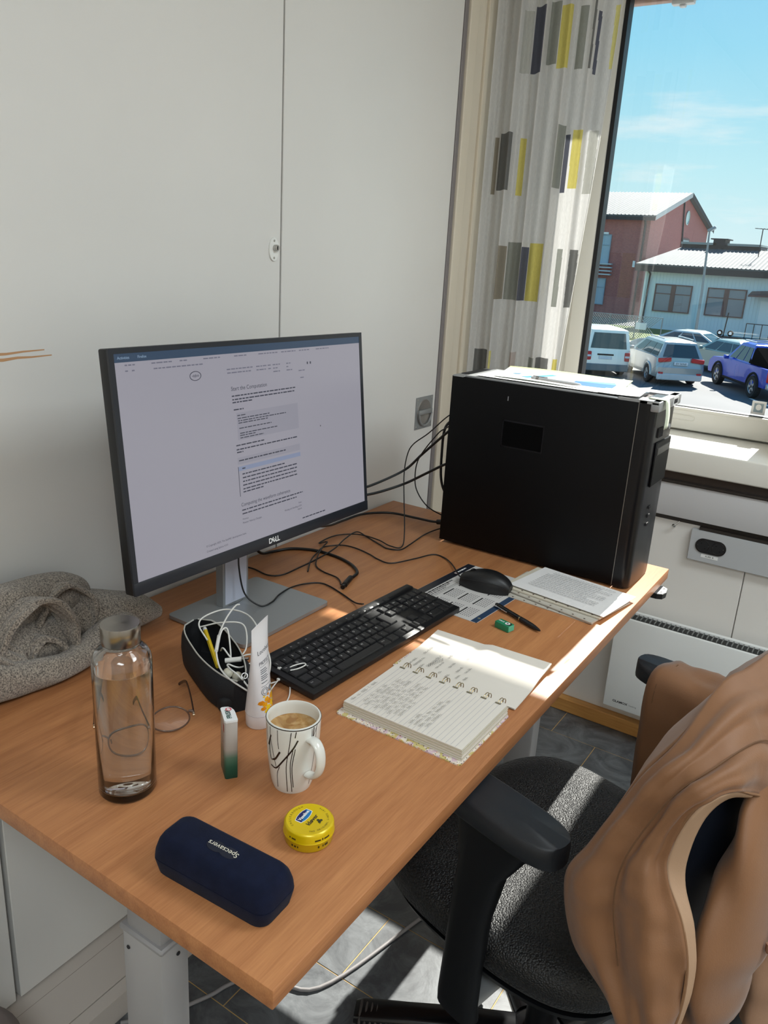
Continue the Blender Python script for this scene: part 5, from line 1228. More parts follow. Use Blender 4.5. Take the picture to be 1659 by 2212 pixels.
lbp = MB().box(-0.0245, 0.0245, -0.0052, 0.0052, 0, 0.0004, M=Fl).build('label_strip', M['white'], sk)
text('KURS  8', 0.0068, M['ink'], 'label_lettering', lbp, Fl @ TX((0, 0, 0.0006)), bold=0.0001)
MB().box(0.02, 1.2, -0.014, 0.0, 0.0965, 0.106).build('box_back', M['dark_gap'], sk)
hk = thing('cable_clamp', 'small steel screw clamp sticking out under the dark wall rail', 'clamp', (0.683, 2.012, 0.755))
MB().tube([(0.008, 0, 0.010), (0.0, -0.006, 0.0), (-0.003, -0.008, -0.004)], 0.0022, 8).build('stem', M['steel'], hk, 50)
MB().lathe([(0, 0), (0.004, 0), (0.0045, 0.002), (0.0045, 0.008), (0.003, 0.009)], 14, M=TX((-0.003, -0.008, -0.008)) @ RY(-0.6) @ RX(0.5)).build('nut', M['chrome'], hk, 40)

# ================================================================= CHAIR
CA, CB = Vector((-0.965, 0.262, 0)), Vector((0.262, 0.965, 0)); CC = Vector((0.87, 0.69, 0))
# chair local axes: x = side (towards the window), y = forward, z = up
ch = thing('office_chair', 'black fabric office chair with padded armrests pushed up to the desk', 'chair', CC, 0)
ch.rotation_euler = (0, 0, math.atan2(CB.y, CB.x))
def cl(a, b, z): return Vector((b, a, z))      # (forward, side, up) -> chair local
def fabric(name, c, sheen=0.6):
    m, t, b = new_mat(name); nd = t.nodes.new
    tc = nd('ShaderNodeTexCoord'); v = nd('ShaderNodeTexVoronoi'); v.inputs['Scale'].default_value = 330
    t.links.new(tc.outputs['Object'], v.inputs['Vector'])
    rp = nd('ShaderNodeValToRGB'); e = rp.color_ramp.elements; e[0].position = 0.0; e[0].color = tuple(x*1.9 for x in lin(c)[:3])+(1,); e[1].position = 0.7; e[1].color = tuple(x*0.35 for x in lin(c)[:3])+(1,)
    t.links.new(v.outputs['Distance'], rp.inputs[0]); t.links.new(rp.outputs[0], b.inputs['Base Color'])
    bp = nd('ShaderNodeBump'); bp.inputs['Strength'].default_value = 0.7; bp.inputs['Distance'].default_value = 0.002; bp.invert = True
    t.links.new(v.outputs['Distance'], bp.inputs['Height']); t.links.new(bp.outputs[0], b.inputs['Normal']); P(b, Roughness=0.5, Sheen_Weight=sheen, Sheen_Roughness=0.3, Specular_IOR_Level=0.55); return m
SF = fabric('seat_fabric', (11, 11, 13), 0.10)
CP = plain('chair_plastic', (13, 14, 17), 0.45, spec=0.25, bump=0.06, bscale=500)
def seat_outline(k=1.0, n=60):
    o = []
    for i in range(n):
        q = 2*PI*i/n; c_, s_ = math.cos(q), math.sin(q)
        a = 0.02+0.245*math.copysign(abs(s_)**0.55, s_)*k; b = 0.255*math.copysign(abs(c_)**0.55, c_)*k
        b *= 1.0-0.10*max(0, -(a-0.02)/0.245)
        o.append((a, b))
    return o
rg = []
for k, z in ((0.80, 0.452), (0.93, 0.458), (1.0, 0.480), (1.0, 0.505), (0.975, 0.522), (0.92, 0.532), (0.80, 0.536), (0.55, 0.533), (0.25, 0.529), (0.02, 0.528)):
    rg.append([tuple(cl(a, b, z-0.010*max(0, (a-0.15)/0.12)**2)) for a, b in seat_outline(k)])
MB().loft(rg).build('seat', SF, ch, 60)
MB().loft([[tuple(cl(a, b, z)) for a, b in seat_outline(k)] for k, z in ((0.45, 0.405), (0.75, 0.412), (0.92, 0.440), (0.95, 0.455))]).build('seat_shell', CP, ch, 50)
# backrest: curved padded plate plus rear shell
def back_pt(u, v, off):
    """u -1..1 across, v 0..1 up"""
    w = 0.135+0.085*math.sin(min(1, v*1.25)*PI/2); z = 0.49+0.475*v
    k = (1-abs(u)**6*0.02); b = w*u*(1-0.30*max(0, v-0.8)/0.2*abs(u)**3)
    zz = z-0.035*abs(u)**3*max(0, v-0.5)+0.05*abs(u)**3*max(0, 0.35-v)/0.35
    a = -0.245-0.045*v-0.02*math.sin(v*PI)+0.045*u*u+off
    return cl(a, b, zz)
bk = MB(); N_ = 15
fr_ = [[tuple(back_pt(-1+2*i/14, j/14, 0.022)) for i in range(15)] for j in range(15)]; rr_ = [[tuple(back_pt(-1+2*i/14, j/14, 0.0)) for i in range(15)] for j in range(15)]
bk.grid(fr_).grid(rr_)
per = [(0, i) for i in range(15)]+[(j, 14) for j in range(1, 15)]+[(14, i) for i in range(13, -1, -1)]+[(j, 0) for j in range(13, 0, -1)]
bk.grid([[fr_[j][i], rr_[j][i]] for j, i in per+[per[0]]])
bk.build('backrest', SF, ch, 60)
sh = MB(); r1 = [[tuple(back_pt((-1+2*i/14)*0.97, 0.02+0.96*j/14, -0.002)) for i in range(15)] for j in range(15)]; r2 = [[tuple(back_pt((-1+2*i/14)*0.9, 0.06+0.88*j/14, -0.022)) for i in range(15)] for j in range(15)]
sh.grid(r1).grid(r2).grid([[r1[j][i], r2[j][i]] for j, i in per+[per[0]]])
sh.build('back_shell', plain('shell_blue_black', (28, 33, 44), 0.4, bump=0.05, bscale=500), ch, 60)
MB().tube(cr([cl(-0.02, 0, 0.40), cl(-0.20, 0, 0.385), cl(-0.30, 0, 0.43), cl(-0.325, 0, 0.56), cl(-0.325, 0, 0.72)], 6), 0.028, 12, flat=(1.4, 0.6)).build('back_spine', CP, ch, 60)
# armrests
for b0, sg in ((-0.250, -1), (0.312, 1)):
    pad = []
    for k, z in ((0.88, 0.742), (1.0, 0.750), (1.0, 0.766), (0.95, 0.774), (0.82, 0.7775), (0.4, 0.778), (0.05, 0.778)):
        o = []
        for i in range(32):
            q = 2*PI*i/32; c_, s_ = math.cos(q), math.sin(q)
            o.append(tuple(cl(-0.028+0.118*math.copysign(abs(s_)**0.6, s_)*(1 if k > 0.5 else k), b0+0.042*math.copysign(abs(c_)**0.7, c_)*k, z)))
        pad.append(o)
    ar = MB().loft(pad).build('armrest', plain('arm_pad', (26, 29, 34), 0.5, bump=0.08, bscale=800) if 'arm_pad' not in bpy.data.materials else bpy.data.materials['arm_pad'], ch, 60)
    secs_ = []
    for a, b, z, ha, hb in ((-0.035, b0, 0.745, 0.075, 0.030), (-0.030, b0, 0.715, 0.062, 0.026), (-0.020, b0+sg*0.006, 0.66, 0.040, 0.022), (-0.012, b0+sg*0.010, 0.58, 0.034, 0.020), (-0.008, b0+sg*0.012, 0.48, 0.034, 0.019), (-0.004, b0+sg*0.010, 0.40, 0.036, 0.019), (0.0, b0+sg*0.002, 0.365, 0.038, 0.019)):
        secs_.append([tuple(cl(a+ha*math.copysign(abs(math.cos(2*PI*i/20))**0.7, math.cos(2*PI*i/20)), b+hb*math.copysign(abs(math.sin(2*PI*i/20))**0.7, math.sin(2*PI*i/20)), z)) for i in range(20)])
    MB().loft(secs_).build('arm_post', CP, ch, 60)
    MB().tube([cl(0.0, b0+sg*0.002, 0.382), cl(0.0, 0.0, 0.392)], 0.022, 10, flat=(1.3, 0.7)).build('arm_bracket', M['alu'], ch, 50)
MB().rbox(-0.07, 0.07, -0.11, 0.10, 0.345, 0.405, 0.015, 2).build('mechanism', CP, ch, 50)
MB().tube([(0, 0, 0.36), (0, 0, 0.20)], 0.020, 16).build('gas_lift', M['chrome'], ch, 50)
MB().tube([(0, 0, 0.25), (0, 0, 0.09)], 0.029, 18).build('column', CP, ch, 50)
MB().lathe([(0, 0.135), (0.04, 0.133), (0.055, 0.12), (0.058, 0.085), (0.04, 0.075), (0, 0.075)], 24).build('hub', plain('base_black', (16, 16, 18), 0.22), ch, 50)
# direction of the leg seen under the desk, in chair-local degrees
th0 = math.degrees(math.atan2(-0.150, -0.314)-math.atan2(CB.y, CB.x))
BB = bpy.data.materials['base_black']
for k in range(5):
    a = math.radians(th0+72*k); d = Vector((math.cos(a), math.sin(a), 0)); n_ = Vector((-d.y, d.x, 0))
    secs_ = []
    for r_, z, hw, hh_ in ((0.045, 0.108, 0.030, 0.026), (0.15, 0.108, 0.027, 0.021), (0.25, 0.101, 0.025, 0.017), (0.335, 0.094, 0.026, 0.014), (0.352, 0.092, 0.022, 0.010)):
        secs_.append([tuple(d*r_+n_*hw*math.copysign(abs(math.cos(2*PI*i/16))**0.6, math.cos(2*PI*i/16))+Vector((0, 0, z+hh_*math.copysign(abs(math.sin(2*PI*i/16))**0.6, math.sin(2*PI*i/16))))) for i in range(16)])
    lg = MB().loft(secs_).build('base_leg', BB, ch, 50)
    for i in range(11):
        r_ = 0.235+i*0.0105
        MB().tube([d*r_+n_*0.0268*math.cos(q)+Vector((0, 0, 0.0965-0.008*(i/11)+0.0175*math.sin(q))) for q in [PI*j/10 for j in range(11)]], 0.0028, 6).build('foot_ridge', plain('ridge_brown', (66, 58, 54), 0.6) if 'ridge_brown' not in bpy.data.materials else bpy.data.materials['ridge_brown'], lg, 50)
    c_ = d*0.325
    MB().lathe([(0, -0.011), (0.024, -0.011), (0.0275, -0.008), (0.0275, 0.008), (0.024, 0.011), (0, 0.011)], 22, M=TX((c_.x+0.013*n_.x, c_.y+0.013*n_.y, 0.0275)) @ RZ(a) @ RX(PI/2)).build('castor_wheel', CP, ch, 40)
    MB().lathe([(0, -0.011), (0.024, -0.011), (0.0275, -0.008), (0.0275, 0.008), (0.024, 0.011), (0, 0.011)], 22, M=TX((c_.x-0.013*n_.x, c_.y-0.013*n_.y, 0.0275)) @ RZ(a) @ RX(PI/2)).build('castor_wheel', CP, ch, 40)
    MB().tube([(c_.x, c_.y, 0.085), (c_.x, c_.y, 0.03)], 0.009, 10).build('castor_stem', M['steel'], ch)

# ================================================================= JACKET over the chair back
jk = thing('jacket', 'tan cotton jacket draped over the back of the office chair', 'jacket', CC, 0); jk.rotation_euler = ch.rotation_euler
TAN = plain('tan_cotton', (132, 90, 57), 0.6, bump=0.12, bscale=500, var=0.10, vscale=14, Sheen_Weight=0.15)
TAN2 = plain('tan_facing', (172, 140, 112), 0.75, bump=0.1, bscale=500)
def bez_grid(rows, ku=6, kv=6):
    R = [cr(r, ku) for r in rows]; out = []
    cols = [cr([r[i] for r in R], kv) for i in range(len(R[0]))]
    return [[cols[i][j] for i in range(len(cols))] for j in range(len(cols[0]))]
def drape(name, rows, m, amp=0.006, freq=40.0, seed=0, thick=0.003, ku=6, kv=6, pin=None, parent=None):
    """cloth panel through control rows (forward, side, up) with soft folds"""
    G_ = bez_grid([[cl(*q) for q in r] for r in rows], ku, kv); rn = random.Random(seed); ph = [rn.uniform(0, 6.28) for _ in range(4)]
    nu, nv = len(G_[0]), len(G_); out = []
    for j in range(nv):
        R = []
        for i in range(nu):
            p = G_[j][i]; a = G_[j][max(i-1, 0)]; b = G_[j][min(i+1, nu-1)]; c = G_[max(j-1, 0)][i]; d = G_[min(j+1, nv-1)][i]
            n = (b-a).cross(d-c); n = n.normalized() if n.length > 1e-9 else Vector((0, 0, 1))
            u, v = i/nu, j/nv
            w = math.sin(u*freq*0.42+ph[0]+1.4*math.sin(v*3+ph[1]))*0.6+math.sin(u*freq*0.23+v*5+ph[2])*0.5+0.25*math.sin(u*freq*0.9+v*9+ph[3])
            w += 1.5*noise.noise(p*17+Vector((seed, 0, 0)))+0.55*noise.noise(p*46+Vector((0, seed, 0)))
            k_ = 1.0 if pin is None else min(1, 5*(u if pin == 0 else 1-(i+1)/nu))
            R.append(tuple(p+n*amp*w*k_*min(1, 4*min(v+0.08, 1-v+0.12))))
        out.append(R)
    o = MB().grid(out).build(name, m, parent or jk, 70, fix=False)
    s = o.modifiers.new('thickness', 'SOLIDIFY'); s.thickness = thick; s.offset = 0
    return o
# outer shell: one continuous piece running over the backrest top, down the near side to a pointed hem
SIL = [(-0.245, 0.235, 0.985), (-0.252, 0.10, 1.030), (-0.256, 0.0, 1.040), (-0.257, -0.086, 1.036), (-0.250, -0.140, 1.030), (-0.252, -0.222, 0.985), (-0.232, -0.250, 0.939), (-0.215, -0.262, 0.890), (-0.191, -0.272, 0.824), (-0.172, -0.280, 0.768), (-0.199, -0.285, 0.690), (-0.262, -0.290, 0.650), (-0.300, -0.295, 0.590)]
HEM = [(-0.335, 0.26, 0.80), (-0.338, 0.12, 0.845), (-0.336, 0.0, 0.870), (-0.332, -0.100, 0.898), (-0.331, -0.185, 0.942), (-0.326, -0.240, 0.968), (-0.305, -0.268, 0.945), (-0.290, -0.275, 0.884), (-0.294, -0.279, 0.852), (-0.324, -0.285, 0.812), (-0.342, -0.290, 0.760), (-0.344, -0.297, 0.690), (-0.328, -0.300, 0.600)]
rows_ = []
for i, (S_, H_) in enumerate(zip(SIL, HEM)):
    S_, H_ = Vector(S_), Vector(H_); k = i/12
    out_ = Vector((-1, -0.25, 0.9)) if i <= 4 else Vector((-0.25, -1, 0.25)) if i >= 7 else Vector((-0.6, -0.8, 0.6))
    out_.normalize(); bul = (0.030 if i <= 4 else 0.026 if i <= 7 else 0.034)
    r = []
    for q in (0.0, 0.2, 0.4, 0.62, 0.82, 1.0):
        crease = -0.012*math.exp(-((q-0.45)/0.10)**2) if 3 <= i <= 10 else 0.0
        r.append(tuple(S_.lerp(H_, q)+out_*(bul*math.sin(PI*min(1, q*0.95+0.04))**0.8+crease)))
    rows_.append(r)
drape('outer_shell', rows_, TAN, 0.0062, 34, 2, ku=8, kv=7, pin=0)
# lining side falling towards the seat
drape('inner_side', [[(-0.250, 0.23, 0.985), (-0.255, 0.10, 1.030), (-0.258, 0.0, 1.038), (-0.255, -0.086, 1.030), SIL[5]],
                     [(-0.205, 0.235, 0.93), (-0.200, 0.10, 0.95), (-0.200, 0.0, 0.96), (-0.205, -0.12, 0.95), SIL[6]],
                     [(-0.195, 0.238, 0.88), (-0.190, 0.10, 0.89), (-0.190, 0.0, 0.90), (-0.195, -0.12, 0.90), SIL[7]],
                     [(-0.190, 0.239, 0.84), (-0.185, 0.10, 0.84), (-0.185, 0.0, 0.85), (-0.188, -0.12, 0.85), SIL[8]],
                     [(-0.185, 0.240, 0.80), (-0.180, 0.10, 0.80), (-0.180, 0.0, 0.80), (-0.180, -0.12, 0.80), SIL[9]],
                     [(-0.180, 0.240, 0.68), (-0.170, 0.10, 0.66), (-0.170, 0.0, 0.66), (-0.170, -0.12, 0.67), SIL[10]]], TAN, 0.005, 30, 3, pin=1)
# pale facing turned in along the open edge
drape('facing', [[HEM[4], (-0.328, -0.182, 0.936)], [HEM[5], (-0.322, -0.230, 0.952)], [HEM[6], (-0.310, -0.252, 0.930)], [HEM[7], (-0.304, -0.258, 0.876)], [HEM[8], (-0.310, -0.262, 0.842)], [HEM[9], (-0.334, -0.272, 0.804)], [HEM[10], (-0.348, -0.280, 0.754)], [HEM[11], (-0.347, -0.291, 0.686)], [HEM[12], (-0.330, -0.298, 0.600)]], TAN2, 0.0012, 8, 6)
seam = plain('seam_brown', (104, 72, 46), 0.8)
def rowpt(i, q, lift=0.004):
    r = rows_[i]; t = q*5; k = min(int(t), 4); f = t-k; v = Vector(r[k]).lerp(Vector(r[k+1]), f)
    return cl(*(v+Vector((-0.45, -0.75, 0.45)).normalized()*lift))
MB().tube(cr([rowpt(i, 0.62-0.015*i) for i in range(2, 11)], 6), 0.0011, 5).build('panel_seam', seam, jk)
MB().tube(cr([cl(*h) for h in HEM], 6), 0.0020, 6).build('hem_edge', plain('hem_brown', (128, 92, 62), 0.8), jk, 60)
# sleeves
def sleeve(name, pts, m, nseg=30, seed=0):
    """(forward, side, up, half width, half depth) stations"""
    st = [(cl(*p[:3]), p[3], p[4]) for p in pts]; rings = []; C_ = cr([s_[0] for s_ in st], 9); rn = random.Random(seed); ph = rn.uniform(0, 6)
    n = len(C_)
    for i, p in enumerate(C_):
        t = i/(n-1)*(len(st)-1); k = min(int(t), len(st)-2); f = t-k
        hw = st[k][1]*(1-f)+st[k+1][1]*f; hd = st[k][2]*(1-f)+st[k+1][2]*f
        tg = (C_[min(i+1, n-1)]-C_[max(i-1, 0)]).normalized(); side = Vector((1, 0, 0)); side = (side-tg*side.dot(tg)).normalized(); dep = tg.cross(side)
        R = []
        for j in range(nseg):
            q = 2*PI*j/nseg; wob = 1+0.07*math.sin(3*q+i*0.35+ph)+0.05*math.sin(i*0.6+2*q)+0.10*noise.noise(Vector((math.cos(q)*1.3, math.sin(q)*1.3, i*0.16+seed)))
            R.append(tuple(p+side*hw*wob*math.cos(q)+dep*hd*wob*math.sin(q)))
        rings.append(R)
    inner = [[tuple(C_[-1-i]+(Vector(q)-C_[-1-i])*0.9) for q in rings[-1-i]] for i in range(6)]
    return MB().loft(rings+inner, cap=False).build(name, m, jk, 70)
sleeve('sleeve', [(-0.322, -0.100, 0.960, 0.040, 0.014), (-0.334, -0.128, 0.90, 0.056, 0.020), (-0.342, -0.160, 0.83, 0.074, 0.027), (-0.345, -0.184, 0.75, 0.088, 0.031), (-0.345, -0.188, 0.69, 0.080, 0.030), (-0.342, -0.180, 0.645, 0.068, 0.027)], TAN, seed=1)
sleeve('second_sleeve', [(-0.325, 0.00, 0.90, 0.070, 0.016), (-0.340, 0.00, 0.80, 0.082, 0.022), (-0.348, 0.005, 0.68, 0.080, 0.026), (-0.348, 0.012, 0.58, 0.074, 0.026), (-0.345, 0.020, 0.500, 0.068, 0.024)], plain('tan_sleeve', (160, 124, 98), 0.7, bump=0.12, bscale=500), seed=4)
MB().tube(cr([cl(-0.381, -0.150, 0.800), cl(-0.386, -0.154, 0.782), cl(-0.388, -0.157, 0.762), cl(-0.386, -0.166, 0.750), cl(-0.384, -0.176, 0.752), cl(-0.383, -0.176, 0.762)], 6), 0.0042, 8, flat=(1, 0.8)).build('sleeve_tab', plain('tab_tan', (136, 100, 76), 0.7), jk, 60)
# part of the jacket laid over the far armrest
drape('far_flap', [[(a, b, z) for a, b, z in ((-0.23, 0.262, 0.62), (-0.14, 0.255, 0.56), (-0.05, 0.250, 0.52), (0.030, 0.248, 0.50))],
                   [(-0.23, 0.262, 0.72), (-0.14, 0.256, 0.68), (-0.05, 0.251, 0.66), (0.034, 0.249, 0.64)],
                   [(-0.23, 0.265, 0.82), (-0.14, 0.260, 0.775), (-0.05, 0.258, 0.772), (0.038, 0.257, 0.768)],
                   [(-0.235, 0.300, 0.86), (-0.14, 0.300, 0.800), (-0.05, 0.305, 0.790), (0.030, 0.310, 0.788)],
                   [(-0.235, 0.345, 0.82), (-0.14, 0.358, 0.785), (-0.05, 0.362, 0.776), (0.020, 0.362, 0.772)],
                   [(-0.22, 0.362, 0.70), (-0.14, 0.370, 0.68), (-0.05, 0.372, 0.66), (0.040, 0.372, 0.66)],
                   [(-0.20, 0.368, 0.58), (-0.12, 0.372, 0.55), (-0.03, 0.372, 0.52), (0.070, 0.372, 0.50)]], TAN, 0.004, 20, 9)
MB().tube(cr([cl(0.012, 0.2475, 0.52), cl(0.016, 0.2485, 0.64), cl(0.020, 0.2545, 0.765), cl(0.012, 0.310, 0.7925)], 6), 0.0010, 5).build('cuff_seam', seam, jk)

# ================================================================= SCARF
sf = thing('scarf', 'crumpled grey wool scarf heaped against the cupboard door on the desk', 'scarf', (0, 0, DT+0.0025))
def wool():
    m, t, b = new_mat('grey_wool'); nd = t.nodes.new; tc = nd('ShaderNodeTexCoord')
    n = nd('ShaderNodeTexNoise'); n.inputs['Scale'].default_value = 420; n.inputs['Detail'].default_value = 3; n2 = nd('ShaderNodeTexNoise'); n2.inputs['Scale'].default_value = 1300
    for q in (n, n2): t.links.new(tc.outputs['Object'], q.inputs['Vector'])
    rp = nd('ShaderNodeValToRGB'); e = rp.color_ramp.elements; e[0].position = 0.34; e[0].color = lin((84, 76, 70)); e[1].position = 0.66; e[1].color = lin((182, 168, 152))
    t.links.new(n.outputs['Fac'], rp.inputs[0]); t.links.new(rp.outputs[0], b.inputs['Base Color'])
    bp = nd('ShaderNodeBump'); bp.inputs['Strength'].default_value = 0.8; bp.inputs['Distance'].default_value = 0.002; t.links.new(n2.outputs['Fac'], bp.inputs['Height']); t.links.new(bp.outputs[0], b.inputs['Normal'])
    P(b, Roughness=0.95, Sheen_Weight=0.35, Sheen_Roughness=0.5, Specular_IOR_Level=0.1); return m
WL = wool()
def band(name, pts, m, thick=0.007, seed=0):
    """folded band: stations (x, y, z, (wx, wy, wz)) half-width vector"""
    rows = []
    for x, y, z, w in pts:
        p = Vector((x, y, z)); w = Vector(w); rows.append([p-w*1.0, p-w*0.5, p, p+w*0.5, p+w*1.0])
    G_ = bez_grid(rows, 5, 8); rn = random.Random(seed); ph = rn.uniform(0, 6)
    G_ = [[q+Vector((0.0022*math.sin(i*0.9+j*0.35+ph), 0.0018*math.sin(j*0.6+ph), 0.0022*math.sin(i*0.7-j*0.3+ph))) for i, q in enumerate(R)] for j, R in enumerate(G_)]
    o = MB().grid(G_).build(name, m, sf, 80, fix=False)
    s = o.modifiers.new('thickness', 'SOLIDIFY'); s.thickness = thick; s.offset = 0
    d = o.modifiers.new('smooth', 'SUBSURF'); d.levels = 1; d.render_levels = 1
    return o
def roll(name, pts, m, seed=0, n=20):
    """soft tube: stations (x, y, z, half width, half height)"""
    C_ = cr([p[:3] for p in pts], 8); k = len(C_); rings = []; rn = random.Random(seed); ph = rn.uniform(0, 6)
    for i, p in enumerate(C_):
        t = i/(k-1)*(len(pts)-1); a = min(int(t), len(pts)-2); f = t-a; hw = pts[a][3]*(1-f)+pts[a+1][3]*f; hh_ = pts[a][4]*(1-f)+pts[a+1][4]*f
        tg = (C_[min(i+1, k-1)]-C_[max(i-1, 0)]).normalized(); sd_ = tg.cross(Vector((0, 0, 1)))
        sd_ = sd_.normalized() if sd_.length > 1e-3 else Vector((1, 0, 0)); up = sd_.cross(tg)
        e = min(1, 3*i/k+0.25, 3*(k-1-i)/k+0.25)**0.5
        rings.append([tuple(p+sd_*hw*e*math.cos(2*PI*j/n)*(1+0.07*math.sin(i*0.5+3*2*PI*j/n+ph))+up*hh_*e*math.sin(2*PI*j/n)*(1+0.06*math.sin(i*0.35+ph+2*2*PI*j/n))) for j in range(n)])
    o = MB().loft(rings).build(name, m, sf, 80)
    d = o.modifiers.new('smooth', 'SUBSURF'); d.levels = 1; d.render_levels = 1
    return o
# back roll lying along the door, front swath, tail, and the standing folds between
roll('back_roll', [(0.050, -0.12, 0.100, 0.045, 0.048), (0.048, 0.05, 0.105, 0.045, 0.050), (0.048, 0.16, 0.108, 0.042, 0.044), (0.048, 0.26, 0.104, 0.038, 0.040), (0.050, 0.325, 0.096, 0.032, 0.034), (0.054, 0.350, 0.078, 0.024, 0.034)], WL, 1)
roll('under_roll', [(0.060, -0.12, 0.045, 0.060, 0.045), (0.060, 0.10, 0.045, 0.060, 0.044), (0.065, 0.24, 0.042, 0.055, 0.040), (0.070, 0.33, 0.036, 0.050, 0.034)], WL, 2)
roll('front_swath', [(0.105, -0.14, 0.060, 0.036, 0.058), (0.118, 0.00, 0.052, 0.034, 0.050), (0.128, 0.10, 0.040, 0.030, 0.038), (0.140, 0.18, 0.026, 0.024, 0.025), (0.145, 0.245, 0.022, 0.024, 0.021), (0.132, 0.310, 0.028, 0.028, 0.026), (0.112, 0.365, 0.030, 0.032, 0.029), (0.090, 0.420, 0.026, 0.034, 0.025), (0.080, 0.462, 0.016, 0.030, 0.0150)], WL, 3)
roll('tail_end', [(0.062, 0.28, 0.050, 0.050, 0.046), (0.064, 0.345, 0.048, 0.052, 0.045), (0.072, 0.395, 0.042, 0.048, 0.038), (0.088, 0.440, 0.032, 0.040, 0.030), (0.100, 0.478, 0.020, 0.030, 0.019)], WL, 4)
band('standing_fold', [(0.122, 0.120, 0.030, (0.016, 0.0, 0.004)), (0.112, 0.150, 0.078, (0.022, 0.0, 0.008)), (0.102, 0.185, 0.116, (0.026, 0.004, 0.010)), (0.098, 0.222, 0.128, (0.028, 0.006, 0.006)), (0.104, 0.256, 0.110, (0.028, 0.006, 0.0)), (0.116, 0.272, 0.076, (0.024, 0.004, -0.004)), (0.126, 0.270, 0.044, (0.018, 0.002, -0.006)), (0.138, 0.282, 0.022, (0.012, 0.0, -0.006))], WL, 0.010, 5)
band('standing_fold', [(0.085, 0.225, 0.060, (0.014, -0.004, 0.0)), (0.078, 0.262, 0.110, (0.018, -0.004, 0.004)), (0.076, 0.296, 0.126, (0.022, 0.0, 0.004)), (0.080, 0.325, 0.104, (0.024, 0.004, 0.0)), (0.088, 0.330, 0.066, (0.022, 0.004, 0.0)), (0.098, 0.318, 0.040, (0.016, 0.0, 0.0))], WL, 0.009, 6)
band('inner_fold', [(0.120, 0.185, 0.020, (0.012, 0.004, 0.006)), (0.112, 0.200, 0.058, (0.018, 0.008, 0.006)), (0.110, 0.225, 0.066, (0.020, 0.010, 0.0)), (0.118, 0.252, 0.036, (0.018, 0.006, -0.006)), (0.126, 0.262, 0.018, (0.012, 0.0, -0.004))], WL, 0.009, 7)
band('side_fold', [(0.100, -0.10, 0.135, (0.020, 0.0, -0.014)), (0.104, 0.02, 0.130, (0.024, 0.0, -0.020)), (0.112, 0.10, 0.110, (0.024, 0.0, -0.024)), (0.118, 0.150, 0.076, (0.022, 0.0, -0.022)), (0.128, 0.185, 0.044, (0.018, 0.0, -0.014))], WL, 0.010, 8)

# ================================================================= CABLES ON THE DESK
CB_ = plain('cable_black', (14, 14, 15), 0.4)
def cord(label, pts, r, ends=()):
    t = thing('cable', label, 'cable', (0, 0, 0), 0, 'black cables on the desk')
    MB().tube(cr(pts, 8), r, 8).build('lead', CB_, t, 60)
    for a, b, rr, nm in ends: MB().tube([a, b], rr, 10).build(nm, CB_, t, 50)
    return t
z0 = DT+0.0025
cord('thin black keyboard cable looping from the monitor post to the keyboard', [(0.182, 0.606, 0.950), (0.176, 0.612, 0.900), (0.186, 0.618, 0.845), (0.212, 0.634, DT+0.0115), (0.218, 0.662, DT+0.0112), (0.205, 0.700, DT+0.0112), (0.196, 0.748, z0+0.006), (0.200, 0.790, z0+0.002), (0.218, 0.818, z0), (0.245, 0.818, z0), (0.290, 0.803, z0), (0.335, 0.784, z0+0.001), (0.362, 0.770, z0+0.010), (0.372, 0.762, z0+0.016)], 0.0017)
cord('thin black mouse cable curving across the desk to the mouse', [(0.452, 1.033, z0+0.010), (0.436, 1.048, z0+0.006), (0.388, 1.104, z0+0.002), (0.350, 1.135, z0), (0.318, 1.136, z0), (0.299, 1.083, z0), (0.272, 1.020, z0), (0.235, 1.020, z0), (0.199, 1.034, z0), (0.150, 1.045, z0), (0.114, 1.038, z0), (0.090, 1.000, z0), (0.105, 0.955, z0+0.003), (0.125, 0.905, z0+0.003), (0.158, 0.852, z0)], 0.0016)
cord('thick black display cable with a loose plug end lying beside the stand', [(0.030, 0.800, z0+0.060), (0.022, 0.845, z0+0.012), (0.020, 0.890, z0+0.001), (0.040, 0.935, z0+0.001), (0.090, 0.964, z0+0.001), (0.150, 0.966, z0+0.001), (0.205, 0.950, z0+0.001), (0.244, 0.922, z0+0.001), (0.254, 0.895, z0+0.001), (0.256, 0.878, z0+0.002)], 0.0036, [((0.256, 0.880, z0+0.003), (0.270, 0.838, z0+0.003), 0.0062, 'plug'), ((0.270, 0.838, z0+0.003), (0.274, 0.826, z0+0.003), 0.0048, 'plug_tip')])
cord('thick black power cable running behind the monitor into the tower', [(0.110, 0.870, 0.960), (0.080, 0.960, 0.880), (0.040, 1.080, 0.835), (0.012, 1.180, z0+0.004), (0.020, 1.265, z0+0.004), (0.069, 1.325, z0+0.004), (0.143, 1.337, z0+0.004), (0.200, 1.338, z0+0.006), (0.235, 1.338, z0+0.014)], 0.0034, [((0.212, 1.338, z0+0.008), (0.250, 1.338, z0+0.016), 0.0070, 'plug'), ((0.250, 1.338, z0+0.016), (0.281, 1.338, z0+0.020), 0.0105, 'socket_plug')])
cord('thin black cable zigzagging from the tower plug across the desk to the monitor stand', [(0.262, 1.318, z0+0.012), (0.235, 1.290, z0+0.003), (0.228, 1.240, z0), (0.238, 1.160, z0), (0.240, 1.110, z0), (0.212, 1.095, z0), (0.184, 1.105, z0), (0.130, 1.128, z0), (0.090, 1.136, z0+0.003), (0.098, 1.075, z0+0.003), (0.122, 0.998, z0+0.004), (0.133, 0.912, z0+0.004), (0.129, 0.860, z0), (0.128, 0.800, z0), (0.105, 0.778, z0), (0.060, 0.784, z0), (0.031, 0.780, z0)], 0.0017)
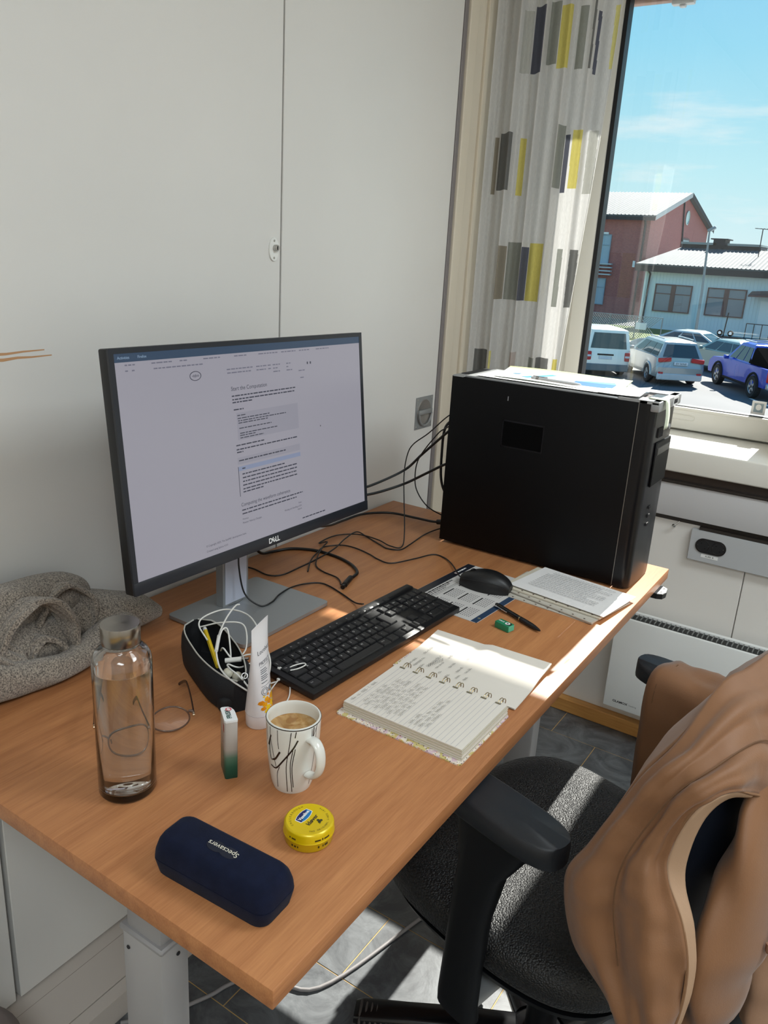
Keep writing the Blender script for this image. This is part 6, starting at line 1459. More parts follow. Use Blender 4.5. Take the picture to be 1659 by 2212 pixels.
cord('thin black cable hooked high behind the tower and looping down onto the desk', [(0.278, 1.300, 1.140), (0.239, 1.300, 1.118), (0.187, 1.300, 1.066), (0.145, 1.298, 1.030), (0.131, 1.294, 1.000), (0.130, 1.285, 0.950), (0.150, 1.260, 0.890), (0.200, 1.190, 0.830), (0.236, 1.122, z0+0.003), (0.210, 1.108, z0+0.003), (0.165, 1.124, z0+0.003), (0.110, 1.122, z0+0.004), (0.072, 1.095, z0+0.002), (0.059, 1.065, z0), (0.064, 1.013, z0), (0.082, 1.022, z0+0.005), (0.100, 0.980, z0+0.007), (0.128, 0.925, z0+0.006), (0.150, 0.892, z0), (0.184, 0.874, z0), (0.225, 0.868, z0), (0.246, 0.855, z0), (0.258, 0.842, z0)], 0.0016)
cord('upper thick black cable sloping from the tower down to the monitor', [(0.278, 1.300, 1.108), (0.240, 1.300, 1.076), (0.176, 1.296, 1.010), (0.135, 1.280, 0.962), (0.150, 1.120, 0.960), (0.175, 0.980, 0.975), (0.190, 0.880, 0.985)], 0.0034)
cord('lower thick black cable sloping from the tower down to the monitor', [(0.278, 1.300, 1.010), (0.240, 1.300, 0.992), (0.185, 1.296, 0.956), (0.140, 1.275, 0.926), (0.150, 1.130, 0.935), (0.172, 0.990, 0.958), (0.185, 0.880, 0.968)], 0.0034)
cord('thick black cable loop bulging from the back of the tower', [(0.278, 1.330, 1.125), (0.240, 1.320, 1.104), (0.227, 1.310, 1.080), (0.224, 1.310, 1.026), (0.228, 1.310, 0.951), (0.245, 1.315, 0.910), (0.278, 1.325, 0.895)], 0.0034)
cord('thin black cable bowed in an arc down to the tower plug', [(0.278, 1.252, 1.110), (0.262, 1.252, 1.098), (0.240, 1.250, 1.079), (0.192, 1.250, 1.008), (0.185, 1.250, 0.952), (0.197, 1.250, 0.917), (0.223, 1.260, 0.884), (0.250, 1.290, 0.860), (0.262, 1.318, 0.846)], 0.0016)
fc = MB().tube(cr([(0.15, 0.30, 0.0045), (0.205, 0.36, 0.0045), (0.229, 0.409, 0.0045), (0.250, 0.455, 0.0045), (0.261, 0.491, 0.0045), (0.300, 0.56, 0.0045), (0.42, 0.60, 0.0045), (0.5, 0.9, 0.0045)], 8), 0.0042, 8).build('floor_cable', plain('cable_grey', (150, 146, 146), 0.5), None, 60)
tag(fc, 'grey power cable lying on the dark floor under the desk', 'cable')
# grey rounded bag on the floor at the lower left
bg = thing('fabric_bag', 'rounded grey fabric bag top at the lower left corner below the desk', 'bag', (0.170, -0.045, 0.0595))
BGM = plain('bag_grey', (134, 124, 122), 0.7, bump=0.2, bscale=300)
MB().lathe([(0, 0.0), (0.10, 0.0), (0.125, 0.03), (0.132, 0.12), (0.122, 0.20), (0.095, 0.235), (0.05, 0.248), (0, 0.25)], 40, sx=0.95, sy=1.0).build('body', BGM, bg, 60)
MB().tube([(0.128*0.95*math.cos(a), 0.128*math.sin(a), 0.165) for a in [2*PI*i/40 for i in range(40)]], 0.004, 8, closed=True).build('piping', BGM, bg, 60)
MB().tube(cr([(-0.05, 0, 0.245), (-0.04, 0, 0.275), (0, 0, 0.285), (0.04, 0, 0.275), (0.05, 0, 0.245)], 6), 0.006, 8).build('handle', BGM, bg, 60)
# ================================================================= OUTDOORS
GZ = -2.70
asph = plain('asphalt', (104, 104, 104), 0.85, bump=0.3, bscale=6, var=0.16, vscale=0.35)
gr = MB().box(-90, 60, 6, 150, GZ-0.2, GZ).build('ground', asph); struct(gr)
lawn = MB().box(-60, -12.2, 47.5, 60, GZ, GZ+0.05).build('lawn', plain('grass', (98, 112, 44), 0.9, var=0.3, vscale=1.5)); struct(lawn)
kerb = MB().rbox(-60, -12.0, 46.6, 47.5, GZ, GZ+0.10, 0.02, 1).build('kerb', plain('kerb_stone', (140, 134, 124), 0.8)); struct(kerb)
for x0, y0, x1, y1 in ((-4.0, 24.0, -7.0, 28.5), (-0.6, 26.0, -3.4, 30.4)):
    d = Vector((x1-x0, y1-y0, 0)); n = Vector((-d.y, d.x, 0)).normalized()*0.06
    MB().add([(x0-n.x, y0-n.y, GZ+0.006), (x1-n.x, y1-n.y, GZ+0.006), (x1+n.x, y1+n.y, GZ+0.006), (x0+n.x, y0+n.y, GZ+0.006)], [(0, 1, 2, 3)]).build('bay_marking', plain('road_paint', (226, 226, 222), 0.7) if 'road_paint' not in bpy.data.materials else bpy.data.materials['road_paint'], gr)
# outside blind box above the window, casting the shadow edge across the desk
aw = thing('awning_box', 'brown awning box with a front bar above the outside of the window', 'awning', (0, 2.5, 2.31))
AWM = plain('awning_brown', (86, 68, 60), 0.5)
MB().rbox(-0.3, 3.2, -0.055, -0.005, 0.022, 0.60, 0.006, 1).build('housing', AWM, aw)
MB().rbox(-0.3, 3.2, -0.056, -0.026, 0.0, 0.022, 0.006, 2).build('front_bar', plain('awning_bar', (168, 140, 130), 0.45), aw, 40)
MB().rbox(0.30, 0.37, -0.056, -0.03, -0.012, 0.004, 0.004, 2).rbox(0.325, 0.345, -0.054, -0.036, -0.020, -0.010, 0.003, 1).build('bracket', M['grey_panel'], aw, 40)
MB().box(-0.3, 3.2, -0.11, 0.0, 0.58, 0.62).build('mount_plate', AWM, aw)

# ---- buildings
def brick_mat():
    m, t, b = new_mat('red_brick'); nd = t.nodes.new; tc = nd('ShaderNodeTexCoord'); mp = nd('ShaderNodeMapping'); mp.inputs['Rotation'].default_value = (PI/2, 0, 0)
    br = nd('ShaderNodeTexBrick'); br.inputs['Scale'].default_value = 4.0; br.inputs['Color1'].default_value = lin((176, 106, 98)); br.inputs['Color2'].default_value = lin((158, 94, 90)); br.inputs['Mortar'].default_value = lin((178, 132, 122)); br.inputs['Mortar Size'].default_value = 0.012
    sx = nd('ShaderNodeSeparateXYZ'); cb = nd('ShaderNodeCombineXYZ'); ad = nd('ShaderNodeMath'); ad.operation = 'ADD'
    t.links.new(tc.outputs['Object'], sx.inputs[0]); t.links.new(sx.outputs['X'], ad.inputs[0]); t.links.new(sx.outputs['Y'], ad.inputs[1]); t.links.new(ad.outputs[0], cb.inputs['X']); t.links.new(sx.outputs['Z'], cb.inputs['Y'])
    t.links.new(cb.outputs[0], br.inputs['Vector']); t.links.new(br.outputs['Color'], b.inputs['Base Color']); P(b, Roughness=0.85); return m
def ribbed(name, c, axis, freq, depth=0.5):
    m, t, b = new_mat(name); nd = t.nodes.new; tc = nd('ShaderNodeTexCoord'); w = nd('ShaderNodeTexWave'); w.bands_direction = axis; w.inputs['Scale'].default_value = freq
    t.links.new(tc.outputs['Object'], w.inputs['Vector']); bp = nd('ShaderNodeBump'); bp.inputs['Strength'].default_value = depth; bp.inputs['Distance'].default_value = 0.05
    t.links.new(w.outputs['Fac'], bp.inputs['Height']); t.links.new(bp.outputs[0], b.inputs['Normal']); P(b, Base_Color=lin(c), Roughness=0.6); return m
BR = brick_mat(); ROOFG = plain('roof_sheet', (92, 97, 98), 0.7, spec=0.2); SID = plain('pale_siding', (206, 220, 224), 0.6); BRN = plain('window_brown', (92, 58, 56), 0.5); DRK = plain('roof_black', (40, 38, 42), 0.7); GLO = plain('far_glass', (96, 116, 128), 0.08, spec=0.8)
# red brick hall: gable towards us on the right, long side to the left
X0, YA, YB, ZE, ZR = -19.0, 68.5, 88.5, 5.39, 7.85; XL = -46.0; YM = (YA+YB)/2
bh = thing('brick_building', 'red brick hall with grey sheet roof and tall gable across the car park', 'building', (X0, YA, GZ))
def ob(x, y, z): return (x-X0, y-YA, z-GZ)
MB().add([ob(X0, YA, GZ), ob(X0, YB, GZ), ob(X0, YB, ZE), ob(X0, YM, ZR), ob(X0, YA, ZE), ob(XL, YA, GZ), ob(XL, YB, GZ), ob(XL, YB, ZE), ob(XL, YM, ZR), ob(XL, YA, ZE)],
         [(0, 1, 2, 3, 4), (9, 8, 7, 6, 5), (0, 4, 9, 5), (1, 6, 7, 2)]).build('wall', BR, bh)
ov = 0.45
for ya, s in ((YA, -1), (YB, 1)):
    sl = (ZR-ZE)/(YM-YA); zlow = ZE-ov*sl
    rf = MB().add([ob(X0+ov, ya+s*ov, zlow+0.1), ob(X0+ov, YM, ZR+0.1), ob(XL, YM, ZR+0.1), ob(XL, ya+s*ov, zlow+0.1), ob(X0+ov, ya+s*ov, zlow+0.25), ob(X0+ov, YM, ZR+0.25), ob(XL, YM, ZR+0.25), ob(XL, ya+s*ov, zlow+0.25)],
             [(0, 3, 2, 1), (4, 5, 6, 7), (0, 4, 7, 3), (0, 1, 5, 4), (1, 2, 6, 5), (2, 3, 7, 6)]).build('roof', ROOFG, bh)
    if s < 0:
        rib = MB().add([ob(0, ya+s*ov-0.03, zlow+0.25), ob(0, YM, ZR+0.25), ob(0.07, YM, ZR+0.31), ob(0.07, ya+s*ov-0.03, zlow+0.31), ob(0.14, YM, ZR+0.25), ob(0.14, ya+s*ov-0.03, zlow+0.25)], [(0, 1, 2, 3), (3, 2, 4, 5), (0, 3, 5)]).build('roof_rib', ROOFG, rf)
        rib.location = (X0+ov-0.3, 0, 0)
        for k in range(1, 60): share('roof_rib', rib, rf, (X0+ov-0.3-k*0.32, 0, 0))
    fa = MB().add([ob(X0+ov+0.04, ya+s*ov, zlow-0.12), ob(X0+ov+0.04, YM, ZR-0.12), ob(X0+ov+0.04, YM, ZR+0.27), ob(X0+ov+0.04, ya+s*ov, zlow+0.27)], [(0, 1, 2, 3)]).build('barge_board', plain('barge_pale', (196, 190, 184), 0.6) if s < 0 else DRK, bh)
MB().box(XL-X0, ov, -ov-0.08, -ov, ZE-GZ-0.25, ZE-GZ+0.02).build('gutter', DRK, bh)
MB().tube([ob(X0-0.35, YA-ov, ZE-0.1), ob(X0-0.35, YA-0.15, ZE-0.6), ob(X0-0.35, YA-0.15, GZ)], 0.09, 8).build('drainpipe', DRK, bh)
MB().tube([ob(X0+0.1, YM-1.0, 7.4), ob(X0+0.1, YM+0.5, 3.4)], 0.07, 6).build('drainpipe', DRK, bh)
MB().lathe([(0, 0), (0.55, 0), (0.62, 0.03), (0.62, 0.08), (0.55, 0.1)], 20, M=frame(ob(X0+0.02, YM+1.1, 6.05), (0, 1, 0), (0, 0, 1))).build('round_window', plain('pale_round_pane', (206, 220, 214), 0.3), bh, 40)
wq = MB().box(0.0, 0.1, 10.2, 12.9, 3.4-GZ, 4.3-GZ).build('window', BRN, bh); MB().box(0.05, 0.13, 10.5, 12.6, 3.55-GZ, 4.15-GZ).build('pane', GLO, wq)
def far_window(parent, x0, x1, z0, z1, y, m_f, m_g, mull=True):
    fr = MB().box(x0-0.08, x1+0.08, y-0.10, y, z0-0.08, z0).box(x0-0.08, x1+0.08, y-0.10, y, z1, z1+0.08).box(x0-0.08, x0, y-0.10, y, z0, z1).box(x1, x1+0.08, y-0.10, y, z0, z1)
    xm = (x0+x1)/2
    if mull: fr.box(xm-0.16, xm+0.16, y-0.11, y, z0, z1)
    fr.box(x0, x1, y-0.09, y, z1-(z1-z0)*0.33-0.03, z1-(z1-z0)*0.33+0.03)
    o = fr.build('window', m_f, parent)
    for a, b in (((x0, xm-0.16), (xm+0.16, x1)) if mull else ((x0, x1),)):
        MB().box(a, b, y-0.05, y-0.03, z0, z1-(z1-z0)*0.33-0.03).build('pane', m_g, o); MB().box(a, b, y-0.05, y-0.03, z1-(z1-z0)*0.33+0.03, z1).build('pane', m_g, o)
    return o
BLG = plain('blue_grey_door', (136, 156, 170), 0.5)
far_window(bh, -23.3-X0, -22.1-X0, 1.6-GZ, 3.9-GZ, -0.02, BLG, plain('blue_pane', (150, 176, 190), 0.15), False)
far_window(bh, -26.6-X0, -25.2-X0, 1.6-GZ, 3.9-GZ, -0.02, BLG, bpy.data.materials['blue_pane'], False)
far_window(bh, -23.3-X0, -22.1-X0, -1.6-GZ, 0.4-GZ, -0.02, BLG, bpy.data.materials['blue_pane'], False)
for k in range(4): MB().box(-24.0-X0, -21.6-X0, -0.5, -0.1, 0.75-GZ+k*0.28, 0.85-GZ+k*0.28).build('stair_tread', plain('stair_pale', (190, 200, 204), 0.6) if 'stair_pale' not in bpy.data.materials else bpy.data.materials['stair_pale'], bh)
MB().box(-0.95, -0.75, -0.14, -0.02, 1.5-GZ, 2.0-GZ).build('wall_lamp', M['white_plastic'], bh)
MB().box(-22.9-X0, -22.3-X0, -0.12, -0.02, 4.0-GZ, 4.15-GZ).build('door_sign', M['white_plastic'], bh)
# low pale workshop with clerestory
wk = thing('workshop_building', 'low pale blue workshop with brown-framed windows and sheet roof', 'building', (-16.5, 60.5, GZ))
WX0, WY0 = -16.5, 60.5
def ow(x, y, z): return (x-WX0, y-WY0, z-GZ)
MB().box(0, 22, 0, 14, 0, 4.40).build('wall', SID, wk)
bdm = None
for k in range(0, 60):
    if bdm is None: bdm = MB().box(0, 0.06, -0.035, 0.01, 0.25, 4.35).build('wall_batten', SID, wk); bdm.location = (0.1, 0, 0)
    else: share('wall_batten', bdm, wk, (0.1+k*0.235, 0, 0))
rf = MB().add([ow(-17.1, 59.9, 1.66), ow(6, 59.9, 1.66), ow(6, 66.2, 3.02), ow(-15.75, 66.2, 3.02), ow(-17.1, 59.9, 1.80), ow(6, 59.9, 1.80), ow(6, 66.2, 3.16), ow(-15.75, 66.2, 3.16)], [(0, 3, 2, 1), (4, 5, 6, 7), (0, 1, 5, 4), (1, 2, 6, 5), (2, 3, 7, 6), (3, 0, 4, 7)]).build('roof', ROOFG, wk)
rib = MB().add([ow(0, 59.87, 1.80), ow(0, 66.2, 3.16), ow(0.07, 66.2, 3.21), ow(0.07, 59.87, 1.85), ow(0.14, 66.2, 3.16), ow(0.14, 59.87, 1.80)], [(0, 1, 2, 3), (3, 2, 4, 5), (0, 3, 5)]).build('roof_rib', ROOFG, rf); rib.location = (-15.6, 0, 0)
for k in range(1, 40): share('roof_rib', rib, rf, (-15.6+k*0.28, 0, 0))
MB().box(-0.6, 22, -0.62, -0.5, 3.98, 4.40).build('eaves_board', DRK, wk)
MB().box(0.0, 22, -0.5, 0.0, 4.15, 4.35).build('soffit', DRK, wk)
MB().tube([ow(-16.3, 60.2, 1.5), ow(-16.1, 60.38, 1.1), ow(-16.2, 60.4, GZ)], 0.07, 8).build('drainpipe', DRK, wk)
MB().box(0.9, 6.5, 5.6, 8.5, 5.6, 6.15).build('clerestory', DRK, wk)
MB().box(0.8, 3.4, 5.4, 8.7, 6.12, 6.28).build('clerestory_roof', plain('roof_pale', (150, 152, 146), 0.6), wk)
MB().box(4.2, 6.5, 5.4, 8.7, 6.12, 6.28).build('clerestory_roof', bpy.data.materials['roof_pale'], wk)
MB().box(3.15, 4.0, 5.4, 7.0, 6.10, 6.52).box(2.95, 4.2, 5.3, 7.1, 6.52, 6.60).build('chimney', DRK, wk)
far_window(wk, 0.98, 3.42, 1.34, 3.10, -0.02, BRN, GLO); far_window(wk, 4.62, 7.04, 1.34, 3.08, -0.02, BRN, GLO)
MB().box(8.1, 9.8, -0.06, 0.0, 0.1, 2.5).build('door', plain('door_white', (226, 230, 232), 0.5), wk)
MB().add([(7.4, -1.2, 2.85), (10.2, -1.2, 2.95), (10.2, 0, 3.35), (7.4, 0, 3.1), (7.4, -1.2, 2.75), (10.2, -1.2, 2.85), (10.2, 0, 3.2), (7.4, 0, 2.98)], [(0, 1, 2, 3), (4, 7, 6, 5), (0, 4, 5, 1), (0, 3, 7, 4), (1, 5, 6, 2)]).build('door_canopy', BRN, wk)
for k in range(4): MB().tube([(7.6+k*0.5, -0.9, 0), (7.6+k*0.5, -0.9, 1.0)], 0.03, 6).build('railing_post', DRK, wk)
MB().tube([(7.6, -0.9, 1.0), (9.1, -0.9, 1.0)], 0.03, 6).build('railing', DRK, wk)
an = thing('roof_antenna', 'thin television antenna standing on the pale workshop roof', 'antenna', (-9.72, 64.0, 2.70))
MB().tube([(0, 0, 0.0), (-0.02, 0, 1.88)], 0.035, 6).build('mast', DRK, an); MB().tube([(-0.55, 0, 1.90), (0.38, 0, 1.85)], 0.025, 6).build('boom', DRK, an)
for k in range(5): MB().tube([(-0.5+k*0.2, -0.3, 1.89), (-0.5+k*0.2, 0.3, 1.89)], 0.015, 5).build('element', DRK, an)
lp = thing('street_lamp', 'slim grey lamp post in front of the pale workshop', 'street lamp', (-8.86, 45.0, GZ))
LG = plain('lamp_grey', (132, 140, 142), 0.4, metal=0.3)
MB().tube([(0, 0, 0), (-0.05, 0, 3.2), (-0.19, 0, 6.2)], [0.085, 0.065, 0.045], 10).build('post', LG, lp, 50)
MB().rbox(-0.20, 0.22, -0.10, 0.10, -0.06, 0.07, 0.03, 2, M=TX((-0.10, 0, 6.28)) @ RY(-0.5)).build('lamp_head', LG, lp, 50)
MB().rbox(-0.05, 0.20, -0.08, 0.08, -0.085, -0.055, 0.01, 1, M=TX((-0.10, 0, 6.28)) @ RY(-0.5)).build('lens', M['white_plastic'], lp)
# chain-link fence left of the workshop
fe = thing('wire_fence', 'grey chain-link fence with posts between the white van and workshop', 'fence', (-20.0, 50.0, GZ+0.05))
for k in range(6): MB().tube([(k*1.6, 0, 0), (k*1.6, 0, 1.35)], 0.035, 8).build('fence_post', LG, fe, 50)
MB().tube([(0, 0, 1.33), (8.0, 0, 1.33)], 0.02, 6).build('top_rail', LG, fe)
wm = MB()
for k in range(-9, 56):
    x = k*0.15
    for s in (1, -1):
        a = (x, 0.0) if s > 0 else (x+1.3, 0.0); p0 = [a[0], 0.0]; p1 = [a[0]+s*1.3, 1.3]
        if min(p0[0], p1[0]) < 0 or max(p0[0], p1[0]) > 8.0: continue
        wm.box(0, 1.3*math.sqrt(2), -0.014, 0.014, -0.014, 0.014, M=TX((p0[0], 0, 0)) @ RY(-PI/4 if s > 0 else -3*PI/4))
stuff(wm.build('wire_mesh', LG, fe))
MB().rbox(6.45, 7.1, -0.06, -0.02, 0.55, 0.95, 0.01, 1).build('notice_board', M['white_plastic'], fe)

# ---- cars (local: y forward, x right, z up)
TYR = plain('tyre', (26, 26, 28), 0.8); RIM = plain('alloy', (190, 194, 196), 0.3, metal=0.7); CGL = plain('car_glass', (46, 58, 62), 0.05, spec=0.9); REDL = plain('tail_red', (196, 36, 40), 0.25); CBK = plain('car_trim', (30, 31, 33), 0.8, spec=0.15); PLT = plain('plate_white', (222, 226, 230), 0.4)
def qpatch(c4, u0, u1, v0, v1, off):
    a, b, c, d = [Vector(q) for q in c4]; f = lambda u, v: a*(1-u)*(1-v)+b*u*(1-v)+c*u*v+d*(1-u)*v
    n = (b-a).cross(d-a).normalized()*off
    return [tuple(f(u, v)+n) for u, v in ((u0, v0), (u1, v0), (u1, v1), (u0, v1))]
def wheel(t, x, y, r, w, s):
    Mx = TX((x, y, r)) @ RY(PI/2*s)
    wh = MB().lathe([(r*0.62, -w/2), (r*0.95, -w/2), (r, -w/2+0.03), (r, w/2-0.03), (r*0.95, w/2), (r*0.62, w/2), (r*0.6, w/2-0.05)], 24, M=Mx).build('wheel', TYR, t, 40)
    MB().lathe([(0, w/2-0.03), (r*0.16, w/2-0.03), (r*0.18, w/2-0.06), (r*0.6, w/2-0.06)], 20, M=Mx).build('hub_disc', CBK, wh, 40)
    for k in range(5):
        MB().box(-0.04, 0.04, 0.05, r*0.6, w/2-0.06, w/2-0.02, M=Mx @ RZ(2*PI*k/5)).build('spoke', RIM, wh)
    MB().tube([(r*0.6*math.cos(q), r*0.6*math.sin(q), w/2-0.03) for q in [2*PI*i/24 for i in range(24)]], 0.02, 6, closed=True, M=Mx).build('rim', RIM, wh)
def section_body(prof, W, n_in=0.06):
    """loft across the width; prof is a closed side outline [(y,z)]"""
    cy = sum(p[0] for p in prof)/len(prof); cz = sum(p[1] for p in prof)/len(prof); rings = []
    for x, k in ((-W/2, 0.965), (-W/2+n_in, 0.992), (-W/2+0.22, 1.0), (W/2-0.22, 1.0), (W/2-n_in, 0.992), (W/2, 0.965)):
        rings.append([(x, cy+(y-cy)*k, cz+(z-cz)*k) for y, z in prof])
    return MB().loft(rings)
def make_car(name, label, loc, rotz, L_, W, H, col, prof, belt, roof, wb, wr, glass_margin=0.08):
    t = thing(name, label, 'car', loc, rotz, 'vehicles in the car park')
    paint = plain('paint_'+label.split()[0]+str(int(loc[0]*10)), col, 0.25, metal=0.35, Coat_Weight=0.6)
    section_body(prof, W).build('body', paint, t, 35)
    # greenhouse from belt rectangle to roof rectangle: (y_rear, y_front, z, half width)
    b0, b1, bz_, bw = belt; r0, r1, rz, rw = roof
    B = [(-bw, b0, bz_), (bw, b0, bz_), (bw, b1, bz_), (-bw, b1, bz_)]; R = [(-rw, r0, rz), (rw, r0, rz), (rw, r1, rz), (-rw, r1, rz)]
    R2 = [(-rw*0.8, r0+0.2, rz+0.06), (rw*0.8, r0+0.2, rz+0.06), (rw*0.8, r1-0.2, rz+0.05), (-rw*0.8, r1-0.2, rz+0.05)]
    MB().add(B+R+R2, [(0, 1, 5, 4), (1, 2, 6, 5), (2, 3, 7, 6), (3, 0, 4, 7), (4, 5, 9, 8), (5, 6, 10, 9), (6, 7, 11, 10), (7, 4, 8, 11), (8, 9, 10, 11)]).build('cabin', paint, t, 25)
    rear = (B[0], B[1], R[1], R[0]); right = (B[1], B[2], R[2], R[1]); front = (B[2], B[3], R[3], R[2]); left = (B[3], B[0], R[0], R[3])
    MB().add(qpatch(rear, 0.08, 0.92, 0.06, 0.86, 0.012), [(0, 1, 2, 3)]).build('rear_window', CGL, t, fix=False)
    MB().add(qpatch(front, 0.06, 0.94, 0.06, 0.90, 0.012), [(0, 1, 2, 3)]).build('windscreen', CGL, t, fix=False)
    for sidef, flip in ((right, False), (left, True)):
        for u0, u1 in ((0.06, 0.28), (0.31, 0.60), (0.63, 0.90)):
            a, b_ = (1-u1, 1-u0) if flip else (u0, u1)
            MB().add(qpatch(sidef, a, b_, 0.08, 0.84, 0.012), [(0, 1, 2, 3)]).build('side_window', CGL, t, fix=False)
    for sx in (-1, 1):
        for yy in (-wb/2, wb/2): wheel(t, sx*(W/2-0.075), yy, wr, 0.22, sx)
        MB().rbox(-0.10, 0.10, -0.06, 0.06, -0.07, 0.07, 0.03, 2, M=TX((sx*(W/2+0.08), b1-0.35, bz_+0.05))).build('wing_mirror', paint, t, 50)
        MB().tube([(sx*(W/2-0.005), -wb/2+(wr+0.07)*math.cos(q), wr+(wr+0.07)*math.sin(q)) for q in [PI*i/14 for i in range(15)]], 0.05, 6).build('wheel_arch', CBK if col == (34, 74, 190) else paint, t, 50)
        MB().tube([(sx*(W/2-0.005), wb/2+(wr+0.07)*math.cos(q), wr+(wr+0.07)*math.sin(q)) for q in [PI*i/14 for i in range(15)]], 0.05, 6).build('wheel_arch', CBK if col == (34, 74, 190) else paint, t, 50)
    return t, paint
HD = math.atan2(0.55, 0.835)
# silver estate car
SUVP = [(-2.25, 0.32), (-2.36, 0.45), (-2.38, 0.70), (-2.32, 0.80), (-2.28, 1.05), (-1.6, 1.08), (0.6, 1.04), (1.15, 1.02), (1.9, 0.92), (2.28, 0.76), (2.36, 0.5), (2.28, 0.28)]
suv, pt = make_car('parked_car', 'silver estate car parked nose away between the white van and blue pickup', (-7.38, 32.9, GZ), HD, 4.7, 1.80, 1.66, (176, 180, 178), SUVP, (-2.27, 1.15, 1.04, 0.84), (-1.98, 0.15, 1.60, 0.60), 2.67, 0.345)
for sx in (-1, 1):
    MB().rbox(-0.24, 0.24, -0.05, 0.05, -0.075, 0.075, 0.02, 1, M=TX((sx*0.62, -2.33, 0.98)) @ RY(0.10*sx)).build('tail_lamp', REDL, suv, 40)
    MB().rbox(-0.09, 0.09, -0.03, 0.03, -0.05, 0.05, 0.015, 1, M=TX((sx*0.72, -2.37, 0.48))).build('reflector', REDL, suv, 40)
    MB().tube([(sx*0.56, -1.7, 1.70), (sx*0.56, -0.1, 1.70)], 0.025, 6).build('roof_rail', RIM, suv)
pl_ = MB().rbox(-0.26, 0.26, -0.02, 0.02, -0.06, 0.06, 0.006, 1, M=TX((0, -2.36, 0.86))).build('number_plate', PLT, suv)
text('EV 56968', 0.10, M['ink'], 'plate_lettering', pl_, frame((0, -2.383, 0.855), (1, 0, 0), (0, 0, 1)))
MB().rbox(-0.85, 0.85, -0.05, 0.05, -0.12, 0.12, 0.03, 1, M=TX((0, -2.36, 0.36))).build('bumper_skirt', M['grey_panel'], suv, 40)
# white van seen from behind
VANP = [(-2.15, 0.25), (-2.24, 0.35), (-2.24, 0.62), (-2.20, 0.9), (-2.18, 1.05), (-1.5, 1.08), (0.9, 1.06), (1.3, 1.02), (1.9, 0.90), (2.15, 0.72), (2.18, 0.4), (2.1, 0.25)]
van, vp = make_car('parked_van', 'white van parked nose away beside the window frame edge', (-10.18, 33.0, GZ), HD, 4.4, 1.78, 1.86, (232, 233, 230), VANP, (-2.18, 1.20, 1.05, 0.86), (-2.08, 0.45, 1.80, 0.72), 2.68, 0.32)
for sx in (-1, 1):
    tl = MB().rbox(-0.10, 0.10, -0.03, 0.03, -0.17, 0.17, 0.02, 1, M=TX((sx*0.76, -2.22, 0.80))).build('tail_lamp', REDL, van, 40)
    MB().rbox(-0.085, 0.085, -0.02, 0.02, -0.04, 0.04, 0.01, 1, M=TX((sx*0.76, -2.245, 0.80))).build('lamp_band', PLT, tl, 40)
MB().rbox(-0.26, 0.26, -0.02, 0.02, -0.06, 0.06, 0.006, 1, M=TX((-0.10, -2.24, 0.74))).build('number_plate', PLT, van)
MB().rbox(-0.32, 0.32, -0.03, 0.03, -0.03, 0.03, 0.01, 1, M=TX((-0.10, -2.22, 0.86))).build('plate_handle', CBK, van)
MB().rbox(-0.86, 0.86, -0.06, 0.06, -0.14, 0.14, 0.03, 1, M=TX((0, -2.22, 0.36))).build('bumper', plain('bumper_grey', (120, 124, 126), 0.6), van, 40)
# blue pickup
PKP = [(-2.55, 0.45), (-2.65, 0.55), (-2.65, 0.80), (-2.60, 1.12), (-1.2, 1.13), (-1.0, 1.12), (0.7, 1.12), (1.1, 1.10), (2.3, 1.02), (2.6, 0.85), (2.66, 0.55), (2.58, 0.40)]
pk, pp = make_car('parked_pickup', 'bright blue pickup truck with grey arches parked at the right of the car park', (-3.55, 32.45, GZ), HD, 5.3, 1.90, 1.82, (34, 74, 190), PKP, (-0.95, 1.15, 1.11, 0.86), (-0.70, 0.40, 1.76, 0.66), 3.15, 0.40)
MB().add([(-0.80, -2.50, 1.14), (0.80, -2.50, 1.14), (0.66, -0.80, 1.70), (-0.66, -0.80, 1.70), (-0.86, -0.80, 1.14), (0.86, -0.80, 1.14)], [(0, 1, 2, 3), (0, 3, 4), (1, 5, 2), (4, 3, 2, 5), (0, 4, 5, 1)]).build('bed_cover', plain('cover_black', (14, 14, 15), 0.95, spec=0.0), pk)
MB().rbox(-0.84, 0.84, -0.03, 0.03, -0.22, 0.22, 0.03, 1, M=TX((0, -2.64, 0.92))).build('tailgate', pp, pk, 40)
for sx in (-1, 1):
    tl = MB().rbox(-0.13, 0.13, -0.05, 0.05, -0.20, 0.20, 0.03, 1, M=TX((sx*0.82, -2.60, 0.88))).build('tail_lamp', REDL, pk, 40)
    MB().rbox(-0.11, 0.11, -0.02, 0.02, -0.05, 0.05, 0.01, 1, M=TX((sx*0.82, -2.655, 0.90))).build('lamp_band', PLT, tl, 40)
    MB().tube([(sx*0.62, -0.6, 1.86), (sx*0.62, 0.3, 1.86)], 0.03, 6).build('roof_rack', RIM, pk)
    MB().lathe([(0, 0.012), (0.17, 0.012), (0.18, 0.0)], 24, M=frame((sx*0.952, -0.15, 0.78), (0, -sx, 0), (0, 0, 1)), sy=1.35).build('door_logo', plain('logo_cyan', (40, 150, 220), 0.35) if 'logo_cyan' not in bpy.data.materials else bpy.data.materials['logo_cyan'], pk)
    MB().tube([(sx*0.93, -1.2, 0.40), (sx*0.93, 1.0, 0.40)], 0.05, 8).build('side_step', CBK, pk)
MB().rbox(-0.95, 0.95, -0.10, 0.08, -0.10, 0.10, 0.03, 1, M=TX((0, -2.66, 0.55))).build('rear_bumper', RIM, pk, 40)
MB().tube([(-0.62, 0.3, 1.86), (0.62, 0.3, 1.86)], 0.03, 6).build('roof_rack', RIM, pk); MB().tube([(-0.62, -0.5, 1.86), (0.62, -0.5, 1.86)], 0.03, 6).build('roof_rack', RIM, pk)
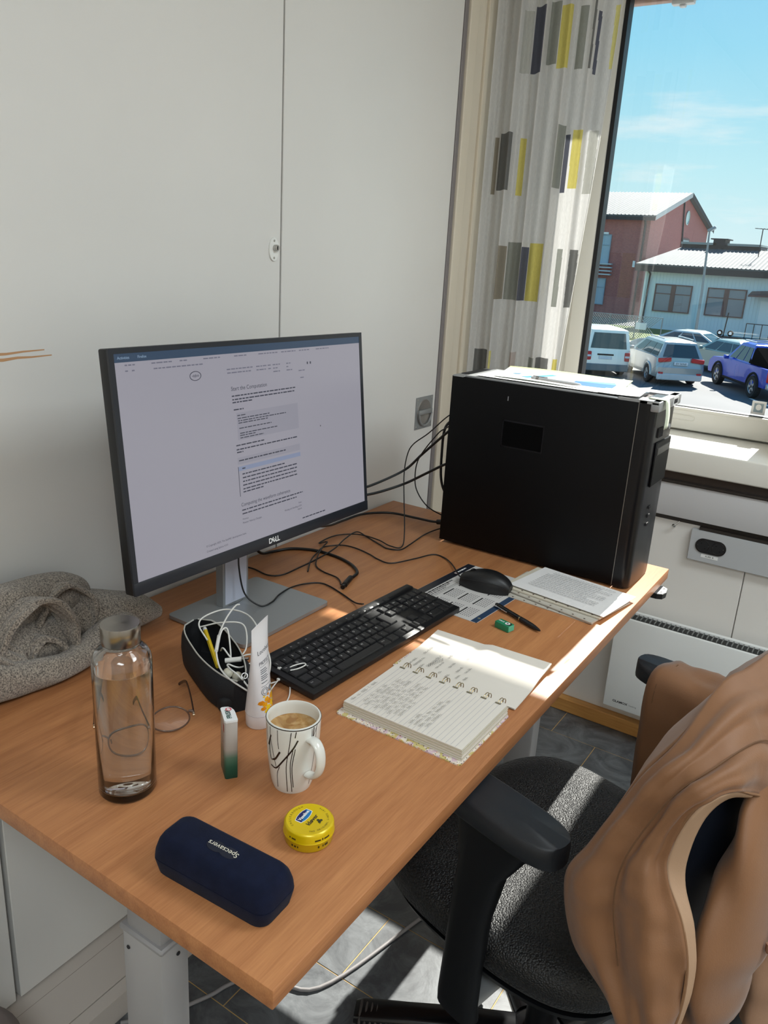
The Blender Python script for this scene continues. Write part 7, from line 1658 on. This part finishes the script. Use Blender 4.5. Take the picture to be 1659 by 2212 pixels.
# silver saloon behind, side on, and a second silver car between
SEDP = [(-2.25, 0.28), (-2.36, 0.45), (-2.34, 0.80), (-2.2, 0.98), (-1.6, 1.00), (0.7, 0.96), (1.1, 0.94), (1.9, 0.84), (2.3, 0.66), (2.36, 0.42), (2.26, 0.26)]
sed, sp_ = make_car('parked_car', 'silver saloon car parked side on behind the estate car', (-8.6, 41.2, GZ), math.radians(80), 4.75, 1.80, 1.46, (178, 186, 184), SEDP, (-1.95, 1.15, 0.97, 0.84), (-1.05, 0.20, 1.40, 0.60), 2.75, 0.33)
for sx in (-1, 1): MB().rbox(-0.2, 0.2, -0.04, 0.04, -0.07, 0.07, 0.02, 1, M=TX((sx*0.66, -2.32, 0.78))).build('tail_lamp', REDL, sed, 40)
sd2, sp2 = make_car('parked_car', 'grey green car partly hidden between the estate car and blue pickup', (-5.6, 37.4, GZ), HD+0.25, 4.5, 1.78, 1.50, (150, 166, 160), SEDP, (-2.05, 1.15, 0.97, 0.84), (-1.30, 0.20, 1.44, 0.60), 2.65, 0.33)
for sx in (-1, 1): MB().rbox(-0.2, 0.2, -0.04, 0.04, -0.07, 0.07, 0.02, 1, M=TX((sx*0.66, -2.32, 0.78))).build('tail_lamp', REDL, sd2, 40)
pw_ = thing('spot_lamps', 'pair of round black spot lamps with a short aerial behind the estate car', 'spot lamps', (-6.95, 42.5, GZ+1.20))
MB().box(-0.75, 0.85, -0.03, 0.03, -0.05, 0.0).build('bar', CBK, pw_)
for x in (-0.22, 0.28):
    sl = MB().lathe([(0, -0.1), (0.10, -0.1), (0.14, 0.0), (0.14, 0.06), (0.12, 0.08)], 18, M=frame((x, 0, 0.17), (1, 0, 0), (0, 0, 1))).build('lamp_body', CBK, pw_, 40)
    MB().lathe([(0, 0.09), (0.07, 0.09)], 16, M=frame((x, 0, 0.17), (1, 0, 0), (0, 0, 1))).build('lamp_glass', PLT, sl)
MB().tube([(-0.05, 0, 0), (0.02, 0, 1.15)], 0.03, 6).build('aerial', CBK, pw_)
MB().box(-0.6, -0.5, -0.05, 0.05, -1.20, -0.04).box(0.6, 0.7, -0.05, 0.05, -1.20, -0.04).build('support', CBK, pw_)
# tree top over the brick roof ridge
tr_ = thing('tree', 'leafy tree top showing above the brick building roof', 'tree', (-34.0, 97.0, GZ))
MB().tube([(0, 0, 0), (0.1, 0, 7.5)], [0.35, 0.15], 8).build('trunk', plain('bark', (92, 74, 60), 0.9), tr_)
lf = MB(); rl_ = random.Random(8)
for k in range(900):
    a, b_, r_ = rl_.uniform(0, 2*PI), rl_.uniform(-1, 1), rl_.uniform(0.2, 1)**0.5*2.6
    p = Vector((r_*math.sqrt(1-b_*b_)*math.cos(a), r_*math.sqrt(1-b_*b_)*math.sin(a), 8.2+r_*b_)); s = 0.22
    e1 = Vector((rl_.uniform(-1, 1), rl_.uniform(-1, 1), rl_.uniform(-1, 1))).normalized(); e2 = e1.cross(Vector((0.3, 0.5, 0.8))).normalized()
    lf.add([p-e1*s-e2*s*0.6, p+e1*s-e2*s*0.6, p+e1*s+e2*s*0.6, p-e1*s+e2*s*0.6], [(0, 1, 2, 3)])
stuff(lf.build('foliage', plain('leaf_green', (96, 124, 78), 0.7), tr_, fix=False))
flush_text()
